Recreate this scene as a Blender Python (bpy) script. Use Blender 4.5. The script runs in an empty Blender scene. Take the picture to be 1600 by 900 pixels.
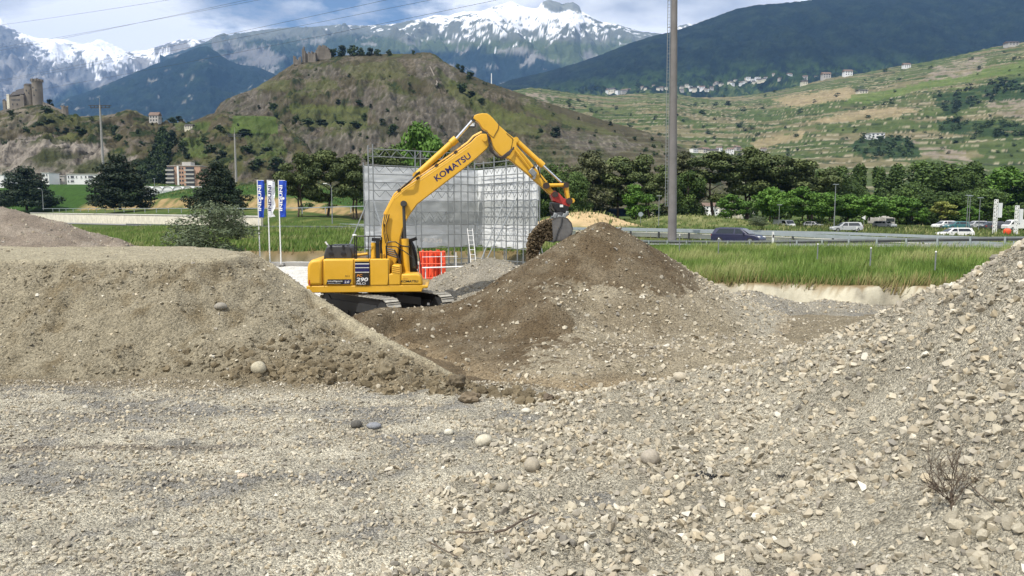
import bpy, bmesh, math, random
import numpy as np
from mathutils import Vector, Matrix, Euler
random.seed(7)
R = math.radians
scene = bpy.context.scene
col = scene.collection
# ------------------------------------------------------------------ camera
EYE = 4.1
F = 1155.0
PITCH = math.atan(115.0 / F)
cd = bpy.data.cameras.new('camera')
cam = bpy.data.objects.new('camera', cd)
col.objects.link(cam)
cam.location = (0, 0, EYE)
cam.rotation_euler = (R(90) - PITCH, 0, 0)
cd.sensor_width = 36.0
cd.lens = 36.0 * F / 1600.0
cd.clip_start = 0.1
cd.clip_end = 40000
scene.camera = cam
# ------------------------------------------------------------------ light
SUN_EL, SUN_AZ = R(57), R(224)      # azimuth clockwise from +Y (north): behind the camera, to the left
wd = bpy.data.worlds.new('World')
scene.world = wd
wd.use_nodes = True
nt = wd.node_tree
nt.nodes.clear()
def N(t, nt_, **kw):
    n = nt_.nodes.new(t)
    for k, v in kw.items(): setattr(n, k, v)
    return n
sky = N('ShaderNodeTexSky', nt, sky_type='NISHITA')
sky.sun_disc = False
sky.sun_elevation = SUN_EL
sky.sun_rotation = SUN_AZ
sky.altitude = 500
bg = N('ShaderNodeBackground', nt); bg.inputs[1].default_value = 0.1
wo = N('ShaderNodeOutputWorld', nt)
tc = N('ShaderNodeTexCoord', nt)
sp = N('ShaderNodeSeparateXYZ', nt); nt.links.new(tc.outputs['Generated'], sp.inputs[0])
ad = N('ShaderNodeMath', nt, operation='ADD'); nt.links.new(sp.outputs[2], ad.inputs[0]); ad.inputs[1].default_value = 0.14
mx = N('ShaderNodeMath', nt, operation='MAXIMUM'); nt.links.new(ad.outputs[0], mx.inputs[0]); mx.inputs[1].default_value = 0.05
dx = N('ShaderNodeMath', nt, operation='DIVIDE'); nt.links.new(sp.outputs[0], dx.inputs[0]); nt.links.new(mx.outputs[0], dx.inputs[1])
dy = N('ShaderNodeMath', nt, operation='DIVIDE'); nt.links.new(sp.outputs[1], dy.inputs[0]); nt.links.new(mx.outputs[0], dy.inputs[1])
cb = N('ShaderNodeCombineXYZ', nt); nt.links.new(dx.outputs[0], cb.inputs[0]); nt.links.new(dy.outputs[0], cb.inputs[1])
mp = N('ShaderNodeMapping', nt); mp.inputs['Location'].default_value = (3.4, 1.9, 0); nt.links.new(cb.outputs[0], mp.inputs[0])
n1 = N('ShaderNodeTexNoise', nt); n1.inputs['Scale'].default_value = 0.9; n1.inputs['Detail'].default_value = 9; n1.inputs['Roughness'].default_value = 0.58
n2 = N('ShaderNodeTexNoise', nt); n2.inputs['Scale'].default_value = 1.7; n2.inputs['Detail'].default_value = 7; n2.inputs['Roughness'].default_value = 0.5; n2.inputs['Distortion'].default_value = 0.3
nt.links.new(mp.outputs[0], n1.inputs['Vector']); nt.links.new(mp.outputs[0], n2.inputs['Vector'])
r1 = N('ShaderNodeValToRGB', nt)
r1.color_ramp.elements[0].position = 0.38; r1.color_ramp.elements[0].color = (0, 0, 0, 1)
r1.color_ramp.elements[1].position = 0.45; r1.color_ramp.elements[1].color = (1, 1, 1, 1)
nt.links.new(n1.outputs['Fac'], r1.inputs[0])
r2 = N('ShaderNodeValToRGB', nt)
r2.color_ramp.elements[0].position = 0.40; r2.color_ramp.elements[0].color = (6.0, 6.3, 6.9, 1)
r2.color_ramp.elements[1].position = 0.55; r2.color_ramp.elements[1].color = (13.0, 12.9, 12.7, 1)
nt.links.new(n2.outputs['Fac'], r2.inputs[0])
mixc = N('ShaderNodeMixRGB', nt)
nt.links.new(r1.outputs[0], mixc.inputs[0]); nt.links.new(sky.outputs[0], mixc.inputs[1]); nt.links.new(r2.outputs[0], mixc.inputs[2])
nt.links.new(mixc.outputs[0], bg.inputs[0]); nt.links.new(bg.outputs[0], wo.inputs[0])
sl = bpy.data.lights.new('sun', 'SUN')
sl.energy = 5.0; sl.angle = R(0.6); sl.color = (1.0, 0.95, 0.86)
sun = bpy.data.objects.new('sun', sl)
col.objects.link(sun)
sdir = Vector((math.sin(SUN_AZ) * math.cos(SUN_EL), math.cos(SUN_AZ) * math.cos(SUN_EL), math.sin(SUN_EL)))
sun.rotation_euler = sdir.to_track_quat('Z', 'Y').to_euler()
sun.location = (0, 0, 60)
scene.view_settings.view_transform = 'Standard'
scene.view_settings.look = 'None'
scene.view_settings.exposure = 0.12
scene.view_settings.gamma = 1.0
scene.render.resolution_x = 1024
scene.render.resolution_y = 576
HAZE = 5.2e-5
# ------------------------------------------------------------------ placing helpers (photograph measurements -> places)
cp, sp_ = math.cos(PITCH), math.sin(PITCH)
def ray(px, py):
    a = (px - 800.0) / F; b = (450.0 - py) / F
    return a, cp + b * sp_, -sp_ + b * cp
def W(px, py, Y):
    a, f, u = ray(px, py); t = Y / f
    return Vector((a * t, Y, EYE + u * t))
def G(px, py, z=0.0):
    a, f, u = ray(px, py); t = (z - EYE) / u
    return Vector((a * t, f * t, z))
def proj(x, y, z):
    dz = z - EYE
    fw = y * cp - dz * sp_
    up = y * sp_ + dz * cp
    return 800 + F * x / fw, 450 - F * up / fw
# ------------------------------------------------------------------ noise
def _hash(ix, iy, seed):
    h = (ix.astype(np.int64) * 374761393 + iy.astype(np.int64) * 668265263 + seed * 1442695041) & 0xffffffff
    h = ((h ^ (h >> 13)) * 1274126177) & 0xffffffff
    h = ((h ^ (h >> 16)) * 2246822519) & 0xffffffff
    return (h ^ (h >> 15)) & 0xffffffff
def perlin(x, y, seed=0):
    x = np.asarray(x, float); y = np.asarray(y, float)
    x0 = np.floor(x); y0 = np.floor(y); fx = x - x0; fy = y - y0
    u = fx * fx * fx * (fx * (fx * 6 - 15) + 10); v = fy * fy * fy * (fy * (fy * 6 - 15) + 10)
    def g(ox, oy):
        a = _hash(x0 + ox, y0 + oy, seed) * (2 * math.pi / 4294967296.0)
        return np.cos(a) * (fx - ox) + np.sin(a) * (fy - oy)
    a = g(0, 0); b = g(1, 0); c = g(0, 1); d = g(1, 1)
    return ((a + (b - a) * u) + ((c + (d - c) * u) - (a + (b - a) * u)) * v) * 1.5
def fbm(x, y, octv=5, seed=0, gain=0.5, lac=2.03):
    s = 0; a = 1.0; t = 0
    for i in range(octv):
        s = s + a * perlin(x, y, seed + i * 17); t += a
        a *= gain; x = np.asarray(x) * lac + 11.3; y = np.asarray(y) * lac + 5.7
    return s / t * 1.4
def ridged(x, y, octv=5, seed=0, gain=0.5, lac=2.03):
    s = 0; a = 1.0; t = 0
    for i in range(octv):
        s = s + a * (1 - 2 * np.abs(perlin(x, y, seed + i * 17))); t += a
        a *= gain; x = np.asarray(x) * lac + 3.3; y = np.asarray(y) * lac + 9.7
    return s / t
def sm(a, b, x):
    t = np.clip((x - a) / (b - a), 0, 1); return t * t * (3 - 2 * t)
def lerp(a, b, t): return a + (b - a) * t
def inpoly(px, py, poly):
    r = np.zeros(np.shape(px), bool); n = len(poly)
    for i in range(n):
        x1, y1 = poly[i]; x2, y2 = poly[(i + 1) % n]
        if y1 == y2: continue
        c = ((y1 > py) != (y2 > py)) & (px < (x2 - x1) * (py - y1) / (y2 - y1) + x1)
        r ^= c
    return r
# ------------------------------------------------------------------ tagging
def tag(o, label=None, cat=None, group=None, kind=None):
    if label: o['label'] = label
    if cat: o['category'] = cat
    if group: o['group'] = group
    if kind: o['kind'] = kind
    return o
def empty(name, loc, label=None, cat=None, group=None, rz=0.0):
    o = bpy.data.objects.new(name, None); col.objects.link(o)
    o.location = loc; o.rotation_euler = (0, 0, rz); o.empty_display_size = 0.3
    return tag(o, label, cat, group)
def copy_tree(o, parent=None):
    c = o.copy(); col.objects.link(c)
    if parent is not None: c.parent = parent
    for ch in list(o.children): copy_tree(ch, c)
    return c
# ------------------------------------------------------------------ mesh helpers
def np_mesh(name, V, Fs, mat, parent=None, colors=None, smooth=False, n=None):
    """V (k,3); Fs int array (m,3) or (m,4)"""
    V = np.asarray(V, np.float32); Fs = np.asarray(Fs, np.int32)
    me = bpy.data.meshes.new(name)
    k = Fs.shape[1]; m = Fs.shape[0]
    me.vertices.add(len(V)); me.vertices.foreach_set('co', V.ravel())
    me.loops.add(m * k); me.loops.foreach_set('vertex_index', Fs.ravel())
    me.polygons.add(m); me.polygons.foreach_set('loop_start', np.arange(0, m * k, k, dtype=np.int32))
    try: me.polygons.foreach_set('loop_total', np.full(m, k, np.int32))
    except Exception: pass
    if colors is not None:
        at = me.color_attributes.new('Col', 'FLOAT_COLOR', 'POINT')
        c4 = np.ones((len(V), 4), np.float32); c4[:, :3] = colors
        at.data.foreach_set('color', c4.ravel())
    me.update(calc_edges=True)
    me.polygons.foreach_set('use_smooth', np.full(m, bool(smooth)))
    me.materials.append(mat)
    o = bpy.data.objects.new(name, me); col.objects.link(o)
    if parent is not None: o.parent = parent
    return o
def grid_faces(nr, nc):
    i = np.arange(nr - 1)[:, None] * nc + np.arange(nc - 1)[None, :]
    i = i.ravel()
    return np.stack([i, i + 1, i + nc + 1, i + nc], 1)
class MB:
    def __init__(s, org=(0, 0, 0)): s.v = []; s.f = []; s.o = Vector(org)
    def add(s, vs, fs):
        b = len(s.v); s.v += [tuple(Vector(v) - s.o) for v in vs]; s.f += [tuple(b + i for i in f) for f in fs]; return s
    def box(s, c, d, rz=0.0, ry=0.0):
        c = Vector(c); m = Matrix.Rotation(rz, 3, 'Z') @ Matrix.Rotation(ry, 3, 'Y')
        vs = [c + m @ Vector((sx * d[0] / 2, sy * d[1] / 2, sz * d[2] / 2)) for sx in (-1, 1) for sy in (-1, 1) for sz in (-1, 1)]
        return s.add(vs, [(0, 1, 3, 2), (4, 6, 7, 5), (0, 4, 5, 1), (2, 3, 7, 6), (0, 2, 6, 4), (1, 5, 7, 3)])
    def tube(s, p0, p1, r0, r1=None, n=8):
        p0 = Vector(p0); p1 = Vector(p1); r1 = r0 if r1 is None else r1
        d = (p1 - p0)
        if d.length < 1e-6: return s
        q = d.to_track_quat('Z', 'Y').to_matrix()
        vs = []
        for p, r in ((p0, r0), (p1, r1)):
            for i in range(n):
                a = 2 * math.pi * i / n
                vs.append(p + q @ Vector((r * math.cos(a), r * math.sin(a), 0)))
        fs = [(i, (i + 1) % n, n + (i + 1) % n, n + i) for i in range(n)]
        fs += [tuple(reversed(range(n))), tuple(range(n, 2 * n))]
        return s.add(vs, fs)
    def path(s, pts, r, n=6):
        pts = [Vector(p) for p in pts]
        vs = []; k = len(pts)
        rr = r if isinstance(r, (list, tuple)) else [r] * k
        for i, p in enumerate(pts):
            d = (pts[min(i + 1, k - 1)] - pts[max(i - 1, 0)])
            if d.length < 1e-6: d = Vector((0, 0, 1))
            q = d.to_track_quat('Z', 'Y').to_matrix()
            for j in range(n):
                a = 2 * math.pi * j / n
                vs.append(p + q @ Vector((rr[i] * math.cos(a), rr[i] * math.sin(a), 0)))
        fs = []
        for i in range(k - 1):
            for j in range(n):
                fs.append((i * n + j, i * n + (j + 1) % n, (i + 1) * n + (j + 1) % n, (i + 1) * n + j))
        fs += [tuple(reversed(range(n))), tuple(range((k - 1) * n, k * n))]
        return s.add(vs, fs)
    def prism(s, poly, off):
        """poly: list of 3-D points (planar), extruded by off"""
        k = len(poly); off = Vector(off)
        p = [Vector(q) for q in poly]
        return s.add(p + [q + off for q in p], [tuple(range(k)), tuple(reversed(range(k, 2 * k)))] + [(i, k + i, k + (i + 1) % k, (i + 1) % k) for i in range(k)])
    def pxprism(s, poly, Yr, Y1, Y2):
        pts = [W(a, b, Yr) for a, b in poly]
        return s.prism([Vector((p.x, Y1, p.z)) for p in pts], (0, Y2 - Y1, 0))
    def build(s, name, mat, parent=None, bevel=0.0, seg=2, angle=35, smooth=True):
        me = bpy.data.meshes.new(name)
        me.from_pydata(s.v, [], s.f)
        bm = bmesh.new(); bm.from_mesh(me); bmesh.ops.recalc_face_normals(bm, faces=bm.faces); bm.to_mesh(me); bm.free()
        me.materials.append(mat)
        if smooth:
            me.polygons.foreach_set('use_smooth', np.ones(len(me.polygons), bool))
            try: me.set_sharp_from_angle(angle=R(angle))
            except Exception: me.polygons.foreach_set('use_smooth', np.zeros(len(me.polygons), bool))
        o = bpy.data.objects.new(name, me); col.objects.link(o)
        if parent is not None: o.parent = parent
        if bevel:
            b = o.modifiers.new('bevel', 'BEVEL'); b.width = bevel; b.segments = seg; b.limit_method = 'ANGLE'; b.angle_limit = R(35)
        return o
def text_mesh(name, body, size, mat, parent=None, extr=0.004, bold=0.0, shear=0.0, M=None, align='LEFT', sx=1.0, spacing=1.0):
    cu = bpy.data.curves.new(name + '_curve', 'FONT')
    cu.body = body; cu.size = size; cu.extrude = extr; cu.offset = bold; cu.shear = shear; cu.align_x = align; cu.resolution_u = 3
    cu.space_character = spacing
    to = bpy.data.objects.new(name, cu); col.objects.link(to)
    bpy.context.view_layer.update()
    me = bpy.data.meshes.new_from_object(to)
    bpy.data.objects.remove(to); bpy.data.curves.remove(cu)
    me.name = name
    me.transform(Matrix.Diagonal((sx, 1, 1, 1)))
    if M is not None: me.transform(M)
    me.materials.clear(); me.materials.append(mat)
    o = bpy.data.objects.new(name, me); col.objects.link(o)
    if parent is not None: o.parent = parent
    return o
# ------------------------------------------------------------------ materials
def mat(name, colr, rough=0.6, metal=0.0, noise=0.0, nscale=3.0, bump=0.0, bscale=20.0, spec=0.5, coat=0.0, attr=False, objrand=0.0, alpha=1.0, trans=0.0, c2=None, coord='Object', detail=5, bdist=0.02, vor=0.0, vscale=30.0):
    m = bpy.data.materials.new(name); m.use_nodes = True
    t = m.node_tree; b = t.nodes['Principled BSDF']
    b.inputs['Roughness'].default_value = rough; b.inputs['Metallic'].default_value = metal
    b.inputs['Specular IOR Level'].default_value = spec
    if coat: b.inputs['Coat Weight'].default_value = coat
    if alpha < 1: b.inputs['Alpha'].default_value = alpha
    if trans: b.inputs['Transmission Weight'].default_value = trans
    L = t.links
    tcn = N('ShaderNodeTexCoord', t)
    src = None
    if attr:
        a = N('ShaderNodeVertexColor', t); a.layer_name = 'Col'; src = a.outputs[0]
        mul = N('ShaderNodeMixRGB', t, blend_type='MULTIPLY'); mul.inputs[0].default_value = 1; mul.inputs[2].default_value = (*colr, 1)
        L.new(src, mul.inputs[1]); src = mul.outputs[0]
    else:
        rgb = N('ShaderNodeRGB', t); rgb.outputs[0].default_value = (*colr, 1); src = rgb.outputs[0]
    if noise or c2:
        n = N('ShaderNodeTexNoise', t); n.inputs['Scale'].default_value = nscale; n.inputs['Detail'].default_value = detail; n.inputs['Roughness'].default_value = 0.62
        L.new(tcn.outputs[coord], n.inputs['Vector'])
        if c2:
            rp = N('ShaderNodeValToRGB', t); rp.color_ramp.elements[0].position = 0.42; rp.color_ramp.elements[1].position = 0.58
            L.new(n.outputs['Fac'], rp.inputs[0])
            mm = N('ShaderNodeMixRGB', t); L.new(rp.outputs[0], mm.inputs[0]); L.new(src, mm.inputs[1]); mm.inputs[2].default_value = (*c2, 1); src = mm.outputs[0]
        if noise:
            mr = N('ShaderNodeMapRange', t); mr.inputs[1].default_value = 0.25; mr.inputs[2].default_value = 0.75
            mr.inputs[3].default_value = 1 - noise; mr.inputs[4].default_value = 1 + noise
            L.new(n.outputs['Fac'], mr.inputs[0])
            vm = N('ShaderNodeVectorMath', t, operation='SCALE'); L.new(src, vm.inputs[0]); L.new(mr.outputs[0], vm.inputs['Scale']); src = vm.outputs[0]
    if objrand:
        oi = N('ShaderNodeObjectInfo', t)
        mr = N('ShaderNodeMapRange', t); mr.inputs[3].default_value = 1 - objrand; mr.inputs[4].default_value = 1 + objrand
        L.new(oi.outputs['Random'], mr.inputs[0])
        vm = N('ShaderNodeVectorMath', t, operation='SCALE'); L.new(src, vm.inputs[0]); L.new(mr.outputs[0], vm.inputs['Scale']); src = vm.outputs[0]
    L.new(src, b.inputs['Base Color'])
    last = None
    if bump:
        n = N('ShaderNodeTexNoise', t); n.inputs['Scale'].default_value = bscale; n.inputs['Detail'].default_value = 6; n.inputs['Roughness'].default_value = 0.65
        L.new(tcn.outputs[coord], n.inputs['Vector'])
        bp = N('ShaderNodeBump', t); bp.inputs['Strength'].default_value = bump; bp.inputs['Distance'].default_value = bdist
        L.new(n.outputs['Fac'], bp.inputs['Height']); last = bp
    if vor:
        v = N('ShaderNodeTexVoronoi', t); v.inputs['Scale'].default_value = vscale
        L.new(tcn.outputs[coord], v.inputs['Vector'])
        bp = N('ShaderNodeBump', t); bp.inputs['Strength'].default_value = vor; bp.inputs['Distance'].default_value = bdist; bp.invert = True
        L.new(v.outputs['Distance'], bp.inputs['Height'])
        if last: L.new(last.outputs[0], bp.inputs['Normal'])
        last = bp
        # grain to grain colour differences
        h = N('ShaderNodeSeparateColor', t); L.new(v.outputs['Color'], h.inputs[0])
        mr = N('ShaderNodeMapRange', t); mr.inputs[3].default_value = 0.62; mr.inputs[4].default_value = 1.35; L.new(h.outputs[0], mr.inputs[0])
        vm = N('ShaderNodeVectorMath', t, operation='SCALE'); L.new(src, vm.inputs[0]); L.new(mr.outputs[0], vm.inputs['Scale'])
        L.new(vm.outputs[0], b.inputs['Base Color'])
    if last: L.new(last.outputs[0], b.inputs['Normal'])
    return m
M = {}
M['hill'] = mat('hill_scrub', (1, 1, 1), 0.95, attr=True, noise=0.35, nscale=0.05, bump=0.8, bscale=0.12, bdist=4.0, spec=0.1, detail=8)
M['forest'] = mat('forest_slope', (1, 1, 1), 0.95, attr=True, noise=0.45, nscale=0.02, bump=1.0, bscale=0.03, bdist=25.0, spec=0.05, detail=8)
M['mount'] = mat('mountain_rock_and_snow', (1, 1, 1), 0.9, attr=True, noise=0.2, nscale=0.004, bump=0.7, bscale=0.006, bdist=90.0, spec=0.1, detail=8)
M['soil'] = mat('loose_soil', (1, 1, 1), 0.95, attr=True, noise=0.22, nscale=2.2, bump=1.0, bscale=16, bdist=0.05, spec=0.12, detail=8, vor=0.5, vscale=26)
M['gravel'] = mat('gravel_fines', (1, 1, 1), 0.95, attr=True, noise=0.28, nscale=1.2, bump=1.0, bscale=24, bdist=0.05, spec=0.12, detail=8, vor=1.0, vscale=30)
M['stone'] = mat('stone', (1, 1, 1), 0.88, attr=True, noise=0.18, nscale=9.0, bump=0.4, bscale=40, bdist=0.01, spec=0.25)
M['rock'] = mat('rock_single', (0.42, 0.38, 0.295), 0.9, noise=0.25, nscale=5.0, bump=0.6, bscale=22, bdist=0.03, spec=0.2, objrand=0.22)
M['clod'] = mat('earth_clod', (0.20, 0.163, 0.105), 0.95, noise=0.25, nscale=7.0, bump=0.8, bscale=18, bdist=0.04, spec=0.1, objrand=0.25)
M['field'] = mat('valley_ground', (1, 1, 1), 0.95, attr=True, noise=0.3, nscale=0.5, bump=0.6, bscale=3, bdist=0.15, spec=0.1, detail=8)
M['grass'] = mat('grass_blades', (1, 1, 1), 0.7, attr=True, spec=0.2)
M['leaf'] = mat('leaves', (1, 1, 1), 0.65, attr=True, spec=0.25, objrand=0.12)
M['bark'] = mat('bark', (0.075, 0.055, 0.04), 0.95, noise=0.3, nscale=3, bump=0.5, bscale=12)
M['yellow'] = mat('yellow_machine_paint', (0.72, 0.40, 0.022), 0.48, noise=0.16, nscale=1.4, coat=0.08, bump=0.06, bscale=6, detail=10, c2=(0.66, 0.372, 0.03))
M['black'] = mat('black_paint', (0.012, 0.012, 0.014), 0.45)
M['rubber'] = mat('rubber_hose', (0.02, 0.018, 0.018), 0.6)
M['hose'] = mat('hose_brown_black', (0.04, 0.025, 0.02), 0.5)
M['dkmetal'] = mat('dark_steel', (0.05, 0.052, 0.055), 0.5, metal=0.3, noise=0.2)
M['chrome'] = mat('chromed_rod', (0.75, 0.75, 0.76), 0.22, metal=1.0)
M['shoe'] = mat('dusty_track_shoe', (0.42, 0.40, 0.35), 0.75, metal=0.2, noise=0.3, nscale=6)
M['steel'] = mat('galvanised_steel', (0.24, 0.255, 0.26), 0.5, metal=0.4, noise=0.15, nscale=2)
M['steelp'] = mat('grey_rail_steel', (0.36, 0.40, 0.42), 0.5, metal=0.4, noise=0.15, nscale=1)
M['red'] = mat('red_coupler_paint', (0.42, 0.035, 0.03), 0.5, noise=0.3, nscale=8)
M['bucket'] = mat('worn_bucket_steel', (0.16, 0.155, 0.15), 0.5, metal=0.4, noise=0.3, nscale=4)
M['navy'] = mat('navy_decal', (0.012, 0.012, 0.09), 0.4)
M['white'] = mat('white_paint', (0.74, 0.74, 0.73), 0.5)
M['cream'] = mat('cream_wall', (0.62, 0.58, 0.47), 0.9, noise=0.25, nscale=0.8)
M['concrete'] = mat('concrete', (0.30, 0.29, 0.27), 0.9, noise=0.2, nscale=1.2, bump=0.3, bscale=8)
M['polecon'] = mat('weathered_pole_concrete', (0.17, 0.16, 0.155), 0.9, noise=0.2, nscale=0.8, bump=0.3, bscale=8)
M['asphalt'] = mat('asphalt', (0.20, 0.20, 0.195), 0.9, noise=0.15, nscale=0.6)
M['orange'] = mat('orange_red_plastic', (0.80, 0.09, 0.03), 0.5, noise=0.12, nscale=6)
M['sheet'] = mat('white_scaffold_sheeting', (0.66, 0.68, 0.69), 0.7, noise=0.08, nscale=1.0, bump=0.25, bscale=1.5, bdist=0.04)
M['sheetg'] = mat('grey_translucent_sheeting', (0.40, 0.42, 0.42), 0.7, noise=0.12, nscale=1.0, bump=0.25, bscale=1.5, bdist=0.04)
M['glass'] = mat('dark_window_glass', (0.02, 0.025, 0.03), 0.08, spec=0.8)
M['flagblue'] = mat('blue_flag_cloth', (0.012, 0.06, 0.42), 0.8)
M['flagwhite'] = mat('white_flag_cloth', (0.75, 0.77, 0.8), 0.8)
M['castle'] = mat('old_castle_stone', (0.20, 0.175, 0.145), 0.95, noise=0.35, nscale=0.15, bump=0.5, bscale=0.5, bdist=0.5)
M['roofdk'] = mat('dark_slate_roof', (0.055, 0.048, 0.045), 0.8, noise=0.2, nscale=0.3)
M['brickpink'] = mat('pinkish_render', (0.45, 0.28, 0.20), 0.9, noise=0.1, nscale=0.3)
M['greyren'] = mat('grey_render', (0.42, 0.40, 0.37), 0.9, noise=0.1, nscale=0.3)
M['rooftan'] = mat('brown_tile_roof', (0.16, 0.11, 0.085), 0.85, noise=0.2, nscale=0.4)
M['twig'] = mat('dry_twig', (0.10, 0.075, 0.055), 0.9)
M['slab'] = mat('pale_concrete_slab', (0.62, 0.60, 0.55), 0.9, noise=0.1, nscale=0.6)
M['blackscrap'] = mat('black_scrap', (0.02, 0.02, 0.022), 0.7)
# ================================================================== FAR RELIEF
SURF = {}
def relief(name, ridge, Yr, Yb, zb, nr, x0, x1, dx, m, colorfn, dispfn, tpow=1.0, back=0.12, label=None):
    px = np.arange(x0, x1 + dx, dx, dtype=float)
    rx = np.array([p[0] for p in ridge], float); ry = np.interp(px, rx, [p[1] for p in ridge])
    Yr_ = np.interp(px, [p[0] for p in Yr], [p[1] for p in Yr]) if not np.isscalar(Yr) else np.full(len(px), float(Yr))
    Yb_ = np.interp(px, [p[0] for p in Yb], [p[1] for p in Yb]) if not np.isscalar(Yb) else np.full(len(px), float(Yb))
    ry = ry + (0.9 * perlin(px / 7.0, ry * 0 + 3, 5) + 0.5 * perlin(px / 2.6, ry * 0 + 9, 6))
    b = (450 - ry) / F; f = cp + b * sp_; u = -sp_ + b * cp
    A = (px - 800) / F / f; zr = EYE + u / f * Yr_
    t = np.concatenate([np.linspace(0, 1, nr), 1 + np.array([0.03, 0.1, 0.3, 1.0])])[:, None]
    Yv = np.where(t <= 1, Yb_ + (Yr_ - Yb_) * t, Yr_ * (1 + (t - 1) * back * 3))
    tt = np.minimum(t, 1)
    z = zb + (zr - zb) * tt ** tpow
    z = np.where(t > 1, zb + (zr - zb) * (1 - 0.75 * np.minimum((t - 1) * 1.0, 1) ** 0.8), z)
    X = A * Yv
    w = np.sqrt(np.clip(4 * tt * (1 - tt), 0, 1)) * np.minimum(1, (1 - tt) * 6 + 0.02) * (t <= 1)
    z = z + dispfn(X, Yv, z, tt, px[None, :] + 0 * X) * w
    qx, qy = proj(X, Yv, z)
    C = colorfn(X, Yv, z, qx, qy, tt + 0 * X)
    V = np.stack([X, Yv, z], -1).reshape(-1, 3)
    o = np_mesh(name, V, grid_faces(*X.shape), m, colors=C.reshape(-1, 3), smooth=True)
    o['kind'] = 'structure'
    SURF[name] = (X[:nr], Yv[:nr], z[:nr], qx[:nr], qy[:nr])
    return o
def hit(name, px, py):
    X, Y, Z, qx, qy = SURF[name]
    j = int(np.argmin(np.abs(qx[qx.shape[0] // 2] - px)))
    lo, hi = max(0, j - 3), min(qx.shape[1], j + 4)
    d = np.abs(qx[:, lo:hi] - px) * 0.6 + np.abs(qy[:, lo:hi] - py)
    i, k = np.unravel_index(np.argmin(d), d.shape)
    return Vector((X[i, lo + k], Y[i, lo + k], Z[i, lo + k]))
def mixc_(a, b, m): return a * (1 - m[..., None]) + np.array(b) * m[..., None]
def base_col(c, shp): return np.zeros(shp + (3,)) + np.array(c)
# ---- far snowy range on the left
def colA(X, Y, z, qx, qy, t):
    c = base_col((0.17, 0.175, 0.18), X.shape)
    n = fbm(X / 500, z / 260, 5, 3)
    c = mixc_(c, (0.27, 0.26, 0.25), sm(0.0, 0.5, n))
    c = mixc_(c, (0.03, 0.045, 0.03), sm(0, 14, qy - np.interp(qx, [0, 60, 120, 170, 400], [150, 162, 120, 145, 150])))
    S = np.interp(qx, [-200, 0, 20, 60, 110, 160, 200, 240, 280, 330], [60, 58, 70, 96, 112, 122, 112, 104, 88, 78])
    k = ridged(X / 420 + z / 500, z / 330 + X / 900, 6, 11)
    fn = fbm(X / 70, z / 45, 4, 19); m = sm(-0.05, 0.07, (S - qy) / 60.0 + k * 0.95 + 0.5 * fn - 0.78)
    return mixc_(c, (0.86, 0.87, 0.9), m)
relief('snowy_mountains', [(-260, -10), (-100, 8), (0, 27), (8, 35), (20, 45), (35, 52), (60, 60), (100, 61), (128, 69), (143, 66), (155, 61), (175, 69), (200, 81), (230, 78), (255, 70), (280, 62), (300, 61), (318, 64), (345, 70), (420, 100)],
       9500, 6500, 300, 140, -260, 420, 2.0, M['mount'], colA,
       lambda X, Y, z, t, px: 380 * (ridged(X / 800 + 0.3 * t, Y / 1300, 6, 21) - 0.3) + 90 * fbm(X / 130, Y / 130, 4, 4))
# ---- main snowy range in the middle
def colC(X, Y, z, qx, qy, t):
    c = base_col((0.015, 0.028, 0.024), X.shape)
    n = fbm(X / 420, z / 160, 6, 33)
    c = mixc_(c, (0.085, 0.11, 0.05), sm(8, -8, qy - np.interp(qx, [300, 700, 800, 900, 1000], [80, 78, 80, 100, 95]) + 22 * n))
    c = mixc_(c, (0.026, 0.042, 0.032), sm(640, 520, qx) * .75)
    c = mixc_(c, (0.26, 0.25, 0.24), sm(0.36, 0.5, fbm(X / 300 + 7, z / 90, 5, 35) + 0.1) * 0.8)
    c = mixc_(c, (0.17, 0.168, 0.165), inpoly(qx + 6 * n, qy, [(330, 58), (400, 70), (450, 90), (440, 104), (400, 104), (352, 100), (335, 80)]) * sm(-0.4, 0.1, n))
    c = mixc_(c, (0.14, 0.15, 0.13), sm(14, 2, qy - np.interp(qx, [300, 560, 640, 1040], [60, 46, 52, 60]) + 10 * n) * 0.9)
    S = np.interp(qx, [330, 540, 600, 660, 720, 800, 860, 920, 960, 1010, 1060, 1200], [10, 36, 46, 52, 56, 60, 62, 56, 48, 56, 58, 60])
    k = ridged(X / 260 + z / 700, z / 150 - X / 500, 6, 12)
    fn = fbm(X / 60, z / 30, 4, 18); m = sm(-0.05, 0.06, (S - qy) / 52.0 + k * 1.05 + 0.55 * fn - 0.84)
    m = m * (1 - 0.92 * inpoly(qx, qy, [(842, -5), (900, -5), (912, 14), (908, 22), (890, 16), (870, 20), (850, 12)]))
    return mixc_(c, (0.86, 0.87, 0.9), m)
relief('snowy_mountains_central', [(250, 90), (300, 74), (325, 64), (335, 57), (345, 53), (360, 55), (400, 48), (425, 45), (450, 43), (490, 42), (530, 38), (560, 40), (600, 39), (625, 36), (640, 32), (660, 30), (680, 23), (700, 25), (712, 21), (725, 18), (750, 18), (770, 11), (785, 6), (800, 2), (812, 8), (830, 13), (842, 12), (846, 4), (858, -1), (870, 3), (880, 6), (896, 3), (905, 9), (908, 17), (920, 24), (935, 33), (950, 36), (965, 38), (980, 43), (1000, 49), (1020, 51), (1035, 53), (1048, 50), (1062, 40), (1075, 37), (1090, 39), (1150, 45), (1300, 40)],
       8600, 5200, 200, 150, 250, 1200, 2.2, M['mount'], colC,
       lambda X, Y, z, t, px: 330 * (ridged(X / 900 + 0.4 * t, Y / 1500, 6, 41) - 0.3) + 80 * fbm(X / 110, Y / 110, 4, 14), tpow=0.85)
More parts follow.
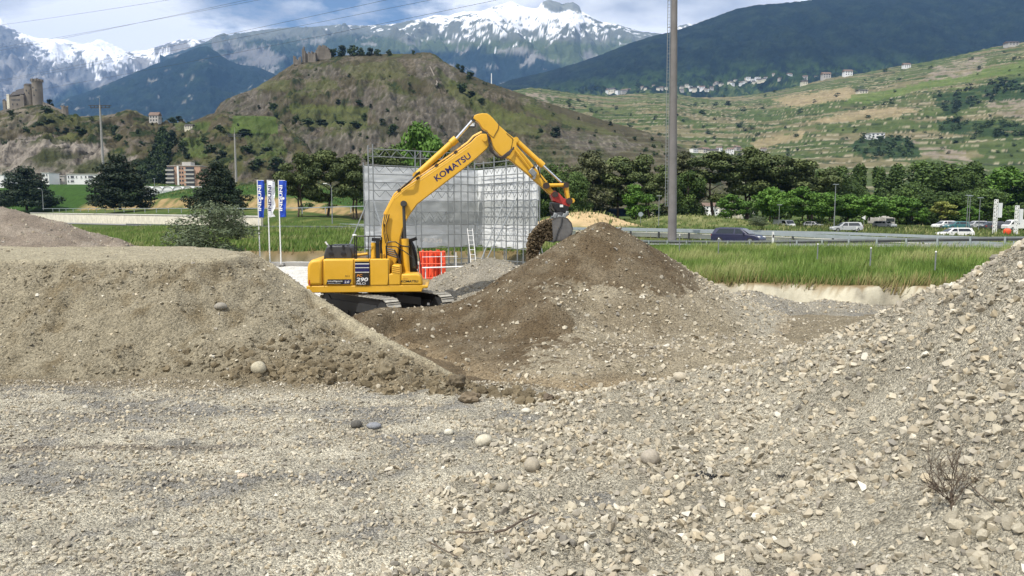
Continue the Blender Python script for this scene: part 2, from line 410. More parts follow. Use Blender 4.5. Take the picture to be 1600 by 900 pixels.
# ---- dark forested spur behind the two hills
def colB(X, Y, z, qx, qy, t):
    n = fbm(X / 200, z / 90, 6, 53)
    c = base_col((0.014, 0.026, 0.024), X.shape)
    c = mixc_(c, (0.03, 0.05, 0.03), sm(0.1, 0.5, n) * 0.6)
    return mixc_(c, (0.26, 0.25, 0.22), sm(0.5, 0.62, fbm(X / 130, z / 60, 4, 57)) * 0.7)
relief('forested_mountain', [(20, 190), (85, 164), (105, 152), (130, 146), (180, 126), (240, 101), (270, 90), (296, 79), (312, 73), (324, 72), (340, 82), (356, 94), (375, 101), (400, 104), (440, 120), (480, 132), (560, 160), (700, 190)],
       6200, 3600, 60, 110, 20, 700, 2.4, M['forest'], colB,
       lambda X, Y, z, t, px: 160 * (ridged(X / 600, Y / 1100, 5, 61) - 0.3) + 30 * fbm(X / 60, Y / 60, 3, 64))
# ---- dark forested ridge on the right, with villages on its lower slope
def colD(X, Y, z, qx, qy, t):
    n = fbm(X / 110, z / 60, 6, 73); n2 = fbm(X / 26, z / 18, 4, 75)
    c = base_col((0.010, 0.018, 0.018), X.shape)
    c = mixc_(c, (0.024, 0.038, 0.024), sm(-0.2, 0.5, n + n2 * 0.6) * 0.7)
    low = sm(-12, 14, qy - np.interp(qx, [780, 900, 1050, 1200, 1400, 1600], [150, 128, 108, 100, 92, 90]))
    c = mixc_(c, (0.035, 0.062, 0.024), low * sm(-0.5, 0.3, n2 + n))
    f = inpoly(qx + 8 * n, qy + 3 * n, [(860, 150), (990, 136), (1250, 128), (1400, 108), (1400, 170), (860, 170)]) * sm(0.15, 0.35, n2 + n * 0.5)
    return mixc_(c, (0.09, 0.12, 0.045), f)
relief('forested_ridge', [(700, 170), (780, 132), (800, 124), (850, 113), (900, 99), (940, 85), (980, 69), (1020, 56), (1050, 50), (1090, 36), (1120, 25), (1150, 14), (1180, 8), (1220, 5), (1260, 1), (1300, -6), (1400, -16), (1600, -26), (1900, -40)],
       4300, 2100, 130, 140, 700, 1800, 2.5, M['forest'], colD,
       lambda X, Y, z, t, px: 110 * (ridged(X / 520 + 0.3 * t, Y / 900, 5, 81) - 0.3) + 16 * fbm(X / 26, Y / 26, 4, 84), tpow=1.25)
# ---- terraced vineyards
def dispE(X, Y, z, t, px):
    base = 14 * fbm(X / 220, Y / 200, 4, 91)
    zz = (z + base) / 9.0
    fr = zz - np.floor(zz)
    terr = (np.floor(zz) + sm(0.62, 1.0, fr) - zz) * 5.0
    return base + terr
GREENP = [(1330, 150), (1400, 138), (1480, 120), (1560, 103), (1620, 92), (1620, 108), (1540, 122), (1440, 140), (1370, 158), (1320, 160)]
ROCKP = [[(1408, 224), (1425, 212), (1440, 226), (1500, 238), (1530, 262), (1470, 252), (1430, 244)], [(1470, 100), (1540, 88), (1540, 112), (1500, 122), (1440, 128), (1455, 110)], [(1560, 142), (1620, 135), (1620, 190), (1560, 180), (1540, 165)], [(820, 145), (870, 150), (850, 168), (815, 160)]]
BUSHP = [[(1460, 148), (1520, 140), (1560, 128), (1620, 118), (1620, 155), (1540, 160), (1500, 172), (1475, 182), (1465, 165)], [(1465, 190), (1520, 188), (1620, 195), (1620, 215), (1540, 214), (1470, 208)], [(1330, 232), (1345, 215), (1420, 215), (1440, 245), (1350, 250)]]
BROWNP = [[(1260, 190), (1330, 175), (1400, 168), (1440, 172), (1400, 182), (1300, 192)], [(1170, 222), (1260, 204), (1250, 218), (1180, 232)], [(1200, 155), (1330, 135), (1350, 150), (1240, 168)]]
def colE(X, Y, z, qx, qy, t):
    n = fbm(X / 60, z / 30, 5, 101); n2 = fbm(X / 14, z / 8, 4, 103)
    zz = (z + 1.6 * n - X * .012) / 9.0
    base = 0
    fr = zz - np.floor(zz)
    c = base_col((0.080, 0.100, 0.036), X.shape)
    c = mixc_(c, (0.11, 0.105, 0.05), sm(0.0, 0.4, n))
    # each parcel its own tone
    pid = _hash(np.floor((X + 12 * n + 60 * (np.floor(zz) % 3)) / 150), np.floor(zz), 5) / 4294967296.0
    c = mixc_(c, (0.17, 0.145, 0.085), (pid > 0.76) * 0.75)
    c = mixc_(c, (0.055, 0.080, 0.024), (pid < 0.42) * 0.8)
    c = mixc_(c, (0.34, 0.30, 0.22), (fr > 0.83) * (fr < 0.99) * sm(-0.5, 0.0, n2 + n) * 0.7)
    c = mixc_(c, (0.02, 0.035, 0.012), (fr > .68) * (fr < .83) * sm(-.2, .3, n2 + .5 * n) * .75)
    c = mixc_(c, (0.024, 0.04, 0.014), sm(0.35, 0.5, n2 + 0.35 * n) * 0.85)
    nx, ny = qx + 8 * n, qy + 4 * n2
    for p in BROWNP: c = mixc_(c, (0.30, 0.235, 0.14), inpoly(nx, ny, p) * 0.65)
    c = mixc_(c, (0.095, 0.135, 0.035), inpoly(nx, ny, GREENP) * 0.8)
    for p in ROCKP: c = mixc_(c, (0.22, 0.185, 0.145), inpoly(nx, ny, p) * sm(-0.3, 0.3, n2))
    for p in BUSHP: c = mixc_(c, (0.028, 0.05, 0.018), inpoly(nx, ny, p) * sm(-0.6, -0.1, n2))
    return c
relief('vineyard_slope', [(700, 165), (780, 145), (815, 139), (830, 137), (860, 140), (900, 146), (950, 150), (980, 147), (1010, 145), (1060, 147), (1085, 152), (1110, 152), (1150, 151), (1200, 144), (1240, 136), (1260, 131), (1300, 121), (1350, 114), (1370, 110), (1400, 104), (1440, 98), (1480, 90), (1520, 81), (1550, 74), (1580, 69), (1600, 66), (1700, 50), (1900, 20)],
       [(700, 1500), (1000, 1900), (1200, 2000), (1600, 1700), (1900, 1500)], 620, 6, 290, 740, 1760, 2.0, M['hill'], colE, dispE, tpow=1.12)
# ---- the castle-ruin hill
def colF(X, Y, z, qx, qy, t):
    n = fbm(X / 40, z / 26, 6, 111); n2 = fbm(X / 9, z / 12, 5, 113); st = fbm(X / 5, z / 30, 5, 117)
    sp3 = fbm(X / 2.6, z / 2.2, 3, 115)
    c = base_col((0.060, 0.054, 0.032), X.shape)
    c = mixc_(c, (0.060, 0.070, 0.024), sm(0.05, 0.45, n + 0.3 * n2) * .8)
    rk = sm(-0.15, 0.3, fbm(X / 50 + 9, z / 20, 5, 119) + 0.6 * st + 0.15 * sm(110, 170, qy) - 0.35 * sm(760, 850, qx))
    c = mixc_(c, (0.135, 0.113, 0.09), rk * 0.8 * sm(-0.4, 0.3, sp3))
    c = mixc_(c, (0.018, 0.028, 0.010), sm(0.22, 0.45, n2 * .8 + 0.5 * sp3 + 0.5 * fbm(X / 60, z / 60, 3, 121)) * 0.85)
    ck = np.zeros(X.shape)
    for p in ([(345, 165), (365, 150), (400, 140), (418, 150), (410, 178), (360, 180)], [(435, 200), (480, 205), (500, 215), (560, 205), (620, 190), (640, 260), (430, 262)], [(540, 135), (600, 138), (640, 150), (720, 150), (735, 175), (700, 215), (640, 225), (590, 190), (560, 160)], [(470, 108), (560, 100), (545, 118), (480, 122)], [(640, 92), (700, 98), (720, 128), (680, 135), (650, 118)], [(870, 205), (960, 212), (1010, 225), (960, 240), (880, 230)]):
        ck = np.maximum(ck, inpoly(qx + 14 * n, qy + 8 * n2, p))
    stv = ridged(X / 5, z / 16, 4, 127) + .5 * sp3
    c = mixc_(c, (0.082, 0.073, 0.060), ck * .75); c = mixc_(c, (0.16, 0.142, 0.118), ck * sm(.45, .95, stv) * .8); c = mixc_(c, (0.028, 0.025, 0.020), ck * sm(.0, -.5, stv)); c = mixc_(c, (0.05, 0.055, 0.022), ck * sm(.1, .5, n2) * .7)
    nx, ny = qx + 6 * n, qy + 3 * n2
    G1 = (0.082, 0.096, 0.030)
    for p, k in (([(450, 163), (575, 166), (572, 176), (560, 181), (455, 178)], 0.8), ([(458, 180), (572, 180), (575, 200), (480, 198)], 0.7), ([(400, 128), (455, 124), (450, 142), (400, 140)], 0.45), ([(530, 105), (620, 92), (640, 122), (560, 126)], 0.4), ([(480, 128), (520, 125), (535, 138), (480, 140)], 0.5),
                 ([(680, 105), (715, 130), (760, 155), (800, 175), (860, 190), (850, 198), (760, 180), (700, 150)], 0.6), ([(770, 175), (850, 205), (840, 215), (770, 200)], 0.5), ([(820, 160), (960, 205), (980, 214), (900, 200), (830, 178)], 0.35)):
        c = mixc_(c, G1, inpoly(nx, ny, p) * k)
    st2 = np.floor(z / 4.0) % 2
    c = mixc_(c, (0.05, 0.06, 0.03), inpoly(nx, ny, [(455, 166), (575, 166), (575, 200), (470, 198)]) * st2 * 0.5)
    lines = (np.abs((z + 2 * n) / 5.5 - np.floor((z + 2 * n) / 5.5) - 0.5) < 0.16) * sm(770, 830, qx) * sm(195, 215, qy) * 0.35
    return mixc_(c, (0.13, 0.125, 0.08), lines)
relief('ruin_hill', [(250, 235), (300, 205), (330, 184), (345, 160), (365, 150), (385, 143), (400, 137), (430, 118), (448, 106), (458, 100), (475, 96), (500, 93), (520, 88), (560, 85), (600, 84), (640, 84), (655, 82), (672, 82), (682, 86), (692, 95), (710, 105), (730, 115), (760, 128), (790, 138), (820, 148), (850, 159), (900, 174), (950, 190), (1000, 203), (1040, 215), (1065, 230), (1090, 246), (1150, 285)],
       [(250, 760), (600, 780), (900, 700), (1150, 620)], 470, 8, 215, 250, 1150, 1.9, M['hill'], colF,
       lambda X, Y, z, t, px: (0.22 + .78 * sm(900, 760, px)) * (18 * (ridged(X / 60 + 0.5 * t, Y / 110, 5, 131) - 0.3) + 5 * ridged(X / 15 + .02 * z, Y / 30, 4, 133) + 2.6 * fbm(X / 4, Y / 6, 4, 135)), tpow=0.95)
# ---- the lower castle hill on the left
def colG(X, Y, z, qx, qy, t):
    n = fbm(X / 34, z / 22, 6, 141); n2 = fbm(X / 8, z / 7, 5, 143); st = ridged(X / 9 + z / 12, z / 16, 5, 147)
    sp3 = fbm(X / 2.4, z / 2.0, 3, 145)
    c = base_col((0.070, 0.060, 0.036), X.shape)
    c = mixc_(c, (0.074, 0.080, 0.028), sm(-0.15, 0.35, n) * .85)
    c = mixc_(c, (0.13, 0.11, 0.09), sm(0.15, 0.5, n2 + 0.5 * fbm(X / 30 + 4, z / 20, 3, 149)) * 0.8)
    c = mixc_(c, (0.018, 0.030, 0.010), sm(0.10, 0.34, fbm(X / 12 + 7, z / 8, 5, 151) + .3 * sp3) * 0.9)
    cliff = inpoly(qx + 8 * n, qy + 5 * n2, [(-60, 225), (20, 218), (50, 212), (100, 218), (120, 222), (160, 225), (175, 240), (215, 245), (180, 280), (120, 285), (-60, 285)])
    cc = base_col((0.10, 0.088, 0.074), X.shape); cc = mixc_(cc, (0.22, 0.195, 0.165), sm(0.2, 0.7, st + .6 * sp3)); cc = mixc_(cc, (0.035, 0.031, 0.026), sm(0.12, -0.3, st + .6 * sp3)); cc = mixc_(cc, (0.05, 0.055, 0.025), sm(.1, .5, n))
    c = np.where(cliff[..., None], cc, c)
    cl2 = inpoly(qx + 4 * n, qy + 3 * n2, [(-20, 200), (30, 170), (75, 170), (60, 190), (10, 215), (-20, 215)])
    c = mixc_(c, (0.16, 0.14, 0.11), cl2 * sm(-0.5, 0.5, n2))
    for p, k in (([(365, 181), (432, 181), (434, 209), (360, 207)], 0.95), ([(280, 215), (315, 214), (325, 245), (295, 245)], 0.7), ([(270, 192), (330, 190), (325, 204), (275, 203)], 0.55), ([(380, 212), (440, 212), (450, 240), (400, 250)], 0.5)):
        c = mixc_(c, (0.070, 0.105, 0.026), inpoly(qx + 2 * n, qy + 2 * n2, p) * k * .9)
    dk = inpoly(qx + 5 * n, qy + 4 * n2, [(245, 215), (275, 205), (262, 245), (262, 300), (215, 300), (212, 255), (238, 240)])
    return mixc_(c, (0.02, 0.035, 0.014), dk * 0.9)
relief('castle_hill', [(-260, 190), (-100, 182), (-20, 178), (0, 173), (20, 168), (45, 162), (62, 161), (75, 166), (85, 170), (97, 176), (108, 182), (120, 182), (150, 181), (165, 180), (178, 178), (190, 174), (203, 171), (212, 173), (225, 180), (240, 185), (252, 190), (270, 192), (290, 192), (310, 186), (325, 179), (340, 175), (355, 177), (370, 181), (400, 181), (430, 182), (445, 196), (470, 220), (520, 262), (580, 300), (640, 318)],
       [(-260, 640), (200, 640), (640, 560)], 400, 9, 185, -200, 640, 1.9, M['hill'], colG,
       lambda X, Y, z, t, px: 13 * (ridged(X / 42 + 0.5 * t, Y / 80, 5, 161) - 0.3) + 4.5 * ridged(X / 12, Y / 24, 4, 163) + 2.2 * fbm(X / 4, Y / 6, 4, 165), tpow=0.9)
# ================================================================== VALLEY FLOOR (verge, road embankments, banks)
def edgeY(x): return np.interp(x, [-100, 0.5, 3, 6, 9, 17, 23, 45, 90], [65, 64, 52, 41, 34.5, 33.2, 32.6, 30, 24])
def zramp(s): return np.interp(s, [-600, -183, -122, -83, -60, -41, -16, 9, 60], [1.2, 1.6, 2.0, 1.5, 1.15, 1.35, 1.8, 2.3, 2.6])
def zmain(s): return np.interp(s, [-600, -183, -122, -90, -48, -18, 40], [1.1, 1.5, 1.8, 1.4, 1.3, 0.9, 0.8])
def vh(x, y):
    x = np.asarray(x, float); y = np.asarray(y, float)
    d = y - edgeY(x); s = x - y; q = x + y
    zr = zramp(s); zm = zmain(s)
    dd = d - 0.8 * fbm(x / 2.1, y * 0 + 1, 4, 171) - .25 * ridged(x / .7, y / .8, 3, 173) + .12
    low = -0.5 + 1.35 * sm(-0.2, 1.0, dd) + 0.12 * sm(1, 5, d)
    k = sm(55, 80, q) * sm(1.0, 8, d)
    z = lerp(low, zr - 0.05, k)
    z = lerp(z, zm, sm(97, 101, q) * (d > 1))
    e = (q - 126) / 1.414
    # left embankment
    eL = (q - 99) / 1.414
    zl = np.interp(eL, [0, 0.5, 4, 12, 20, 24, 40, 60, 150], [0, 1.6, 3.2, 4.0, 4.6, 7.6, 12.2, 13, 10])
    rise = sm(-22, -75, x)
    amp = 0.42 + 0.58 * rise; zl = zl + 4.0 * sm(-138, -168, x) * sm(24, 40, eL) * (1 - sm(60, 110, eL))
    z = z + zl * amp * sm(-12, -40, x) * (d > 1)
    # low banks on the right
    z = z + 2.4 * np.exp(-((x - 34) / 14) ** 2 - ((y - 140) / 9) ** 2) + 3.0 * np.exp(-((x - 11.5) / 8) ** 2 - ((y - 118) / 7) ** 2) * sm(100, 112, q)
    z = z + 0.10 * fbm(x / 3, y / 3, 4, 175) * (1 - sm(68, 80, q) * (1 - sm(120, 128, q)))
    z = z + 7.5 * sm(380, 700, y)
    z = lerp(z, 17.6, sm(302, 338, y) * sm(-130, -158, x) * (1 - sm(375, 430, y)))
    return z
def vcol(x, y, z):
    n = fbm(x / 5, y / 5, 5, 181); n2 = fbm(x / 1.2, y / 1.2, 4, 183)
    c = base_col((0.055, 0.088, 0.020), x.shape)
    c = mixc_(c, (0.12, 0.13, 0.04), sm(0.0, 0.5, n))
    d = y - edgeY(x); q = x + y; eL = (q - 99) / 1.414
    d2 = d - 0.8 * fbm(x / 2.1, y * 0 + 1, 4, 171)
    rt_ = sm(5, 8.5, x)[...]
    c = mixc_(c, (0.50, 0.465, 0.36), sm(1.25, 0.7, d2) * rt_)
    c = mixc_(c, (0.12, 0.105, 0.06), sm(1.25, 0.7, d2) * (1 - rt_)); c = mixc_(c, (0.27, 0.245, 0.19), sm(1.25, 0.7, d2) * rt_ * sm(-.1, .35, n2 + .4 * n) * .8)
    c = mixc_(c, (0.26, 0.24, 0.19), sm(0.3, -0.1, d2) * sm(-0.5, 0.2, n2))
    c = mixc_(c, (0.20, 0.14, 0.07), (d2 > 0.8) * (d2 < 1.6) * 0.8)
    oc = sm(18.5, 20, eL + 2 * n) * (1 - sm(24, 26, eL + 2 * n)) * sm(-14, -35, x)
    c = mixc_(c, (0.30, 0.215, 0.105), oc * sm(-.7, .1, n2 + .6 * n))
    c = mixc_(c, (0.035, 0.08, 0.015), sm(25, 27, eL) * (1 - sm(60, 70, eL)) * sm(-14, -35, x))
    c = mixc_(c, (0.035, 0.075, 0.016), sm(300, 308, y) * sm(-128, -150, x))
    m2 = np.exp(-((x - 11.5) / 9) ** 2 - ((y - 117) / 7) ** 2)
    c = mixc_(c, (0.46, 0.34, 0.19), sm(0.30, 0.45, m2 + 0.15 * n) * (1 - sm(112, 122, q + 4 * n) * 0.0))
    c = mixc_(c, (0.20, 0.20, 0.09), sm(0.25, 0.5, np.exp(-((x - 34) / 14) ** 2 - ((y - 138) / 9) ** 2)) * sm(-0.4, 0.4, n2))
    return c
py_ = np.concatenate([np.arange(29, 42, 0.18), 42 * (900 / 42.0) ** (np.linspace(0, 1, 210))])
ax_ = np.arange(-0.98, 0.99, 0.0065)
XX = ax_[None, :] * (py_[:, None] + 6); YY = py_[:, None] + 0 * XX
ZZ = vh(XX, YY)
o = np_mesh('valley_ground', np.stack([XX, YY, ZZ], -1).reshape(-1, 3), grid_faces(*XX.shape), M['field'], colors=vcol(XX, YY, ZZ).reshape(-1, 3), smooth=True)
o['kind'] = 'structure'
# big base sheet under everything, out to the horizon
mb = MB(); S_ = 14000
mb.add([(-S_, -2500, -1.2), (S_, -2500, -1.2), (S_, 13000, -1.2), (-S_, 13000, -1.2)], [(0, 1, 2, 3)])
b_ = mb.build('plain', mat('plain_ground', (0.07, 0.09, 0.03), 0.95, noise=0.3, nscale=0.01)); b_['kind'] = 'structure'
# roads: strips along x + y = const
def strip(name, q0, q1, s0, s1, m, lift, zf=None, ds=3.0):
    ss = np.arange(s0, s1, ds); qs = np.array([q0, (q0 + q1) / 2, q1])
    S2, Q2 = np.meshgrid(ss, qs, indexing='ij')
    x = (S2 + Q2) / 2; y = (Q2 - S2) / 2
    z = (zf(S2) if zf else vh(x, y)) + lift
    o = np_mesh(name, np.stack([x, y, z], -1).reshape(-1, 3), grid_faces(*x.shape), m, smooth=False)
    o['kind'] = 'structure'; return o
strip('ramp_road', 83.5, 95.5, -420, 20, M['asphalt'], 0.06, zramp)
strip('motorway', 104, 121, -420, 30, M['asphalt'], 0.09, zmain)
# ================================================================== THE SITE: ground, heaps
def tps_fit(P, lam=0.0):
    P = np.array(P, float); n = len(P)
    def U(r2): return np.where(r2 > 1e-9, r2 * np.log(np.maximum(r2, 1e-9)) * 0.5, 0)
    d2 = ((P[:, None, :2] - P[None, :, :2]) ** 2).sum(-1)
    K = U(d2) + lam * np.eye(n); Q = np.hstack([np.ones((n, 1)), P[:, :2]])
    A = np.block([[K, Q], [Q.T, np.zeros((3, 3))]]); b = np.concatenate([P[:, 2], np.zeros(3)])
    w = np.linalg.solve(A, b)
    def f(x, y):
        x = np.asarray(x, float); y = np.asarray(y, float); s = w[n] + w[n + 1] * x + w[n + 2] * y
        for i in range(n): s = s + w[i] * U((x - P[i, 0]) ** 2 + (y - P[i, 1]) ** 2)
        return s
    return f
def site_h(x, y):
    return 0.09 * fbm(x / 2.5, y / 1.6, 5, 201) + .025 * fbm(x / .5, y / .5, 3, 205) + 0.02 * ridged(x / 3 + y, y / 0.5, 3, 203) * sm(19, 15, y)
def C3(v): return (v.x, v.y, v.z)
# -- right gravel heap
pr = [C3(W(*p)) for p in [(1600, 395, 11.0), (1550, 422, 11.5), (1500, 455, 12.0), (1450, 474, 12.6), (1400, 490, 13.0), (1350, 512, 13.5), (1300, 532, 14), (1260, 548, 14.5), (1180, 570, 15), (1100, 588, 15.6), (1000, 605, 16.2),
                          (1600, 520, 9.6), (1600, 650, 8.0), (1600, 780, 7.0), (1600, 900, 6.3), (1400, 900, 6.9), (1400, 780, 8.2), (1400, 650, 10.2), (1400, 560, 11.7), (1500, 560, 10.4), (1200, 900, 7.45), (1200, 760, 9.9), (1200, 650, 12.6), (1300, 600, 12.2)]]
pr += [C3(G(*p)) for p in [(1000, 900, 0.10), (1000, 760, 0.12), (1000, 670, 0.22), (860, 900, 0.03), (840, 740, 0.04), (880, 640, 0.02), (700, 760, -0.05), (640, 900, -0.04), (760, 660, -0.10)]]
pr += [(9.2, 10.5, 4.1), (9.0, 6.5, 3.4), (11.5, 9, 4.6), (11, 13, 3.9), (9.3, 15, 2.3), (7.5, 16.6, 1.1), (6, 17.4, 0.5), (5, 18.4, -0.2), (3, 18.5, -0.35), (9, 18.5, 0.1), (12, 17, 1.4), (6.0, 4.2, 1.0), (3.5, 4.0, 0.1), (-2, 4, -0.3), (-4, 8, -0.35), (-4, 14, -0.35), (-2.5, 18, -0.4), (15, 12, 4.2), (15, 5, 4.0), (13, 20, -0.2), (8, 22, -0.6), (16, 22, -0.6), (11, 2, 2.5), (2, 1, -0.2)]
fr_ = tps_fit(pr, 0.02)
def right_h(x, y): return np.maximum(fr_(x, y), -0.6) + 0.18 * fbm(x / 1.2, y / 1.2, 5, 211) + 0.03 * ridged(x / 0.5, y / 0.5, 3, 213)
# -- left earth mound
def GZ(px, py, z=0.0): return C3(G(px, py, z))
RP = [C3(W(*p)) for p in [(384, 391.5, 25.2), (405, 402, 24.7), (430, 420, 24.0), (480, 455, 23), (520, 480, 22), (560, 505, 21), (600, 528, 20), (640, 550, 19), (690, 577, 18.2), (735, 600, 17.5), (765, 614, 17.0)]]
pl = [GZ(*p) for p in [(-150, 590), (0, 590), (120, 590), (240, 588), (330, 592), (400, 598), (480, 606), (560, 613), (640, 618), (700, 620), (752, 612)]]
pl += [C3(W(*p)) for p in [(-60, 403, 22), (0, 403, 22), (60, 402, 22), (130, 402, 22), (200, 404, 22), (280, 402, 22.2), (350, 398, 22.8)]] + RP[:-1]
pl += [(x + .9, y + 1.3, z + .75) for x, y, z in RP[:-1:2]] + [(-34, 22, 2.8), (-34, 18, 0), (-34, 26, 5.2), (-28, 26, 5.4), (-22, 26, 5.3), (-16, 26, 5.2), (-11, 27, 4.6), (-22, 16, -1.2), (-12, 16, -1.2), (-5, 15.5, -.9), (0, 15.6, -.9)]
ff_ = tps_fit(pl, 0.02)
def rface(x, y):
    best = np.full(np.shape(x), 1e9); out = np.full(np.shape(x), 9.0)
    for (x0, y0, z0), (x1, y1, z1) in zip(RP[:-1], RP[1:]):
        dx, dy = x1 - x0, y1 - y0; L2 = dx * dx + dy * dy
        t = np.clip(((x - x0) * dx + (y - y0) * dy) / L2, 0, 1); ex = x - x0 - t * dx; ey = y - y0 - t * dy
        d = np.hypot(ex, ey); sd = np.sign(dx * ey - dy * ex)
        zc = z0 + t * (z1 - z0); v = np.where(sd > 0, zc - .72 * np.maximum(d - .10, 0), zc + 1.2 * d + .02)
        k = d < best; out = np.where(k, v, out); best = np.where(k, d, best)
    return out
def left_h(x, y):
    x = np.asarray(x, float); y = np.asarray(y, float)
    n1 = fbm(x / 0.9, y / 0.9, 5, 221); n3 = fbm(x / 3, y / 3, 4, 227)
    top = 2.74 + .032 * (y - 22) + .05 * n3 + .02 * n1 + .03 * ridged(x / 6, y / .8, 3, 229)
    face = ff_(x, y) + .26 * n3 + .22 * n1 + .14 * ridged(x / 0.45, y / 0.45, 3, 223) * sm(-0.1, 0.3, fbm(x / 3, y / 3, 3, 225) + 0.15) - .10 * ridged(x / 1.2 + .3 * n3, y / 7, 3, 226)
    back = 2.9 - .8 * (y - 27.3); rf = rface(x, y) + .03 * n1
    b = np.minimum(np.minimum(top, face), np.minimum(back, rf))
    return np.maximum(b, -0.8)
# -- central spoil heap
pc = [C3(W(*p)) for p in [(560, 508, 24.2), (600, 498, 24.7), (650, 490, 25.2), (700, 480, 25.8), (740, 462, 26.2), (790, 430, 26.8), (835, 404, 27.2), (880, 376, 27.4), (915, 358, 27.5), (940, 347, 27.5), (962, 358, 27.8), (985, 374, 28.3), (1010, 394, 28.8), (1040, 418, 29.4), (1070, 440, 30), (1110, 455, 30.5), (1160, 466, 30.5), (1220, 495, 28.5), (1262, 535, 25),
                          (940, 430, 25.2), (900, 480, 23.0), (850, 466, 23.0), (862, 520, 21.3), (800, 520, 21.8), (1000, 470, 24.6), (1060, 500, 23.5), (1000, 540, 20.8), (740, 520, 22.8), (700, 540, 21.6), (640, 520, 23)]]
pc += [GZ(*p) for p in [(1150, 575, 0.3), (1080, 592, 0.1), (1000, 603, 0.02), (930, 607, 0.0), (860, 600, 0.0), (800, 596, 0.0), (750, 585, 0.0), (700, 566, 0.0), (655, 545, 0.02), (610, 522, 0.1)]]
pc += [(-7, 26, -0.4), (-4.2, 21.2, -0.4), (-2.5, 19.3, -0.4), (0, 17.2, -0.4), (3, 16.6, -0.4), (6, 17.5, -0.4), (9.5, 20, -0.3), (11.5, 24, -0.3), (-5, 28, -0.3), (-1.5, 30, -0.2), (-0.5, 29.6, 0.3), (3.4, 30.6, 0.9), (3.4, 33, -0.3), (0, 32, -0.5), (8, 34, -0.3), (12, 31, -0.3), (14, 28, -0.4), (-8, 23, -0.5), (-2, 34, -0.5)]
fc_ = tps_fit(pc, 0.01)
AP = W(941, 346, 27.5); AP2 = W(858, 465, 22.7)
def heap_h(x, y):
    b = np.maximum(fc_(x, y), -0.6)
    b = np.maximum(b, AP.z - .60 * np.sqrt((x - AP.x) ** 2 + (y - AP.y) ** 2 + .01)); b = np.maximum(b, AP2.z + .05 - .60 * np.sqrt((x - AP2.x) ** 2 + (y - AP2.y) ** 2 + .01))
    return b + 0.05 * fbm(x / 0.9, y / 0.9, 5, 231) + 0.025 * ridged(x / 0.4, y / 0.4, 3, 233)
# -- pale gravel heap behind, sand heap far left, bank gravel on the right
def cone(cx, cy, h, rx, ry, p=1.0, base=-0.4):
    return lambda x, y: base + (h - base) * np.clip(1 - (((x - cx) / rx) ** 2 + ((y - cy) / ry) ** 2) ** 0.5, -0.2, 1) ** 1.0 if False else base + (h - base) * np.maximum(1.06 - np.sqrt(((x - cx) / rx) ** 2 + ((y - cy) / ry) ** 2 + 0.012), -0.1)
def behind_h(x, y):
    a = W(765, 408, 35); return np.maximum(cone(a.x, 35, a.z + 0.25, 5.6, 5.5)(x, y), cone(a.x + 2.2, 35.5, a.z, 4.5, 4)(x, y)) + 0.12 * fbm(x, y, 4, 241) * 1
def sand_h(x, y):
    a = W(10, 318, 47); c = W(60, 356, 42); e = W(130, 376, 41); g = W(175, 371, 44)
    h = np.maximum(cone(a.x - 1, 47, a.z, 15, 9)(x, y), cone(c.x, 42, c.z, 6.5, 5)(x, y))
    h = np.maximum(h, cone(e.x, 41, e.z + 0.1, 6, 5)(x, y)); h = np.maximum(h, cone(g.x, 44, g.z + 0.15, 5.6, 4)(x, y))
    return h + 0.18 * fbm(x / 1.5, y / 1.5, 5, 251)
def bank_h(x, y):
    h = np.maximum(cone(13.6, 31.6, 0.42, 6.0, 3.0)(x, y), cone(10.3, 31.8, 0.85, 4.2, 3)(x, y))
    return h + 0.12 * fbm(x / 0.9, y / 0.9, 4, 261)
def gmesh(name, hf, x0, x1, y0, y1, dx, dy, m, cf, cut=-0.55, kind=None, **tg):
    xs = np.arange(x0, x1 + dx, dx); ys = np.arange(y0, y1 + dy, dy)
    X, Y = np.meshgrid(xs, ys); Z = hf(X, Y); Cc = cf(X, Y, Z)
    Fc = grid_faces(*X.shape)
    zf = Z.ravel()[Fc].max(1); Fc = Fc[zf > cut]
    o = np_mesh(name, np.stack([X, Y, Z], -1).reshape(-1, 3), Fc, m, colors=Cc.reshape(-1, 3), smooth=True)
    return tag(o, kind=kind, **tg)
BR = (0.092, 0.066, 0.038); GRY = (0.40, 0.365, 0.285); PAL = (0.45, 0.42, 0.335)
def col_site(X, Y, Z):
    n = fbm(X / 3.2, Y / 1.3, 5, 301); n2 = fbm(X / 0.8, Y / 0.5, 4, 303)
    c = base_col((0.47, 0.435, 0.345), X.shape)
    c = mixc_(c, (0.60, 0.555, 0.44), sm(-.1, 0.5, n + .3 * n2))
    c = mixc_(c, (0.27, 0.26, 0.235), sm(-0.05, 0.40, -n + 0.7 * n2) * .9)
    c = mixc_(c, (0.27, 0.225, 0.15), sm(16.6, 17.6, Y + 0.5 * n) * (1 - sm(30, 36, Y)) * 0.9); c = mixc_(c, (0.17, 0.13, 0.082), sm(16.9, 17.8, Y + 0.5 * n) * (1 - sm(22, 25, Y)) * sm(5, 3, np.abs(X)))
    c = mixc_(c, (0.80, 0.78, 0.72), sm(31, 35, Y) * sm(-6, -9, X)); c = mixc_(c, (0.27, 0.245, 0.19), sm(31, 35, Y) * sm(-9, -6, X))
    ln = np.abs(Y - 12.9 - 0.25 * n - 0.02 * X)
    c = mixc_(c, (0.24, 0.21, 0.17), sm(0.16, 0.05, ln) * sm(-3, -6, X))
    return c
ys = np.concatenate([np.arange(1.0, 20, 0.09), np.arange(20, 69, 0.45)]); ax2 = np.arange(-0.95, 0.96, 0.008)
X = ax2[None, :] * (ys[:, None] + 6); Y = ys[:, None] + 0 * X; Z = site_h(X, Y)
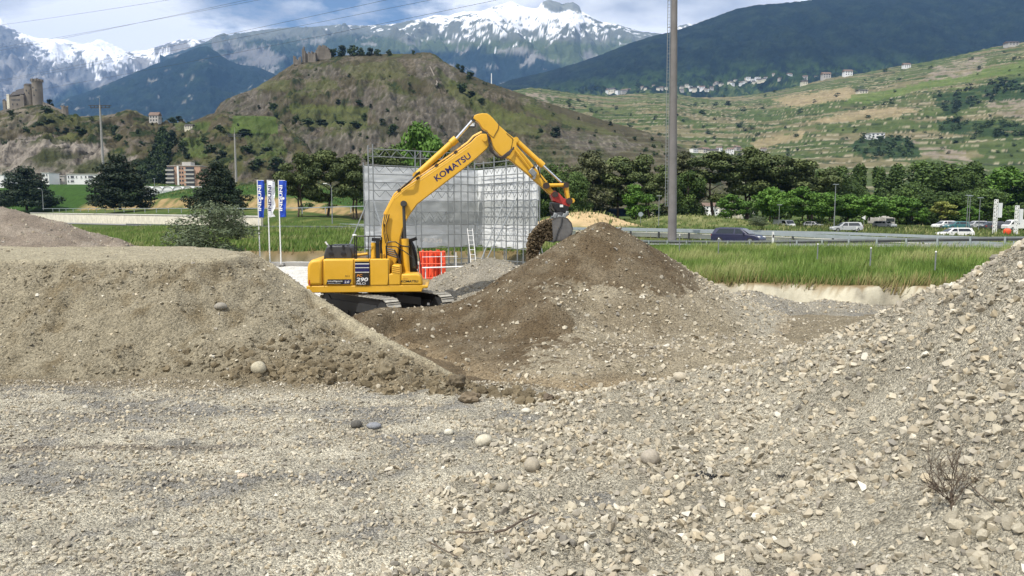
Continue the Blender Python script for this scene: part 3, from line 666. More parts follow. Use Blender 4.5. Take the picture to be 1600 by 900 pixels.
o = np_mesh('site_ground', np.stack([X, Y, Z], -1).reshape(-1, 3), grid_faces(*X.shape), M['gravel'], colors=col_site(X, Y, Z).reshape(-1, 3), smooth=True); o['kind'] = 'structure'
mb = MB(); mb.add([(-90, -30, -0.12), (90, -30, -0.12), (90, 40, -0.12), (-90, 40, -0.12)], [(0, 1, 2, 3)])
o = mb.build('site_subsoil', mat('site_soil_plain', (0.36, 0.33, 0.26), 0.95, noise=0.2, nscale=0.7)); o['kind'] = 'structure'
def col_right(X, Y, Z):
    n = fbm(X / 1.6, Y / 1.6, 5, 311)
    c = base_col((0.44, 0.405, 0.32), X.shape)
    return mixc_(c, (0.35, 0.32, 0.25), sm(0, 0.5, n))
gmesh('gravel_heap', right_h, -4.5, 16, 1.0, 22, 0.085, 0.085, M['gravel'], col_right, cut=-0.5, label='pale coarse gravel heap rising to the right in the foreground', cat='gravel heap')
def col_left(X, Y, Z):
    n = fbm(X / 2.0, Y / 2.0, 5, 321); n2 = fbm(X / 0.5, Y / 0.5, 4, 323)
    c = base_col((0.245, 0.216, 0.155), X.shape)
    c = mixc_(c, (0.17, 0.14, 0.09), sm(0.0, 0.5, n2 * 0.7 + n * 0.5))
    c = mixc_(c, (0.33, 0.295, 0.21), sm(-.12, .02, Z - (2.74 + .032 * (Y - 22))) * (.8 + .2 * sm(-.3, .3, n2)))  # flat mound top painted paler, its sunlit look put into the colour
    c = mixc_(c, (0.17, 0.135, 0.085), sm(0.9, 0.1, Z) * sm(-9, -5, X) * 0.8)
    d = ridge_d(X, Y)
    return mixc_(c, (0.345, 0.305, 0.215), sm(0.36, 0.08, np.abs(d - .06) + 0.16 * n2) * (Z < 2.7))
def ridge_d(x, y):
    best = np.full(np.shape(x), 1e9)
    for (x0, y0, z0), (x1, y1, z1) in zip(RP[:-1], RP[1:]):
        dx, dy = x1 - x0, y1 - y0; t = np.clip(((x - x0) * dx + (y - y0) * dy) / (dx * dx + dy * dy), 0, 1)
        ex = x - x0 - t * dx; ey = y - y0 - t * dy; d = np.hypot(ex, ey) * np.sign(dx * ey - dy * ex)
        best = np.where(np.abs(d) < np.abs(best), d, best)
    return best
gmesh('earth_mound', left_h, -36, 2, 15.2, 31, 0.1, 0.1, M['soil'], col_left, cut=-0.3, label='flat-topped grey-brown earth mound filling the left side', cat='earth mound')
def heap_brown(X, Y, Z):
    qx, qy = proj(X, Y, Z); n = fbm(X / 1.2, Y / 1.2, 4, 331)
    n3 = fbm(X / .35, Y / .35, 3, 335); qx = qx + 30 * n + 26 * n3; qy = qy + 20 * n + 18 * n3
    a = inpoly(qx, qy, [(540, 470), (740, 440), (860, 360), (940, 330), (1000, 360), (1075, 425), (1090, 455), (1000, 458), (930, 445), (880, 450), (850, 462), (905, 505), (850, 560), (790, 580), (700, 575), (600, 530), (540, 510)])
    k = np.clip(-.05 + 1.1 * sm(7.5, 5.2, X - .10 * (Z - 2)) , 0, 1); b_ = sm(-.1, .45, fbm(X / 2.2, Y / 2.2, 4, 337) + .25) * .75
    return np.maximum(a.astype(float), .0) * (0.72 + .28 * sm(-.3, .3, n)) + (1 - a) * b_ * sm(460, 560, qx) * sm(1130, 1000, qx) * .55
def col_heap(X, Y, Z):
    n = fbm(X / 1.4, Y / 1.4, 5, 333); b = heap_brown(X, Y, Z)
    c = base_col((0.27, 0.235, 0.17), X.shape); c = mixc_(c, (0.215, 0.185, 0.13), sm(0, 0.4, n))
    c = mixc_(c, (0.36, 0.335, 0.27), sm(6.5, 9.0, X))
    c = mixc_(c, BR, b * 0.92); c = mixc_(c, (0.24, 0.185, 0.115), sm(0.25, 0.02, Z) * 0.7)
    return c
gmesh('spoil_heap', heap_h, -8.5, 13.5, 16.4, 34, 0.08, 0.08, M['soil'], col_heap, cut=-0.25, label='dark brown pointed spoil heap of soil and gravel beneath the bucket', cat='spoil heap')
def col_const(c0, c1): return lambda X, Y, Z: mixc_(base_col(c0, X.shape), c1, sm(-0.1, 0.4, fbm(X / 1.5, Y / 1.5, 5, 341)))
gmesh('pale_gravel_heap', behind_h, -8, 8, 28.5, 41, 0.11, 0.11, M['gravel'], col_const((0.36, 0.33, 0.27), (0.30, 0.275, 0.22)), cut=-0.2, label='low pale gravel heap behind the excavator under the scaffold', cat='gravel heap')
gmesh('sand_heap', sand_h, -50, -17, 36, 56, 0.22, 0.22, M['gravel'], col_const((0.27, 0.225, 0.18), (0.34, 0.29, 0.235)), cut=-0.2, label='smooth mauve-grey sand heap at the far left edge', cat='sand heap')
gmesh('bank_gravel', bank_h, 4, 25, 28, 37, 0.11, 0.11, M['gravel'], col_const((0.34, 0.315, 0.26), (0.28, 0.265, 0.23)), cut=-0.2, label='low grey gravel heap at the foot of the pale cut bank', cat='gravel heap')
# ================================================================== VEGETATION
rng = np.random.default_rng(11)
def foliage(blobs, n, size, seed, c0, c1, aspect=0.6, shell=0.55, flat=0.0, cvar=0.25):
    r = np.random.default_rng(seed)
    B = np.array([b[:6] for b in blobs], float)
    wgt = (B[:, 3] * B[:, 4] * B[:, 5]) ** 0.66; idx = r.choice(len(B), n, p=wgt / wgt.sum())
    d = r.normal(size=(n, 3)); d /= np.linalg.norm(d, axis=1)[:, None]
    rad = shell + (1.08 - shell) * r.random(n) ** 0.6
    P = B[idx, :3] + d * B[idx, 3:6] * rad[:, None]
    nrm = d + 0.9 * r.normal(size=(n, 3)); nrm[:, 2] += 0.5 + flat; nrm /= np.linalg.norm(nrm, axis=1)[:, None]
    t = np.cross(nrm, r.normal(size=(n, 3))); t /= np.linalg.norm(t, axis=1)[:, None] + 1e-9
    b = np.cross(nrm, t); s = size * (0.6 + 0.8 * r.random(n))[:, None]
    t *= s; b *= s * aspect
    V = np.stack([P - t, P - 0.2 * t - b, P + t, P + 0.1 * t + b], 1).reshape(-1, 3)
    Fq = np.arange(n * 4).reshape(n, 4)
    bt = r.random(len(B))[idx]; lt = r.random(n)
    k = np.clip(0.55 * bt + 0.45 * lt, 0, 1)[:, None]
    C = np.array(c0) * (1 - k) + np.array(c1) * k
    C = C * (1 + cvar * (r.random(n)[:, None] - 0.5))
    return V, Fq, np.repeat(C, 4, 0)
def rblobs(n, seed, H, z0, rmax, br, prof, flat=0.75):
    r = random.Random(seed); out = []
    for i in range(n):
        t = r.random(); z = z0 + (H - z0) * t
        rr = rmax * prof(t) * math.sqrt(r.random()); a = r.random() * 6.283
        q = br * (0.6 + 0.8 * r.random())
        out.append((rr * math.cos(a), rr * math.sin(a), z - 0.2 * q, q, q, q * flat))
    return out
def trunk_mb(H, r0, seed, nl=7, z0=0.3, spread=0.28, multi=1):
    r = random.Random(seed); mb = MB()
    for m_ in range(multi):
        ox = 0 if multi == 1 else r.uniform(-0.8, 0.8)
        pts = []; x = ox; y = 0
        for k in range(7):
            pts.append((x, y, H * 0.86 * k / 6)); x += r.uniform(-.02, .02) * H; y += r.uniform(-.02, .02) * H
        mb.path(pts, [r0 * (1 - 0.13 * k) for k in range(7)], 7)
        for i in range(nl):
            t = z0 + (0.8 - z0) * i / nl; k = min(5, int(t / 0.86 * 6)); p = Vector(pts[k]); a = i * 2.4 + r.random(); L = spread * H * (1.1 - t)
            q = p + Vector((math.cos(a) * L, math.sin(a) * L, L * 0.55))
            mb.path([p, p.lerp(q, 0.5) + Vector((0, 0, 0.02 * H)), q], [r0 * 0.42, r0 * 0.28, r0 * 0.1], 5)
    return mb
PINE = ((0.010, 0.019, 0.009), (0.030, 0.050, 0.020)); PINE2 = ((0.034, 0.056, 0.018), (0.135, 0.165, 0.055))
DARK = ((0.028, 0.052, 0.013), (0.11, 0.175, 0.04)); BRI = ((0.045, 0.10, 0.014), (0.12, 0.23, 0.035))
OLV = ((0.045, 0.055, 0.025), (0.15, 0.16, 0.075)); YEL = ((0.13, 0.15, 0.03), (0.25, 0.27, 0.07)); WIL = ((0.045, 0.068, 0.032), (0.17, 0.205, 0.115))
KIND = {}   # name: (object name, crown builder, H, W, trunk)
def layered(seed, H, R_, tiers=7, z0=0.16):
    r = random.Random(seed); out = []
    for k in range(tiers):
        t = k / (tiers - 1); z = H * (z0 + (0.92 - z0) * t); rr = R_ * (1.0 - t) ** 0.65 * (0.85 + 0.3 * r.random()) + 0.12 * R_
        m_ = max(3, int(11 * (1 - t) + 3))
        for j in range(m_):
            a = j / m_ * 6.283 + r.random() * 0.6; d = rr * (0.55 + 0.45 * r.random())
            out.append((d * math.cos(a), d * math.sin(a), z + r.uniform(-.3, .3), R_ * 0.27 * (0.8 + .5 * r.random()), R_ * 0.27, R_ * 0.13))
        out.append((0, 0, z, rr * 0.5, rr * 0.5, R_ * 0.14))
    return out
round_p = lambda t: math.sqrt(max(0.02, 1 - (2 * t - 0.85) ** 2 * 0.85))
col_p = lambda t: 0.55 + 0.45 * math.sin(min(1, t * 1.1) * math.pi)
def proto(kind):
    H = 10.0
    if kind == 'pine': bl = layered(3, H, 5.4); a = foliage(bl, 13000, 0.22, 3, *PINE, flat=0.6); tr = trunk_mb(H, 0.28, 3, 10)
    elif kind == 'pine_b': bl = layered(8, H, 5.0, 8, 0.12); a = foliage(bl, 13000, 0.22, 8, *PINE, flat=0.6); tr = trunk_mb(H, 0.28, 8, 10)
    elif kind == 'mid_pine': bl = rblobs(34, 12, H, 4.2, 3.9, 1.15, round_p, 0.45); a = foliage(bl, 10000, 0.20, 12, *PINE2, flat=0.5); tr = trunk_mb(H, 0.22, 12, 9, 0.35, 0.34, 2)
    elif kind == 'mid_pine_b': bl = rblobs(30, 15, H, 3.4, 4.1, 1.2, round_p, 0.42); a = foliage(bl, 10000, 0.20, 15, *PINE2, flat=0.5); tr = trunk_mb(H, 0.22, 15, 9, 0.3, 0.34)
    elif kind == 'broad': bl = rblobs(46, 21, H, 1.8, 3.9, 1.2, round_p); a = foliage(bl, 12000, 0.19, 21, *DARK); tr = trunk_mb(H, 0.25, 21)
    elif kind == 'broad_b': bl = rblobs(40, 24, H, 1.2, 3.6, 1.3, col_p); a = foliage(bl, 12000, 0.19, 24, *DARK); tr = trunk_mb(H, 0.25, 24)
    elif kind == 'bright': bl = rblobs(40, 31, H, 2.4, 4.6, 1.35, round_p, 0.6); a = foliage(bl, 7000, 0.30, 31, *BRI); tr = trunk_mb(H, 0.2, 31)
    elif kind == 'bright_b': bl = rblobs(34, 34, H, 2.2, 4.2, 1.4, round_p, 0.7); a = foliage(bl, 7000, 0.30, 34, *BRI); tr = trunk_mb(H, 0.2, 34)
    elif kind == 'olive': bl = rblobs(36, 41, H, 1.6, 2.9, 1.0, col_p); a = foliage(bl, 11000, 0.17, 41, *OLV); tr = trunk_mb(H, 0.2, 41, 9)
    elif kind == 'poplar': bl = rblobs(26, 51, H, 0.8, 1.0, 0.8, col_p, 1.3); a = foliage(bl, 4500, 0.24, 51, *DARK); tr = trunk_mb(H, 0.16, 51, 5, 0.3, 0.1)
    elif kind == 'yellow': bl = rblobs(26, 61, H, 3.0, 4.0, 1.1, round_p, 0.7); a = foliage(bl, 2600, 0.36, 61, *YEL, shell=0.3); tr = trunk_mb(H, 0.22, 61)
    elif kind == 'young': bl = rblobs(26, 65, H, 2.6, 3.8, 1.2, round_p, 0.75); a = foliage(bl, 4200, 0.32, 65, *BRI, shell=0.35); tr = trunk_mb(H, 0.22, 65)
    elif kind == 'bush': bl = rblobs(34, 71, H, 0.6, 5.2, 1.7, lambda t: math.sqrt(max(.05, 1 - t * t)), 0.8); a = foliage(bl, 9000, 0.27, 71, *WIL, aspect=0.35, shell=0.4); tr = trunk_mb(H * 0.6, 0.2, 71, 9, 0.05, 0.7)
    w = float(np.ptp(a[0][:, 0]) * 0.94); h = float(np.percentile(a[0][:, 2], 99.6))
    return a, tr, w, h
PR = {}
NAME = {'pine': 'pine_tree', 'pine_b': 'pine_tree', 'mid_pine': 'pine_tree', 'mid_pine_b': 'pine_tree', 'broad': 'broadleaf_tree', 'broad_b': 'broadleaf_tree', 'bright': 'broadleaf_tree', 'bright_b': 'broadleaf_tree', 'olive': 'poplar_tree', 'poplar': 'poplar_tree', 'yellow': 'young_tree', 'young': 'young_tree', 'bush': 'willow_shrub'}
def tree(kind, px, top, base, wpx, Y, label, group=None, rz=None, cat='tree'):
    b = W(px, base, Y); t = W(px, top, Y); h = t.z - b.z; w = wpx / F * Y * (1.28 if Y > 100 and kind not in ('pine', 'pine_b') else 1.08)
    first = kind not in PR
    if first:
        a, tr, pw, ph = proto(kind)
        root = empty(NAME[kind], b)
        np_mesh('crown', a[0], a[1], M['leaf'], root, colors=a[2], smooth=False)
        tr.build('trunk', M['bark'], root)
        PR[kind] = (root, pw, ph)
    root, pw, ph = PR[kind]
    o = root if first else copy_tree(root)
    o.location = b; s = w / pw; o.scale = (s, s, h / ph)
    o.rotation_euler = (0, 0, rz if rz is not None else (px * 0.37) % 6.28)
    for k in ('label', 'category', 'group'):
        if k in o: del o[k]
    return tag(o, label, cat, group)
# left pines on the bank
tree('pine', 42, 262, 329, 92, 300, 'large dark pine at the left edge in front of the white houses')
tree('pine_b', 188, 244, 328, 92, 226, 'large dark pine left of the greenhouse, tallest of the three on the bank')
tree('pine', 342, 254, 333, 88, 181, 'large dark pine between the greenhouse and the flags', rz=2.1)
# pines behind the flags and the scaffold's left side
for i, (px, top, w, k, lb) in enumerate([(472, 240, 60, 'mid_pine', 'tall dark pine right behind the flags'), (512, 236, 66, 'mid_pine_b', 'dark pine with two bare trunks left of the scaffold'), (552, 242, 60, 'mid_pine', 'dark pine touching the left edge of the scaffold'), (600, 232, 66, 'mid_pine_b', 'dark pine rising behind the left bay of the scaffold')]):
    tree(k, px, top, 342, w, 150 + 6 * (i % 2), lb, rz=i * 1.7)
tree('bright', 660, 196, 345, 84, 165, 'tall bright green tree above the scaffold behind the boom', rz=1.0)
tree('broad', 625, 226, 345, 60, 172, 'dark leafy tree behind the boom above the scaffold')
tree('broad_b', 720, 250, 345, 70, 170, 'dark green tree behind the scaffold between boom and arm')
tree('mid_pine', 775, 246, 345, 70, 172, 'dark pine behind the right bay of the scaffold')
tree('broad', 835, 262, 345, 60, 158, 'dark leafy tree just right of the scaffold behind the arm')
tree('broad_b', 868, 258, 345, 58, 162, 'dark leafy tree behind the tilting coupler')
tree('olive', 925, 238, 344, 66, 158, 'dusty olive poplar right of the excavator arm')
tree('broad', 897, 270, 345, 44, 150, 'low dark leafy tree beside the dusty poplar')
tree('mid_pine_b', 965, 246, 344, 66, 160, 'spreading pine behind the small bright tree')
tree('mid_pine', 1008, 243, 344, 70, 156, 'spreading pine left of the concrete pylon')
tree('young', 993, 289, 345, 42, 146, 'small bright green tree left of the concrete pylon')
tree('olive', 1062, 240, 343, 56, 168, 'pale olive tree just right of the concrete pylon')
tree('broad_b', 1075, 268, 344, 50, 160, 'green leafy tree low beside the concrete pylon')
tree('mid_pine_b', 1115, 238, 342, 78, 162, 'broad pine above the dark blue car')
tree('mid_pine', 1165, 232, 342, 84, 166, 'tall spreading pine right of the blue car')
tree('mid_pine_b', 1213, 244, 342, 80, 168, 'spreading pine above the white van')
tree('mid_pine', 1262, 252, 342, 74, 172, 'spreading pine left of the roadside lamp')
tree('broad', 1300, 262, 342, 56, 182, 'dark bushy tree behind the roadside lamp')
tree('young', 1143, 304, 346, 40, 142, 'small bright green tree right of the dark blue car')
for i, (px, top, w, lb) in enumerate([(1203, 294, 46, 'bright green roadside tree above the white van'), (1253, 293, 50, 'bright green roadside tree left of the roadside lamp'), (1296, 301, 42, 'bright green roadside tree at the roadside lamp'), (1324, 304, 46, 'bright green roadside tree above the silver car'), (1358, 305, 52, 'bright green roadside tree left of the covered lorry'), (1404, 307, 50, 'bright green roadside tree right of the covered lorry')]):
    tree('bright' if i % 2 else 'bright_b', px, top, 345, w, 150 + 3 * (i % 2), lb, 'bright trees along the road', rz=i * 1.1)
tree('poplar', 1340, 258, 344, 22, 230, 'slim dark poplar, left of the two in the gap between the pines and the wood')
tree('poplar', 1371, 262, 344, 22, 228, 'slim dark poplar middle of the row before the vineyards')
tree('poplar', 1395, 258, 344, 24, 232, 'slim dark poplar touching the big dark tree')
tree('broad_b', 1322, 278, 344, 44, 215, 'blue-green dark tree behind the bright roadside trees')
tree('broad', 1455, 254, 344, 96, 205, 'huge dark broadleaf tree right of the poplars', rz=0.4)
tree('broad_b', 1425, 288, 344, 54, 190, 'dark tree in front of the huge broadleaf tree')
tree('broad', 1500, 272, 344, 60, 200, 'dark tree right of the huge broadleaf tree')
tree('poplar', 1522, 254, 344, 26, 220, 'dark poplar between the two big right-hand trees')
tree('bright_b', 1568, 262, 345, 74, 210, 'large mid green tree behind the lattice sign mast', rz=2.0)
tree('broad_b', 1612, 270, 345, 50, 205, 'dark tree at the right edge')
tree('broad', 1540, 296, 346, 60, 180, 'low dark tree between the lamp posts and the sign mast')
tree('broad_b', 1478, 300, 346, 60, 180, 'low dark tree behind the yellow tree')
tree('yellow', 1471, 315, 350, 30, 150, 'small yellowish tree beneath the huge broadleaf tree')
tree('young', 1441, 325, 351, 20, 150, 'tiny bright green tree left of the yellow tree')
tree('young', 1515, 322, 350, 24, 152, 'small bright green tree beside the twin lamp posts')
tree('young', 1574, 322, 350, 22, 152, 'small bright green tree right of the lattice sign mast')
tree('bush', 333, 318, 402, 128, 58, 'big grey-green willow shrub in front of the wall left of the flags', cat='shrub')
tree('bush', 1184, 338, 352, 26, 125, 'small pale grey-green shrub behind the dark blue car', cat='shrub')
# ---- hill trees and shrubs
def shrub_mesh(seed, n, s, cols):
    bl = rblobs(9, seed, 1.0, 0.15, 0.36, 0.22, lambda t: 1 - 0.5 * t, 0.8)
    return foliage(bl, n, s, seed, *cols)
SH = []; SHA = []; XTRA = {}; HS = ((0.018, 0.034, 0.010), (0.060, 0.095, 0.026))
for k in range(3):
    a = shrub_mesh(200 + k, 420, 0.085, HS if k else PINE)
    o = np_mesh('hill_shrub', a[0], a[1], M['leaf'], colors=a[2]); SH.append(o); SHA.append(a)
used = [False] * 3; shi = 0
def shrub(surf, px, py, wpx, hpx, label, group, name='hill_shrub', cat='shrub', stuff=False):
    global shi
    k = shi % 3; shi += 1
    p = hit(surf, px, py)
    if stuff or shi > 292:
        rz_s = px; sx = wpx / F * p.y * 1.1; sz = hpx / F * p.y * 1.15; V = SHA[k][0]
        c_, s_ = math.cos(rz_s), math.sin(rz_s); X = np.stack([(V[:, 0] * c_ - V[:, 1] * s_) * sx + p.x, (V[:, 0] * s_ + V[:, 1] * c_) * sx + p.y, V[:, 2] * sz + p.z - .12 * hpx / F * p.y], -1); X = (X.reshape(-1, 4, 3) - X.reshape(-1, 4, 3).mean(1, keepdims=True)) * 1.35 + X.reshape(-1, 4, 3).mean(1, keepdims=True); X = X.reshape(-1, 3)
        XTRA.setdefault(surf, []).append((X[:320], SHA[k][2][:320])); return
    vpos = 'upper' if py < {'ruin_hill': 140, 'castle_hill': 205}.get(surf, 160) else 'lower'; e1, e2 = {'ruin_hill': (520, 720), 'castle_hill': (150, 310)}.get(surf, (1100, 1380)); hpos = 'left' if px < e1 else ('central' if px < e2 else 'right')
    if group and 'trees' not in group and 'wood' not in group: label = label + ', %s %s part' % (vpos, hpos); group = group + ', %s %s part' % (vpos, hpos)
    o = SH[k] if not used[k] else SH[k].copy()
    if used[k]: col.objects.link(o)
    used[k] = True
    if o.name.split('.')[0] != name: o.name = name
    o.location = p - Vector((0, 0, 0.12 * hpx / F * p.y)); o.scale = (wpx / F * p.y * 1.1, wpx / F * p.y * 1.1, hpx / F * p.y * 1.15); o.rotation_euler = (0, 0, px)
    tag(o, label, cat, group)
GR = 'dark shrubs on the ruin hill'; LB = 'small dark shrub growing on the rocky slope of the ruin hill'
r_ = random.Random(5)
for (px, py, w, h) in [(867, 213, 22, 14), (844, 207, 9, 8), (732, 122, 14, 10), (722, 113, 10, 10), (716, 106, 8, 8), (724, 145, 20, 14), (735, 152, 18, 10), (752, 160, 16, 7), (645, 85, 6, 7), (527, 163, 10, 7), (559, 163, 12, 7), (425, 172, 16, 12), (432, 190, 10, 12), (570, 186, 10, 10), (612, 207, 18, 14), (600, 196, 12, 10), (555, 198, 24, 8), (530, 198, 26, 9), (505, 196, 24, 9), (480, 196, 22, 10), (465, 192, 14, 12)]:
    shrub('ruin_hill', px, py, w, h, LB, GR)
for i in range(95):
    px = r_.uniform(360, 1050); lo = np.interp(px, [360, 450, 560, 690, 800, 1050], [160, 112, 95, 100, 150, 222]); py = r_.uniform(lo, 245)
    w = r_.uniform(3, 8); shrub('ruin_hill', px, py, w, w * .8, LB, GR, stuff=i > 40)
for (px, h, lb) in [(523, 9, 'small round tree on the hilltop right of the ruined keep'), (534, 12, 'dark tree on the hilltop, left of the pointed one'), (552, 13, 'pointed dark tree on the hilltop middle'), (565, 9, 'dark low tree right of the pointed hilltop tree'), (577, 9, 'dark bushy tree at hilltop centre'), (590, 8, 'dark low tree at the right end of the hilltop row'), (609, 7, 'lone tiny tree on the bare hilltop right of the row')]:
    shrub('ruin_hill', px, 87, h * 1.5, h * 1.25, lb, 'trees on the hilltop by the ruin', 'hilltop_tree', 'tree')
GR = 'dark shrubs on the castle hill'; LB = 'small dark shrub growing on the grassy slope below the castle'
for (px, py, w, h) in [(79, 168, 12, 12), (72, 178, 20, 12), (90, 190, 24, 8), (75, 195, 20, 8), (60, 198, 16, 8), (132, 210, 22, 9), (120, 205, 14, 8), (180, 205, 14, 10), (188, 222, 18, 12), (100, 208, 12, 8), (40, 208, 12, 10), (270, 190, 16, 8), (280, 189, 14, 7), (297, 201, 14, 10), (345, 205, 18, 9), (385, 211, 26, 8), (320, 225, 14, 12), (285, 236, 14, 16), (292, 248, 14, 16), (330, 238, 22, 12), (390, 240, 26, 14), (415, 245, 28, 14), (400, 262, 30, 14), (430, 262, 28, 18), (345, 250, 22, 14), (10, 230, 14, 10), (20, 180, 12, 8)]:
    shrub('castle_hill', px, py, w, h, LB, GR)
for i in range(110):
    px = r_.uniform(0, 460); py = r_.uniform(np.interp(px, [0, 60, 110, 205, 270, 460], [180, 172, 184, 176, 194, 190]), 262)
    if 0 < px < 165 and 216 < py: continue
    w = r_.uniform(3.5, 9); shrub('castle_hill', px, py, w, w * .8, LB, GR, stuff=i > 40)
for i in range(46):   # the dark wood in the gully
    t = i / 45; px = 262 - 30 * t + r_.uniform(-18, 18) * (0.5 + t * .6); py = 218 + 80 * t
    gw = ('upper end', 'middle', 'lower end')[min(2, int(t * 3))]; shrub('castle_hill', px, py, 15, 20, 'dark green tree at the %s of the narrow wood in the gully' % gw, 'gully wood trees, ' + gw, 'gully_tree', 'tree')
GR = 'dark bushes among the vineyards'; LB = 'small dark bush on a wall between vineyard terraces'
for i in range(150):
    px = r_.uniform(815, 1620); py = r_.uniform(np.interp(px, [815, 1100, 1300, 1600], [150, 156, 126, 72]), 245)
    w = r_.uniform(3, 9); shrub('vineyard_slope', px, py, w * 1.3, w * .7, LB, GR, stuff=i > 60)
for i in range(110):
    P = BUSHP[i % 3]; cx = sum(p[0] for p in P) / len(P); cy = sum(p[1] for p in P) / len(P)
    for _ in range(20):
        px = cx + r_.uniform(-90, 90); py = cy + r_.uniform(-30, 30)
        if inpoly(np.array(px), np.array(py), P): break
    else: continue
    shrub('vineyard_slope', px, py, r_.uniform(8, 16), r_.uniform(6, 10), 'dark round bush in a thicket on the vineyard slope', 'thickets on the vineyard slope', stuff=True)
for i in range(60):
    px = r_.uniform(800, 1330); py = r_.uniform(np.interp(px, [800, 1330], [142, 112]), np.interp(px, [800, 1200, 1330], [150, 143, 118]))
    shrub('forested_ridge', px, py, r_.uniform(5, 9), r_.uniform(4, 8), 'dark tree among the far village houses', 'trees of the far villages', 'village_tree', 'tree', stuff=True)
for sf, L_ in XTRA.items():
    V = np.vstack([a[0] for a in L_]); C_ = np.vstack([a[1] for a in L_])
    o = np_mesh('far_bushes', V, np.arange(len(V)).reshape(-1, 4), M['leaf'], colors=C_); tag(o, 'small scattered bushes and thickets on the ' + sf.replace('_', ' '), 'bushes', kind='stuff')
# ---- undergrowth behind the roadside trees
def hedge(name, x0, x1, Y, ztop, seed, label, n=16000, cols=DARK, sz=.38):
    rg = random.Random(seed); bl = []
    a = W(x0, 340, Y).x; b = W(x1, 340, Y).x; k = int((b - a) / 1.6)
    for i in range(k):
        x = lerp(a, b, (i + rg.random()) / k); t = rg.random(); bl.append((x, Y + rg.uniform(-4, 4), 1.0 + (ztop * (0.7 + .5 * rg.random())) * t, 2.0, 2.0, 1.5))
        bl.append((x, Y + rg.uniform(-3, 3), 1.2, 2.0, 2.0, 1.8))
    f = foliage(bl, n, sz, seed, *cols); o = np_mesh(name, f[0], f[1], M['leaf'], colors=f[2]); return tag(o, label, 'undergrowth', kind='stuff')
hedge('undergrowth', 835, 1095, 172, 7.5, 5, 'dark undergrowth beneath the trees left and right of the pylon')
hedge('undergrowth', 1160, 1640, 196, 7.5, 6, 'dark undergrowth beneath the trees on the right', 26000)
hedge('undergrowth', 440, 580, 176, 7.0, 7, 'dark undergrowth beneath the pines behind the flags', 9000)
hedge('undergrowth', 575, 835, 180, 7.0, 8, 'dark undergrowth behind the scaffold', 12000)
# ---- grass
def blades(name, x0, x1, y0, y1, n, h, w, test, seed, cols, tan=None, zf=vh):
    r = np.random.default_rng(seed)
    x = r.uniform(x0, x1, n); y = r.uniform(y0, y1, n)
    k = test(x, y); x = x[k]; y = y[k]; n = len(x)
    z = zf(x, y) - 0.03
    cl = fbm(x / 1.3, y / 1.3, 4, seed); big = fbm(x / 5, y / 5, 3, seed + 3)
    hh = h * (0.40 + 0.75 * r.random(n)) * (1 + 0.6 * cl + .35 * big)
    a = r.uniform(0, math.pi, n); ww = w * (0.6 + 0.8 * r.random(n))
    lx = (r.normal(0, 0.22, n) + 0.28 * big + 0.1) * hh; ly = r.normal(0, 0.2, n) * hh
    dx = np.cos(a) * ww / 2; dy = np.sin(a) * ww / 2
    V = np.stack([np.stack([x - dx, y - dy, z], -1), np.stack([x + dx, y + dy, z], -1), np.stack([x + lx, y + ly, z + hh], -1)], 1)
    t = np.clip(0.45 + 0.5 * cl + 0.35 * (r.random(n) - 0.5) + 0.3 * big, 0, 1)[:, None]
    C = np.array(cols[0]) * (1 - t) + np.array(cols[1]) * t
    dryf = np.clip(sm(0.15, 0.7, big + 0.6 * (r.random(n) - .3)), 0, 1)[:, None] * 0.7
    C = C * (1 - dryf) + np.array((0.30, 0.29, 0.13)) * dryf
    if tan is not None:
        tt = tan(x, y, r.random(n))[:, None]; C = C * (1 - tt) + np.array((0.24, 0.17, 0.085)) * tt
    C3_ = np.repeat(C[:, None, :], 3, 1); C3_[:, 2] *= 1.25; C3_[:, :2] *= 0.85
    o = np_mesh(name, V.reshape(-1, 3), np.arange(n * 3).reshape(n, 3), M['grass'], colors=C3_.reshape(-1, 3), smooth=False)
    return tag(o, kind='stuff')
GC = ((0.055, 0.105, 0.018), (0.18, 0.265, 0.058))
dE = lambda x, y: y - edgeY(x)
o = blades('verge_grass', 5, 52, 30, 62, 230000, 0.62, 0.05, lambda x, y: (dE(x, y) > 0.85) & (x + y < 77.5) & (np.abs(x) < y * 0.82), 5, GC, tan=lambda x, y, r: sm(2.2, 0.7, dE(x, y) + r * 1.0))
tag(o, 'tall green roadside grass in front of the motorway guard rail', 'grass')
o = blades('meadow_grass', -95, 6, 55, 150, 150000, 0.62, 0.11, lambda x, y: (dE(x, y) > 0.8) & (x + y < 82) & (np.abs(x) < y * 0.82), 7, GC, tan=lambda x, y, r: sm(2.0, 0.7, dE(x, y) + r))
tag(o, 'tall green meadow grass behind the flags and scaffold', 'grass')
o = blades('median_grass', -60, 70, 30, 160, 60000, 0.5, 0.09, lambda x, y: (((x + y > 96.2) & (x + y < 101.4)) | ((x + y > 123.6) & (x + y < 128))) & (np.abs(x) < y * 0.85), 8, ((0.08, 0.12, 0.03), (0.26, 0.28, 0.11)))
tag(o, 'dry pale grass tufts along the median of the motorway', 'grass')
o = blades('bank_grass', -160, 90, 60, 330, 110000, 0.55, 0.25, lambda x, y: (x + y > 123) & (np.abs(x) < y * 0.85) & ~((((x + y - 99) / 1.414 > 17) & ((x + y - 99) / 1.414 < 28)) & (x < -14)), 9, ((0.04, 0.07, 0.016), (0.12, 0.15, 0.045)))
tag(o, 'rough grass on the banks beyond the motorway', 'grass')
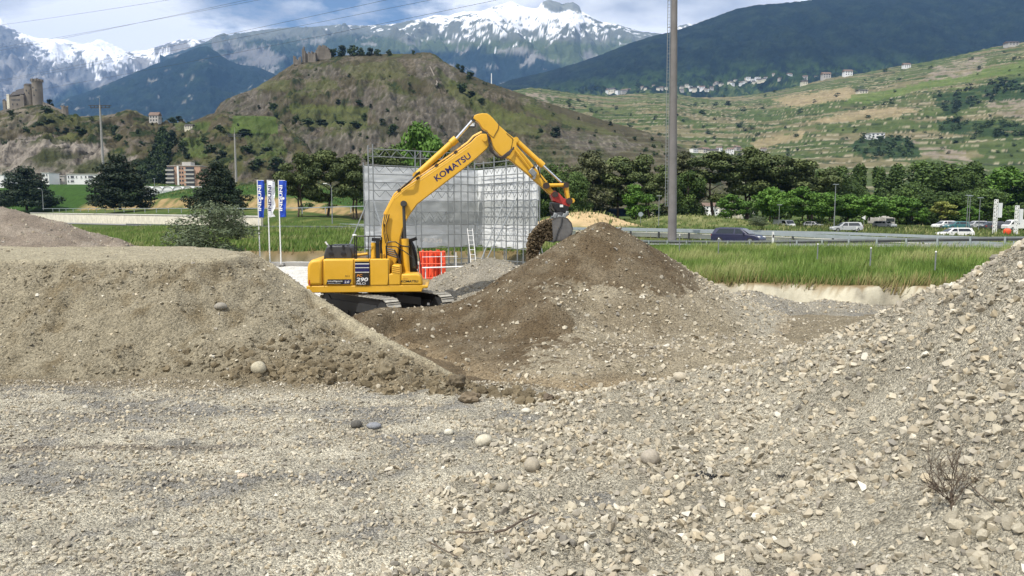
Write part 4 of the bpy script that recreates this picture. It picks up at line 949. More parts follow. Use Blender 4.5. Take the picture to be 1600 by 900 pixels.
# ================================================================== EXCAVATOR
CX, CY = -5.05, 30.0
EX = empty('excavator', (CX, CY, 0.0), 'yellow tracked excavator seen from its side, arm raised, emptying soil onto the spoil heap', 'excavator')
OG = (CX, CY, 0.0)
def E(): return MB(OG)
Y1, Y2 = 28.5, 31.5
def wp(px, py, Y=30.0): return W(px, py, Y)
YR, YB = 28.5, 29.9
frame = E().pxprism([(480, 446), (661, 446), (668, 447.5), (668, 450.5), (660, 451.5), (658, 456.8), (481, 456.8)], YR, Y1 + 0.03, Y2 - 0.03)
frame.build('deck_frame', M['yellow'], EX, bevel=0.03)
cw = E().pxprism([(481.5, 446), (481.5, 418), (483.5, 409), (489, 405.5), (505, 404.5), (505, 446)], YR, Y1, Y2).build('counterweight', M['yellow'], EX, bevel=0.12, seg=4)
hood = E().pxprism([(505.6, 446), (505.6, 404.5), (553, 404.5), (553, 446)], YR, Y1 + 0.015, Y2 - 0.015).build('engine_hood', M['yellow'], EX, bevel=0.07, seg=3)
E().pxprism([(577.5, 446), (577.5, 404.7), (606, 404.7), (608, 407), (608, 428), (605.6, 446)], YR, Y1 + 0.005, Y1 + 1.15).build('side_door', M['yellow'], EX, bevel=0.05, seg=3)
E().pxprism([(553.4, 446), (553.4, 404.7), (577.2, 404.7), (577.2, 446)], YR, Y1 + 0.03, Y2 - 0.03).build('pump_cover', M['yellow'], EX, bevel=0.04)
E().pxprism([(577.5, 440), (577.5, 412), (600, 412), (600, 440)], YR, Y1 + 1.2, Y2 - 0.03).build('upper_deck', M['yellow'], EX, bevel=0.04)
fr = E().pxprism([(606, 446), (606, 428), (611.5, 428), (611.5, 414.5), (624.5, 414.5), (625.5, 428), (625.5, 446)], YR, Y1 + 0.01, Y1 + 1.05).build('tool_box', M['yellow'], EX, bevel=0.05, seg=3)
for k in range(4):
    z = W(0, 416.5 + 3 * k, YR).z; x0 = W(612, 420, YR).x; x1 = W(624, 420, YR).x
    E().tube((x0, Y1 + 0.005, z + .02), (x1, Y1 + 0.005, z - 0.03), 0.018, n=6).build('step_ridge', M['yellow'], fr)
tank = E().pxprism([(626, 446), (626, 428.5), (650, 428.5), (655, 430.5), (658, 436), (659.5, 446)], YR, Y1 + 0.01, Y1 + 1.05).build('fuel_tank', M['yellow'], EX, bevel=0.06, seg=3)
# louvre / number panel
def plate(px0, py0, px1, py1, off, name, m, parent, thick=0.01, sh=0.0):
    Yp = Y1 - off
    a = W(px0, py0, Y1); b = W(px1, py1, Y1); s_ = sh
    return E().prism([(a.x + s_, Yp, a.z), (b.x + s_, Yp, a.z), (b.x, Yp, b.z), (a.x, Yp, b.z)], (0, thick, 0)).build(name, m, parent)
plate(554.6, 408.5, 576.8, 425.5, 0.001, 'grille_panel', M['black'], EX, 0.02)
for (y0, y1, mm) in ((411.4, 412.8, 'white'), (413.2, 416.8, 'navy'), (417.6, 418.6, 'white'), (419.2, 424.0, 'navy'), (424.6, 425.6, 'white')):
    plate(554.8, y0, 576.6, y1, 0.012, 'grille_stripe', M[mm], EX, 0.008)
plate(554.8, 426.5, 576.8, 445.4, 0.006, 'number_plate', M['black'], EX, 0.03)
def put_text(name, body, m, x0, y0, x1, y1, hpx, Yp, Yscale, parent, bold=0.0, shear=0.0, kern=1.0, mirror=False):
    """text whose baseline runs from photo point (x0,y0) to (x1,y1), cap height hpx"""
    a = W(x0, y0, Yscale); b = W(x1, y1, Yscale); a.y = b.y = Yp
    d = b - a; L = d.length; H = hpx / F * Yscale
    cu = text_mesh('t', body, 1.0, m, bold=bold, extr=0.0)
    vs = np.array([v.co[:] for v in cu.data.vertices]); mn = vs.min(0); mxx = vs.max(0)
    sx = L / (mxx[0] - mn[0]); sy = H / (mxx[1] - mn[1]) if True else 1
    me = cu.data; me.transform(Matrix.Translation((-mn[0], -mn[1], 0))); me.transform(Matrix.Diagonal((sx, sy, 1, 1)))
    if shear: me.transform(Matrix(((1, shear, 0, 0), (0, 1, 0, 0), (0, 0, 1, 0), (0, 0, 0, 1))))
    if mirror: me.transform(Matrix.Translation((L, 0, 0)) @ Matrix.Diagonal((-1, 1, 1, 1)))
    ang = math.atan2(d.z, d.x)
    me.transform(Matrix.Translation(a - (Vector(parent.location) if parent and parent.parent is None else Vector(OG))) @ Matrix.Rotation(-ang, 4, 'Y') @ Matrix.Rotation(R(90), 4, 'X'))
    me.name = name; cu.name = name
    cu.parent = parent
    return cu
T1 = Y1 - 0.012
orange_t = mat('orange_lettering', (0.75, 0.28, 0.03), 0.5)
put_text('model_letters', 'PC', orange_t, 557.5, 432.2, 565.5, 432.2, 4.0, T1, Y1, EX, bold=0.02, shear=0.2)
put_text('model_number', '290', M['white'], 556.8, 439.6, 574.4, 439.6, 6.2, T1, Y1, EX, bold=0.03, shear=0.2)
put_text('model_suffix', 'NLCi', M['white'], 557.2, 444.3, 570.8, 444.3, 3.4, T1, Y1, EX, bold=0.015, shear=0.2)
plate(510.5, 436, 547, 443.6, 0.004, 'slogan_plate', M['black'], EX, 0.01, sh=0.06)
plate(536.5, 436.6, 546.6, 443.0, 0.008, 'slogan_badge', M['navy'], EX, 0.006, sh=0.05)
put_text('slogan_letters', 'intelligent', M['white'], 512.5, 440.4, 535.5, 440.4, 3.0, T1, Y1, EX, bold=0.01, shear=0.2)
put_text('slogan_small_print', 'MACHINE CONTROL', M['white'], 513.5, 442.6, 533.0, 442.6, 1.1, T1, Y1, EX)
put_text('slogan_version', '2.0', M['white'], 538.5, 442.0, 545.6, 442.0, 3.8, T1, Y1, EX, bold=0.02, shear=0.2)
put_text('small_mark', 'N11', M['hose'], 540, 432.2, 546.5, 432.2, 2.6, Y1 + 0.006, Y1, EX)
put_text('maker_name_on_tank', 'KOMATSU', M['black'], 625.8, 441.6, 652.5, 441.6, 3.6, Y1 + 0.004, Y1, EX, bold=0.03)
put_text('hybrid_mark', 'custom', M['red'], 627.5, 436.4, 636.5, 436.4, 1.3, Y1 + 0.004, Y1, EX)
plate(484.2, 436.5, 486.4, 444.5, 0.004, 'red_reflector', M['red'], EX, 0.008)
for xx in (505.3, 553.2, 577.35, 605.8):
    a = W(xx, 406, Y1); b = W(xx, 446, Y1)
    E().tube((a.x, Y1 + 0.004, a.z), (a.x, Y1 + 0.004, b.z), 0.009, n=5).build('panel_seam', M['hose'], EX)
# air cleaner / muffler cover
mc = E().pxprism([(508, 405), (508.5, 398), (512, 386), (515.5, 383.6), (545, 383.4), (549, 386.5), (552, 397), (552.5, 405)], 28.9, 28.9, 30.6).build('black_engine_cover', M['dkmetal'], EX, bevel=0.06, seg=3)
for px in (519, 538):
    a = W(px, 383.5, 28.9); E().box((a.x, 28.93, a.z - 0.05), (0.06, 0.14, 0.16)).build('cover_latch', M['black'], mc); E().box((a.x, 28.88, W(0, 396, 28.9).z), (0.16, 0.04, 0.10)).build('cover_hinge', M['black'], mc)
for k in range(6):
    a = W(513 + k * 6.2, 390, 28.9); E().box((a.x, 29.3, W(0, 384, 28.9).z + 0.02), (0.05, 0.7, 0.02)).build('cover_rib', M['black'], mc)
a = W(512, 381, 29.0); E().tube((a.x + .1, 29.2, a.z - .15), (a.x - 0.05, 29.2, a.z + 0.08), 0.035).build('exhaust_pipe', M['white'], EX)
# handrails
def rail(pts, r=0.022, Y=28.7, name='handrail', m=None): E().path([W(p[0], p[1], Y if len(p) < 3 else p[2]) for p in pts], r, 6).build(name, m or M['black'], EX)
rail([(558, 404), (558, 371), (560, 369), (594, 369), (596.5, 371), (597, 404)], 0.026)
rail([(558, 386), (581, 386)], 0.018); rail([(576, 369), (576, 404)], 0.02)
rail([(604.5, 404), (604.5, 380), (608, 378), (618, 378), (627, 384), (640, 386)], 0.024)
rail([(604.5, 385), (619, 385.5), (632, 393), (645, 403)], 0.02)
rail([(604.5, 404), (603.5, 384)], 0.03)
rail([(595, 372, 31.3), (610, 372, 31.3), (612, 404, 31.3)], 0.02)
a = W(554.8, 367, 28.7); E().tube((a.x, 28.7, W(0, 404, 28.7).z), (a.x, 28.7, a.z), 0.022).build('antenna_mast', M['black'], EX)
E().tube((a.x, 28.7, a.z - .02), (a.x, 28.7, a.z + .03), 0.09, 0.07, 12).build('satellite_antenna', M['white'], EX)
# pipes and valves behind the hood
for (x0, y0, x1, y1, r) in [(554, 399, 566, 398, .06), (566, 398, 578, 396.5, .055), (556, 403, 576, 403, .05)]:
    E().tube(W(x0, y0, 29.6), W(x1, y1, 29.6), r).build('hydraulic_pipe', M['yellow'], EX)
E().tube(W(585.5, 404, 29.0), W(585.5, 379, 29.0), 0.11, n=14).build('yellow_post', M['yellow'], EX)
E().box(W(589, 374.5, 29.0), (0.32, 0.22, 0.13), ry=0.1).build('work_lamp', M['black'], EX)
E().box(W(592, 391, 29.0), (0.14, 0.3, 0.75)).build('mirror_bracket', M['black'], EX)
E().box(W(597, 402, 29.3), (0.3, 0.7, 0.25)).build('valve_block', M['yellow'], EX, bevel=0.03)
E().pxprism([(553, 405), (553, 402), (603, 402), (603, 405)], 29.4, 29.2, 31.2).build('catwalk', M['dkmetal'], EX)
# cab, on the far side of the boom
cab_poly = [(597, 432), (597, 380), (600, 374), (641, 374), (648, 376), (653, 386), (657, 402), (660, 432)]
def cpt(p, Y): v = W(p[0], p[1], 30.9); v.y = Y; return v
for Yc in (30.55, 31.5):
    E().path([cpt(p, Yc) for p in cab_poly + [cab_poly[0]]], 0.045, 6).build('cab_frame', M['black'], EX)
    E().path([cpt((632, 374), Yc), cpt((632, 432), Yc)], 0.035, 6).build('cab_pillar', M['black'], EX)
    E().prism([cpt(p, Yc + (0.02 if Yc < 31 else -0.02)) for p in cab_poly], (0, 0.012, 0)).build('cab_window', M['glass'], EX)
E().prism([cpt(p, 30.55) for p in [(597, 377), (600, 372.5), (641, 372.5), (650, 376), (648, 379)]], (0, 0.95, 0)).build('cab_roof', M['dkmetal'], EX, bevel=0.03)
E().prism([cpt(p, 30.6) for p in [(648, 377), (653, 387), (657, 403), (660, 430), (658, 430), (655, 403), (651, 388), (647, 379)]], (0, 0.85, 0)).build('windscreen', M['glass'], EX)
E().prism([cpt(p, 30.6) for p in [(600, 442), (600, 428), (660, 428), (661, 442)]], (0, 0.85, 0)).build('cab_floor', M['yellow'], EX, bevel=0.03)
E().prism([cpt(p, 30.75) for p in [(612, 430), (612, 400), (617, 396), (621, 400), (622, 415), (634, 418), (634, 430)]], (0, 0.5, 0)).build('driver_seat', M['hose'], EX, bevel=0.04)
E().box(cpt((653, 374), 30.5), (0.34, 0.1, 0.13), ry=-0.3).tube(cpt((646, 376), 30.5), cpt((652, 374), 30.5), 0.02).build('cab_mirror', M['black'], EX)
rail([(658, 384, 30.4), (661.5, 412, 30.2), (661, 446, 29.2)], 0.022); rail([(656, 396, 30.45), (659, 424, 30.3)], 0.018)
# swing ring and undercarriage
E().tube((CX, CY, 0.78), (CX, CY, 1.16), 0.72, 0.72, 24).build('slewing_ring', M['dkmetal'], EX)
th = math.atan2(-0.77, 0.64)
U = Vector((math.cos(th), math.sin(th), 0)); Vv = Vector((-math.sin(th), math.cos(th), 0))
def lp(u, v, z): return Vector((CX, CY, 0)) + U * u + Vv * v + Vector((0, 0, z))
E().prism([lp(-1.2, -0.9, .45), lp(1.2, -0.9, .45), lp(0.8, 0, .62), lp(1.2, 0.9, .45), lp(-1.2, 0.9, .45), lp(-0.8, 0, .62)], (0, 0, 0.3)).build('track_carriage', M['dkmetal'], EX)
def stadium(L, r, n=10):
    pts = []
    for i in range(n + 1):
        a = -math.pi / 2 + math.pi * i / n; pts.append((L / 2 + r * math.cos(a), r + r * math.sin(a)))
    for i in range(n + 1):
        a = math.pi / 2 + math.pi * i / n; pts.append((-L / 2 + r * math.cos(a), r + r * math.sin(a)))
    return pts
for sgn in (-1, 1):
    v0 = sgn * 1.30
    tr = E()
    pts = stadium(4.0, 0.43)
    tr.prism([lp(u, v0 - 0.2, z + 0.05) for u, z in pts], Vv * 0.4); trk = tr.build('track_chain', M['black'], EX)
    # shoes all round
    sh = E(); Lp = 0; per = 2 * 4.0 + 2 * math.pi * 0.46; n = 46
    for i in range(n):
        s = per * i / n
        if s < 4.0: u, z, a = -2.0 + s, 0.0, 0
        elif s < 4.0 + math.pi * .46: q = (s - 4.0) / .46; u, z, a = 2.0 + .46 * math.sin(q), .46 - .46 * math.cos(q), q
        elif s < 8.0 + math.pi * .46: u, z, a = 2.0 - (s - 4 - math.pi * .46), 0.92, math.pi
        else: q = (s - 8 - math.pi * .46) / .46; u, z, a = -2.0 - .46 * math.sin(q), .46 + .46 * math.cos(q), math.pi + q
        tu = U * math.cos(a) + Vector((0, 0, math.sin(a))); nn = U * math.sin(a) - Vector((0, 0, math.cos(a)))
        c = lp(u, v0, z + 0.02)
        hw = 0.30; hl = 0.092
        def q8(l, w_, t_): return [c + tu * (sx * l) + Vv * (sy * w_) + nn * t_[k] for k in (0, 1) for sx, sy in ((-1, -1), (1, -1), (1, 1), (-1, 1))]
        P = q8(hl, hw, (-0.01, 0.015)); sh.add(P, [(3, 2, 1, 0), (4, 5, 6, 7), (0, 1, 5, 4), (1, 2, 6, 5), (2, 3, 7, 6), (3, 0, 4, 7)])
        P = [p + tu * 0.06 for p in q8(0.012, hw, (0.015, 0.045))]; sh.add(P, [(3, 2, 1, 0), (4, 5, 6, 7), (0, 1, 5, 4), (1, 2, 6, 5), (2, 3, 7, 6), (3, 0, 4, 7)])
    so = sh.build('track_shoes', M['shoe'], EX, smooth=False); so['kind'] = 'stuff'
    E().prism([lp(-1.75, v0 - 0.24, .3), lp(1.75, v0 - 0.24, .3), lp(1.6, v0 - .24, .66), lp(-1.6, v0 - .24, .66)], Vv * 0.48).build('track_frame', M['dkmetal'], EX)
    for s2 in (-1, 1):
        E().tube(lp(s2 * 2.0, v0 - 0.22, 0.48), lp(s2 * 2.0, v0 + 0.22, 0.48), 0.36, n=18).build('sprocket' if s2 < 0 else 'idler_wheel', M['dkmetal'], EX)
    for k in range(7):
        E().tube(lp(-1.5 + k * 0.5, v0 - 0.23, 0.2), lp(-1.5 + k * 0.5, v0 + 0.23, 0.2), 0.12, n=10).build('track_roller', M['dkmetal'], EX)
for (u, z) in ((0.9, 0.62), (1.5, 0.5), (1.0, 0.3)):
    E().box(lp(u, 1.30 - 0.27, z), (0.10, 0.06, 0.09)).build('grease_cap', M['white'], EX)
# boom
B1, B2 = 29.68, 30.22
boom = E().pxprism([(601, 378), (601.5, 352), (603.5, 340), (611, 323), (620, 307), (636, 293), (656, 280), (700, 250.5), (740, 221.5), (748, 213), (756, 208.2), (763, 208.5), (769, 212.5), (770.5, 222), (765, 231.5), (748, 247), (728, 263.5), (692, 291), (656, 319), (645, 334), (638, 346), (633, 358), (630, 370), (624, 408), (617, 424), (609, 424), (604, 405)], YB, B1, B2)
boom = boom.build('boom', M['yellow'], EX, bevel=0.025)
BM = B1 - 0.004
for pts in ([(622, 308.5), (637, 295), (657, 282.3), (700, 253.5), (738, 227)], [(604, 342), (612, 325), (621, 309)]):
    E().path([Vector((W(p[0], p[1], YB).x, B1 + 0.02, W(p[0], p[1] + 2.2, YB).z)) for p in pts], 0.028, 6).build('boom_weld_edge', M['yellow'], EX)
# boom side: steel pipes laid along the upper edge
for k, dy in enumerate((-1.6, -3.4)):
    pts = [(604.5, 336), (612, 321), (620.5, 305), (637, 291), (657, 277.5), (700, 248), (735, 223), (744, 213), (757, 206)]
    E().path([Vector((W(p[0], p[1], YB).x, B1 + 0.10 + 0.16 * k, W(p[0], p[1] + dy + 1, YB).z)) for p in pts], 0.03, 6).build('boom_pipe', M['yellow'], EX)
for (x, y) in ((628, 299), (657, 280), (686, 260), (716, 239)):
    p = W(x, y - 1.5, YB); E().box((p.x, B1 + 0.16, p.z), (0.14, 0.34, 0.10), ry=-0.6).build('pipe_clamp', M['hose'], EX)
put_text('maker_name_on_boom', 'KOMATSU', M['navy'], 686.0, 283.6, 740.5, 245.0, 9.6, B1 - 0.006, 29.68, EX, bold=0.02, kern=1.0)
# foot hoses
for k in range(5):
    E().path([W(606 + k * 1.2, 380, 29.6), W(603 + k, 364, 29.55), W(602.5 + k, 350, 29.55), W(605 + 1.6 * k, 335, 29.6)], 0.022, 6).build('boom_hose', M['yellow'] if k % 2 else M['hose'], EX)
for k in range(4):
    E().path([W(606, 388 + 3 * k, 29.3), W(618 + 2 * k, 391 + 4 * k, 29.2), W(624 + k, 402 + 3 * k, 29.2), W(626, 416, 29.3)], 0.035, 6).build('deck_hose', M['hose'], EX)
for k in range(3):
    E().path([W(628 + 3 * k, 296 - 2 * k, 29.6), W(640 + 3 * k, 285 - 2 * k, 29.5), W(652 + k, 275 - 2 * k, 29.6), W(659, 270 - k, 29.7)], 0.028, 6).build('cylinder_hose', M['rubber'], EX)
# arm
A1, A2 = 29.74, 30.16
arm = E().pxprism([(743.5, 184), (745.5, 179), (751, 177), (758, 175.8), (765, 176), (770, 179), (775, 184), (785, 195.5), (798, 207), (808.5, 215), (812, 220), (812, 227), (831, 248), (848, 268), (860, 282), (866, 292), (874, 303), (869, 306), (861, 300), (855, 294), (840, 281), (828, 270), (802, 249), (794, 245), (786, 242), (776, 232), (771, 215), (765, 204), (758, 200), (752, 190.5), (747, 187)], YB, A1, A2).build('arm', M['yellow'], EX, bevel=0.025)
for pts in ([(757, 203), (765, 206), (775, 214), (783, 200), (784, 187)], [(796, 207), (806, 216), (803, 232), (793, 242)]):
    E().path([Vector((W(p[0], p[1], YB).x, A1 - 0.012, W(p[0], p[1], YB).z)) for p in pts], 0.013, 5).build('arm_seam', M['hose'], EX)
for k in range(4):   # hose loop at the boom-arm joint
    E().path([W(765 + k, 209 + k, 29.55), W(768, 224 + 3 * k, 29.5), W(775 + 2 * k, 239 + 2 * k, 29.5), W(788, 247.5 - 1.2 * k, 29.5), W(800 - k, 240 - k, 29.6), W(807, 228 + k, 29.65)], 0.03, 6).build('joint_hose', M['rubber'] if k % 2 else M['hose'], EX)
for (x0, y0, x1, y1) in ((808, 231, 835, 265), (812, 229, 839, 262)):
    E().path([W(x0, y0, 29.62), W((x0 + x1) / 2, (y0 + y1) / 2 - 1, 29.6), W(x1, y1, 29.62)], 0.035, 6).build('arm_pipe', M['yellow'], EX)
for k in range(3):
    E().path([W(836 + 2 * k, 262, 29.6), W(841 + k, 255 + k, 29.55), W(846, 262 + k, 29.55), W(850, 275, 29.6), W(857, 284, 29.6)], 0.02, 6).build('arm_hose', M['rubber'], EX)
E().box(W(837, 268, 29.6), (0.3, 0.12, 0.22), ry=0.8).build('arm_valve', M['steel'], EX, bevel=0.02); E().box(W(840, 274, 29.6), (0.10, 0.1, 0.25), ry=0.3).build('arm_coupling', M['steel'], EX)
def cyl(p0, pm, p1, rb, rr, Y, nm, bar=None):
    a = W(*p0, Y); m_ = W(*pm, Y); b = W(*p1, Y)
    c = E().tube(a, m_, rb, n=16).tube(m_ + (a - m_).normalized() * 0.28, m_, rb * 1.25, n=16).tube(a + Vector((0, -.12, 0)), a + Vector((0, .12, 0)), rb * 1.1, n=14).build(nm, M['yellow'], EX)
    E().tube(m_, b, rr, n=12).build('rod', bar or M['chrome'], c)
    E().tube(b + Vector((0, -.13, 0)), b + Vector((0, .13, 0)), rr * 1.7, n=12).build('rod_eye', M['dkmetal'], c)
cyl((654, 274), (717, 216), (744.5, 184.5), 0.125, 0.062, YB, 'arm_cylinder')
cyl((811, 217), (855, 257.5), (886, 286), 0.105, 0.05, YB, 'bucket_cylinder')
for Yc in (29.45, 30.5):
    cyl((639, 428), (635.2, 373), (633.2, 318.5), 0.115, 0.062, Yc, 'boom_cylinder', bar=M['dkmetal'])
a = W(633, 318.3, 29.4); E().tube((a.x, 29.36, a.z), (a.x, 30.6, a.z), 0.125, n=18).build('boom_pin', M['dkmetal'], EX); E().tube((a.x, 29.33, a.z), (a.x, 29.37, a.z), 0.06, n=12).build('pin_cap', M['shoe'], EX)
a = W(757, 209.5, 29.6); E().tube((a.x + 0.1, 29.6, a.z - 0.15), (a.x + 0.1, 30.3, a.z - 0.15), 0.10, n=16).build('arm_pin', M['yellow'], EX)
# bucket linkage
for (p, q, r0, nm) in (((859, 289), (891, 288), 0.085, 'tipping_link'), ((891, 288), (895, 312), 0.085, 'bucket_link')):
    for Yc in (29.62, 30.28):
        E().tube(W(*p, Yc), W(*q, Yc), r0, r0 * 0.85, 10).build(nm, M['yellow'], EX)
for p, r0 in (((859, 289), .13), ((891, 288), .115), ((873.5, 303), .12), ((896, 313.5), .13)):
    E().tube(W(*p, 29.5), W(p[0], p[1], 29.5) + Vector((0, 0.9, 0)), r0, n=14).build('link_pin', M['hose'], EX)
E().pxprism([(866, 303), (872, 297), (879, 301), (886, 309), (895, 313), (898, 319), (895, 324), (884, 320), (870, 314)], YB, 29.66, 30.24).build('red_coupler', M['red'], EX, bevel=0.03)
E().tube(W(901, 313, 29.6), W(901, 313, 29.6) + Vector((0, .6, 0)), 0.10, n=12).build('coupler_eye', M['yellow'], EX)
E().pxprism([(868, 315), (878, 317), (894, 322.5), (893.5, 329), (888, 333), (875, 331), (869, 325), (866.5, 318)], YB, 29.55, 30.35).build('tilt_rotator', M['black'], EX, bevel=0.05)
E().tube(W(881, 330, YB), W(882, 338, YB), 0.34, 0.38, 18).build('rotator_ring', M['dkmetal'], EX)
E().box(W(883, 321.5, 29.5), (0.13, 0.05, 0.10)).build('rotator_lamp', M['white'], EX)
for k in range(4):
    E().path([W(866 - k, 318 + 2 * k, 29.55), W(864 + k, 330, 29.5), W(868 + 2 * k, 337, 29.55)], 0.02, 5).build('rotator_hose', M['rubber'], EX)
for (x, y, w_) in ((872, 337, .16), (879, 340.5, .2), (887, 338, .16), (891, 334, .12)):
    E().box(W(x, y, 29.7), (w_, 0.5, 0.22), ry=0.4).build('bucket_hanger', M['steel'], EX, bevel=0.03)
bk = [(866, 344), (872, 340), (882, 338.5), (891, 341), (897, 348), (899.5, 357), (898, 366), (891, 373), (881, 377), (868, 378)]
def shell(poly, t, Ya, Yb_):
    P = [W(a_, b_, YB) for a_, b_ in poly]; c = sum(P, Vector()) / len(P)
    inn = [p + (c - p).normalized() * t for p in P]
    mb = E(); n = len(P); vs = []
    for Yc in (Ya, Yb_):
        vs += [Vector((p.x, Yc, p.z)) for p in P] + [Vector((p.x, Yc, p.z)) for p in inn]
    fs = []
    for i in range(n - 1):
        fs += [(i, i + 1, 2 * n + i + 1, 2 * n + i), (n + i, 3 * n + i, 3 * n + i + 1, n + i + 1), (i, n + i, n + i + 1, i + 1), (2 * n + i, 2 * n + i + 1, 3 * n + i + 1, 3 * n + i)]
    fs += [(0, 2 * n, 3 * n, n), (n - 1, 2 * n - 1, 4 * n - 1, 3 * n - 1)]
    return mb.add(vs, fs)
bko = shell(bk, 0.06, 29.35, 30.75).build('bucket', M['bucket'], EX)
for Yc in (29.35, 30.72):
    E().prism([Vector((W(a_, b_, YB).x, Yc, W(a_, b_, YB).z)) for a_, b_ in bk], (0, 0.04, 0)).build('side_plate', M['bucket'], bko)
E().path([Vector((W(a_, b_, YB).x, 29.33, W(a_, b_, YB).z)) for a_, b_ in ((882, 341), (880, 352), (875, 362), (871, 376))], 0.03, 6).build('wear_strip', M['dkmetal'], bko)
for k in range(5):
    p = W(868, 378, YB); yk = 29.42 + k * 0.31
    E().add([(p.x + .05, yk - .05, p.z - .04), (p.x + .05, yk + .05, p.z - .04), (p.x + .05, yk + .05, p.z + .06), (p.x + .05, yk - .05, p.z + .06), (p.x - .24, yk - .02, p.z + .02), (p.x - .24, yk + .02, p.z + .02)], [(0, 1, 2, 3), (0, 4, 5, 1), (3, 2, 5, 4), (0, 3, 4), (1, 5, 2)]).build('bucket_tooth', M['dkmetal'], bko)
# ================================================================== SCAFFOLD
def XY(px, Y, z): v = W(px, 340, Y); return Vector((v.x, Y, z))
SC0 = XY(700, 58, 0.15)
SCF = empty('scaffold', SC0, 'tall grey steel scaffold hung with white sheeting behind the excavator boom', 'scaffold')
OS = tuple(SC0)
def S(): return MB(OS)
def pt(px, Y, z): return XY(px, Y, z)
# three corner points of the front row: left end, inner corner, right end
LF, LC, LR = (577, 55.5), (742, 60.5), (827, 54.5)
def onw(a, b, t): 
    A_ = XY(a[0], a[1], 0); B_ = XY(b[0], b[1], 0); return A_.lerp(B_, t)
wl = [onw(LF, LC, t) for t in (0, 0.33, 0.34, 0.66, 0.90, 1.0)]
nl_ = (XY(*LC, 0) - XY(*LF, 0)).normalized(); nl_n = Vector((-nl_.y, nl_.x, 0))
nr_ = (XY(*LR, 0) - XY(*LC, 0)).normalized(); nr_n = Vector((-nr_.y, nr_.x, 0))
tube_r = 0.048
def standard(p, z1, z0=0.1): S().tube((p.x, p.y, z0), (p.x, p.y, z1), tube_r, n=8).build('standard', M['steel'], SCF); S().box((p.x, p.y, z0), (.2, .2, .02)).build('base_plate', M['steel'], SCF)
def ledger(a, b, z, r=0.036): S().tube((a.x, a.y, z), (b.x, b.y, z), r, n=6).build('ledger', M['steel'], SCF)
def lattice(a, b, z, h=0.5, n=6):
    mb = S()
    for i in range(n):
        p = a.lerp(b, i / n); q = a.lerp(b, (i + 0.5) / n); s_ = a.lerp(b, (i + 1) / n)
        mb.tube((p.x, p.y, z), (q.x, q.y, z - h), 0.022, n=5).tube((q.x, q.y, z - h), (s_.x, s_.y, z), 0.022, n=5)
    mb.build('lattice_brace', M['steel'], SCF)
L0 = XY(*LF, 0); LCc = XY(*LC, 0); L3 = XY(*LR, 0)
bays_l = [L0.lerp(LCc, t) for t in (0, 0.035, 0.70 * 0.93, 0.74 * 0.93, 0.83, 0.92, 1.0)]
for i, p in enumerate([0, .038, .335 * 1.0 + .34 * 0 + .10, .475, .72, .78, .86, .93, 1.0]): pass
lt = [0.0, 0.04, 0.64 * 0.66, 0.47, 0.73, 0.79, 0.86, 0.93, 1.0]; lz = [9.2, 9.3, 9.0, 9.0, 8.1, 8.0, 8.3, 8.2, 8.3]
lt[2] = 0.42
back = 0.95
PL = [L0.lerp(LCc, t) for t in lt]
for p, z in zip(PL, lz): standard(p, z)
PLb = [p + nl_n * back for p in (PL[0], PL[3], PL[5], PL[8])]
for p in PLb: standard(p, 8.0)
rt = [0.18, 0.38, 0.60, 0.80, 0.90, 1.0]; rz_ = [8.3, 8.6, 8.3, 8.2, 8.3, 7.7]
PRr = [LCc.lerp(L3, t) for t in rt]
for p, z in zip(PRr, rz_): standard(p, z)
PRb = [p + nr_n * back for p in (PRr[1], PRr[3], PRr[5])]
for p in PRb: standard(p, 7.8)
levels = [1.5, 2.5, 3.3, 4.3, 5.15, 5.9, 6.5, 7.1, 7.75]
for z in levels:
    ledger(PL[0], LCc, z); ledger(LCc, L3, z)
    if z in (3.3, 5.15, 7.1): ledger(PLb[0], PLb[3], z + .02); ledger(PRb[0], PRb[2], z + .02)
for z in (0.55,): ledger(PL[2], LCc, z); ledger(LCc, L3, z)
ledger(PL[0], PL[6], 8.95); ledger(PL[0], PL[6], 8.4); lattice(PL[1], PL[3], 8.95, .55, 4); lattice(PL[3], PL[5], 8.95, .55, 4)
ledger(LCc, PRr[3], 8.15)
for z in (7.75, 5.9, 3.95, 4.3, 6.5): lattice(PL[1], PL[3], z, .5, 4); lattice(PL[3], PL[5], z, .5, 4); lattice(PRr[0], PRr[1], z, .5, 2); lattice(PRr[1], PRr[2], z, .5, 2); lattice(PRr[2], PRr[3], z, .5, 2); lattice(PRr[3], PRr[5], z, .5, 2)
for z in levels[::2]:
    for a_, b_ in ((PL[0], PLb[0]), (PL[8], PLb[3]), (PRr[5], PRb[2]), (PRr[1], PRb[0])):
        S().tube((a_.x, a_.y, z), (b_.x, b_.y, z), 0.03, n=6).build('transom', M['steel'], SCF)
def stay(a, za, b, zb): S().tube((a.x, a.y, za), (b.x, b.y, zb), 0.045, n=6).build('raking_stay', M['steel'], SCF)
stay(PL[0], 5.3, XY(532, 54, 0), 0.5); stay(PL[0] + Vector((.3, 0, 0)), 5.2, XY(600, 52, 0), 2.6)
stay(PRr[2], 5.4, XY(746, 53, 0), 0.2); stay(PRr[3], 5.4, XY(752, 52, 0), 0.2)
stay(PRr[5], 5.3, XY(853, 54, 0), 0.3); stay(PRr[5], 5.2, XY(840, 54, 0), 2.9)
# ladder
la = XY(736, 57, 0.1); lb_ = XY(741.5, 57, 0.1); ldr = S()
ltop = Vector((-0.35, 1.2, 2.9))
ld = S().tube(la, la + ltop, 0.03).tube(lb_ + Vector((.12, 0, 0)), lb_ + ltop + Vector((.12, 0, 0)), 0.03).build('ladder', M['white'], SCF)
for k in range(8):
    t = (k + 0.5) / 8; S().tube(la + ltop * t, lb_ + Vector((.12, 0, 0)) + ltop * t, 0.025, n=6).build('rung', M['white'], ld)
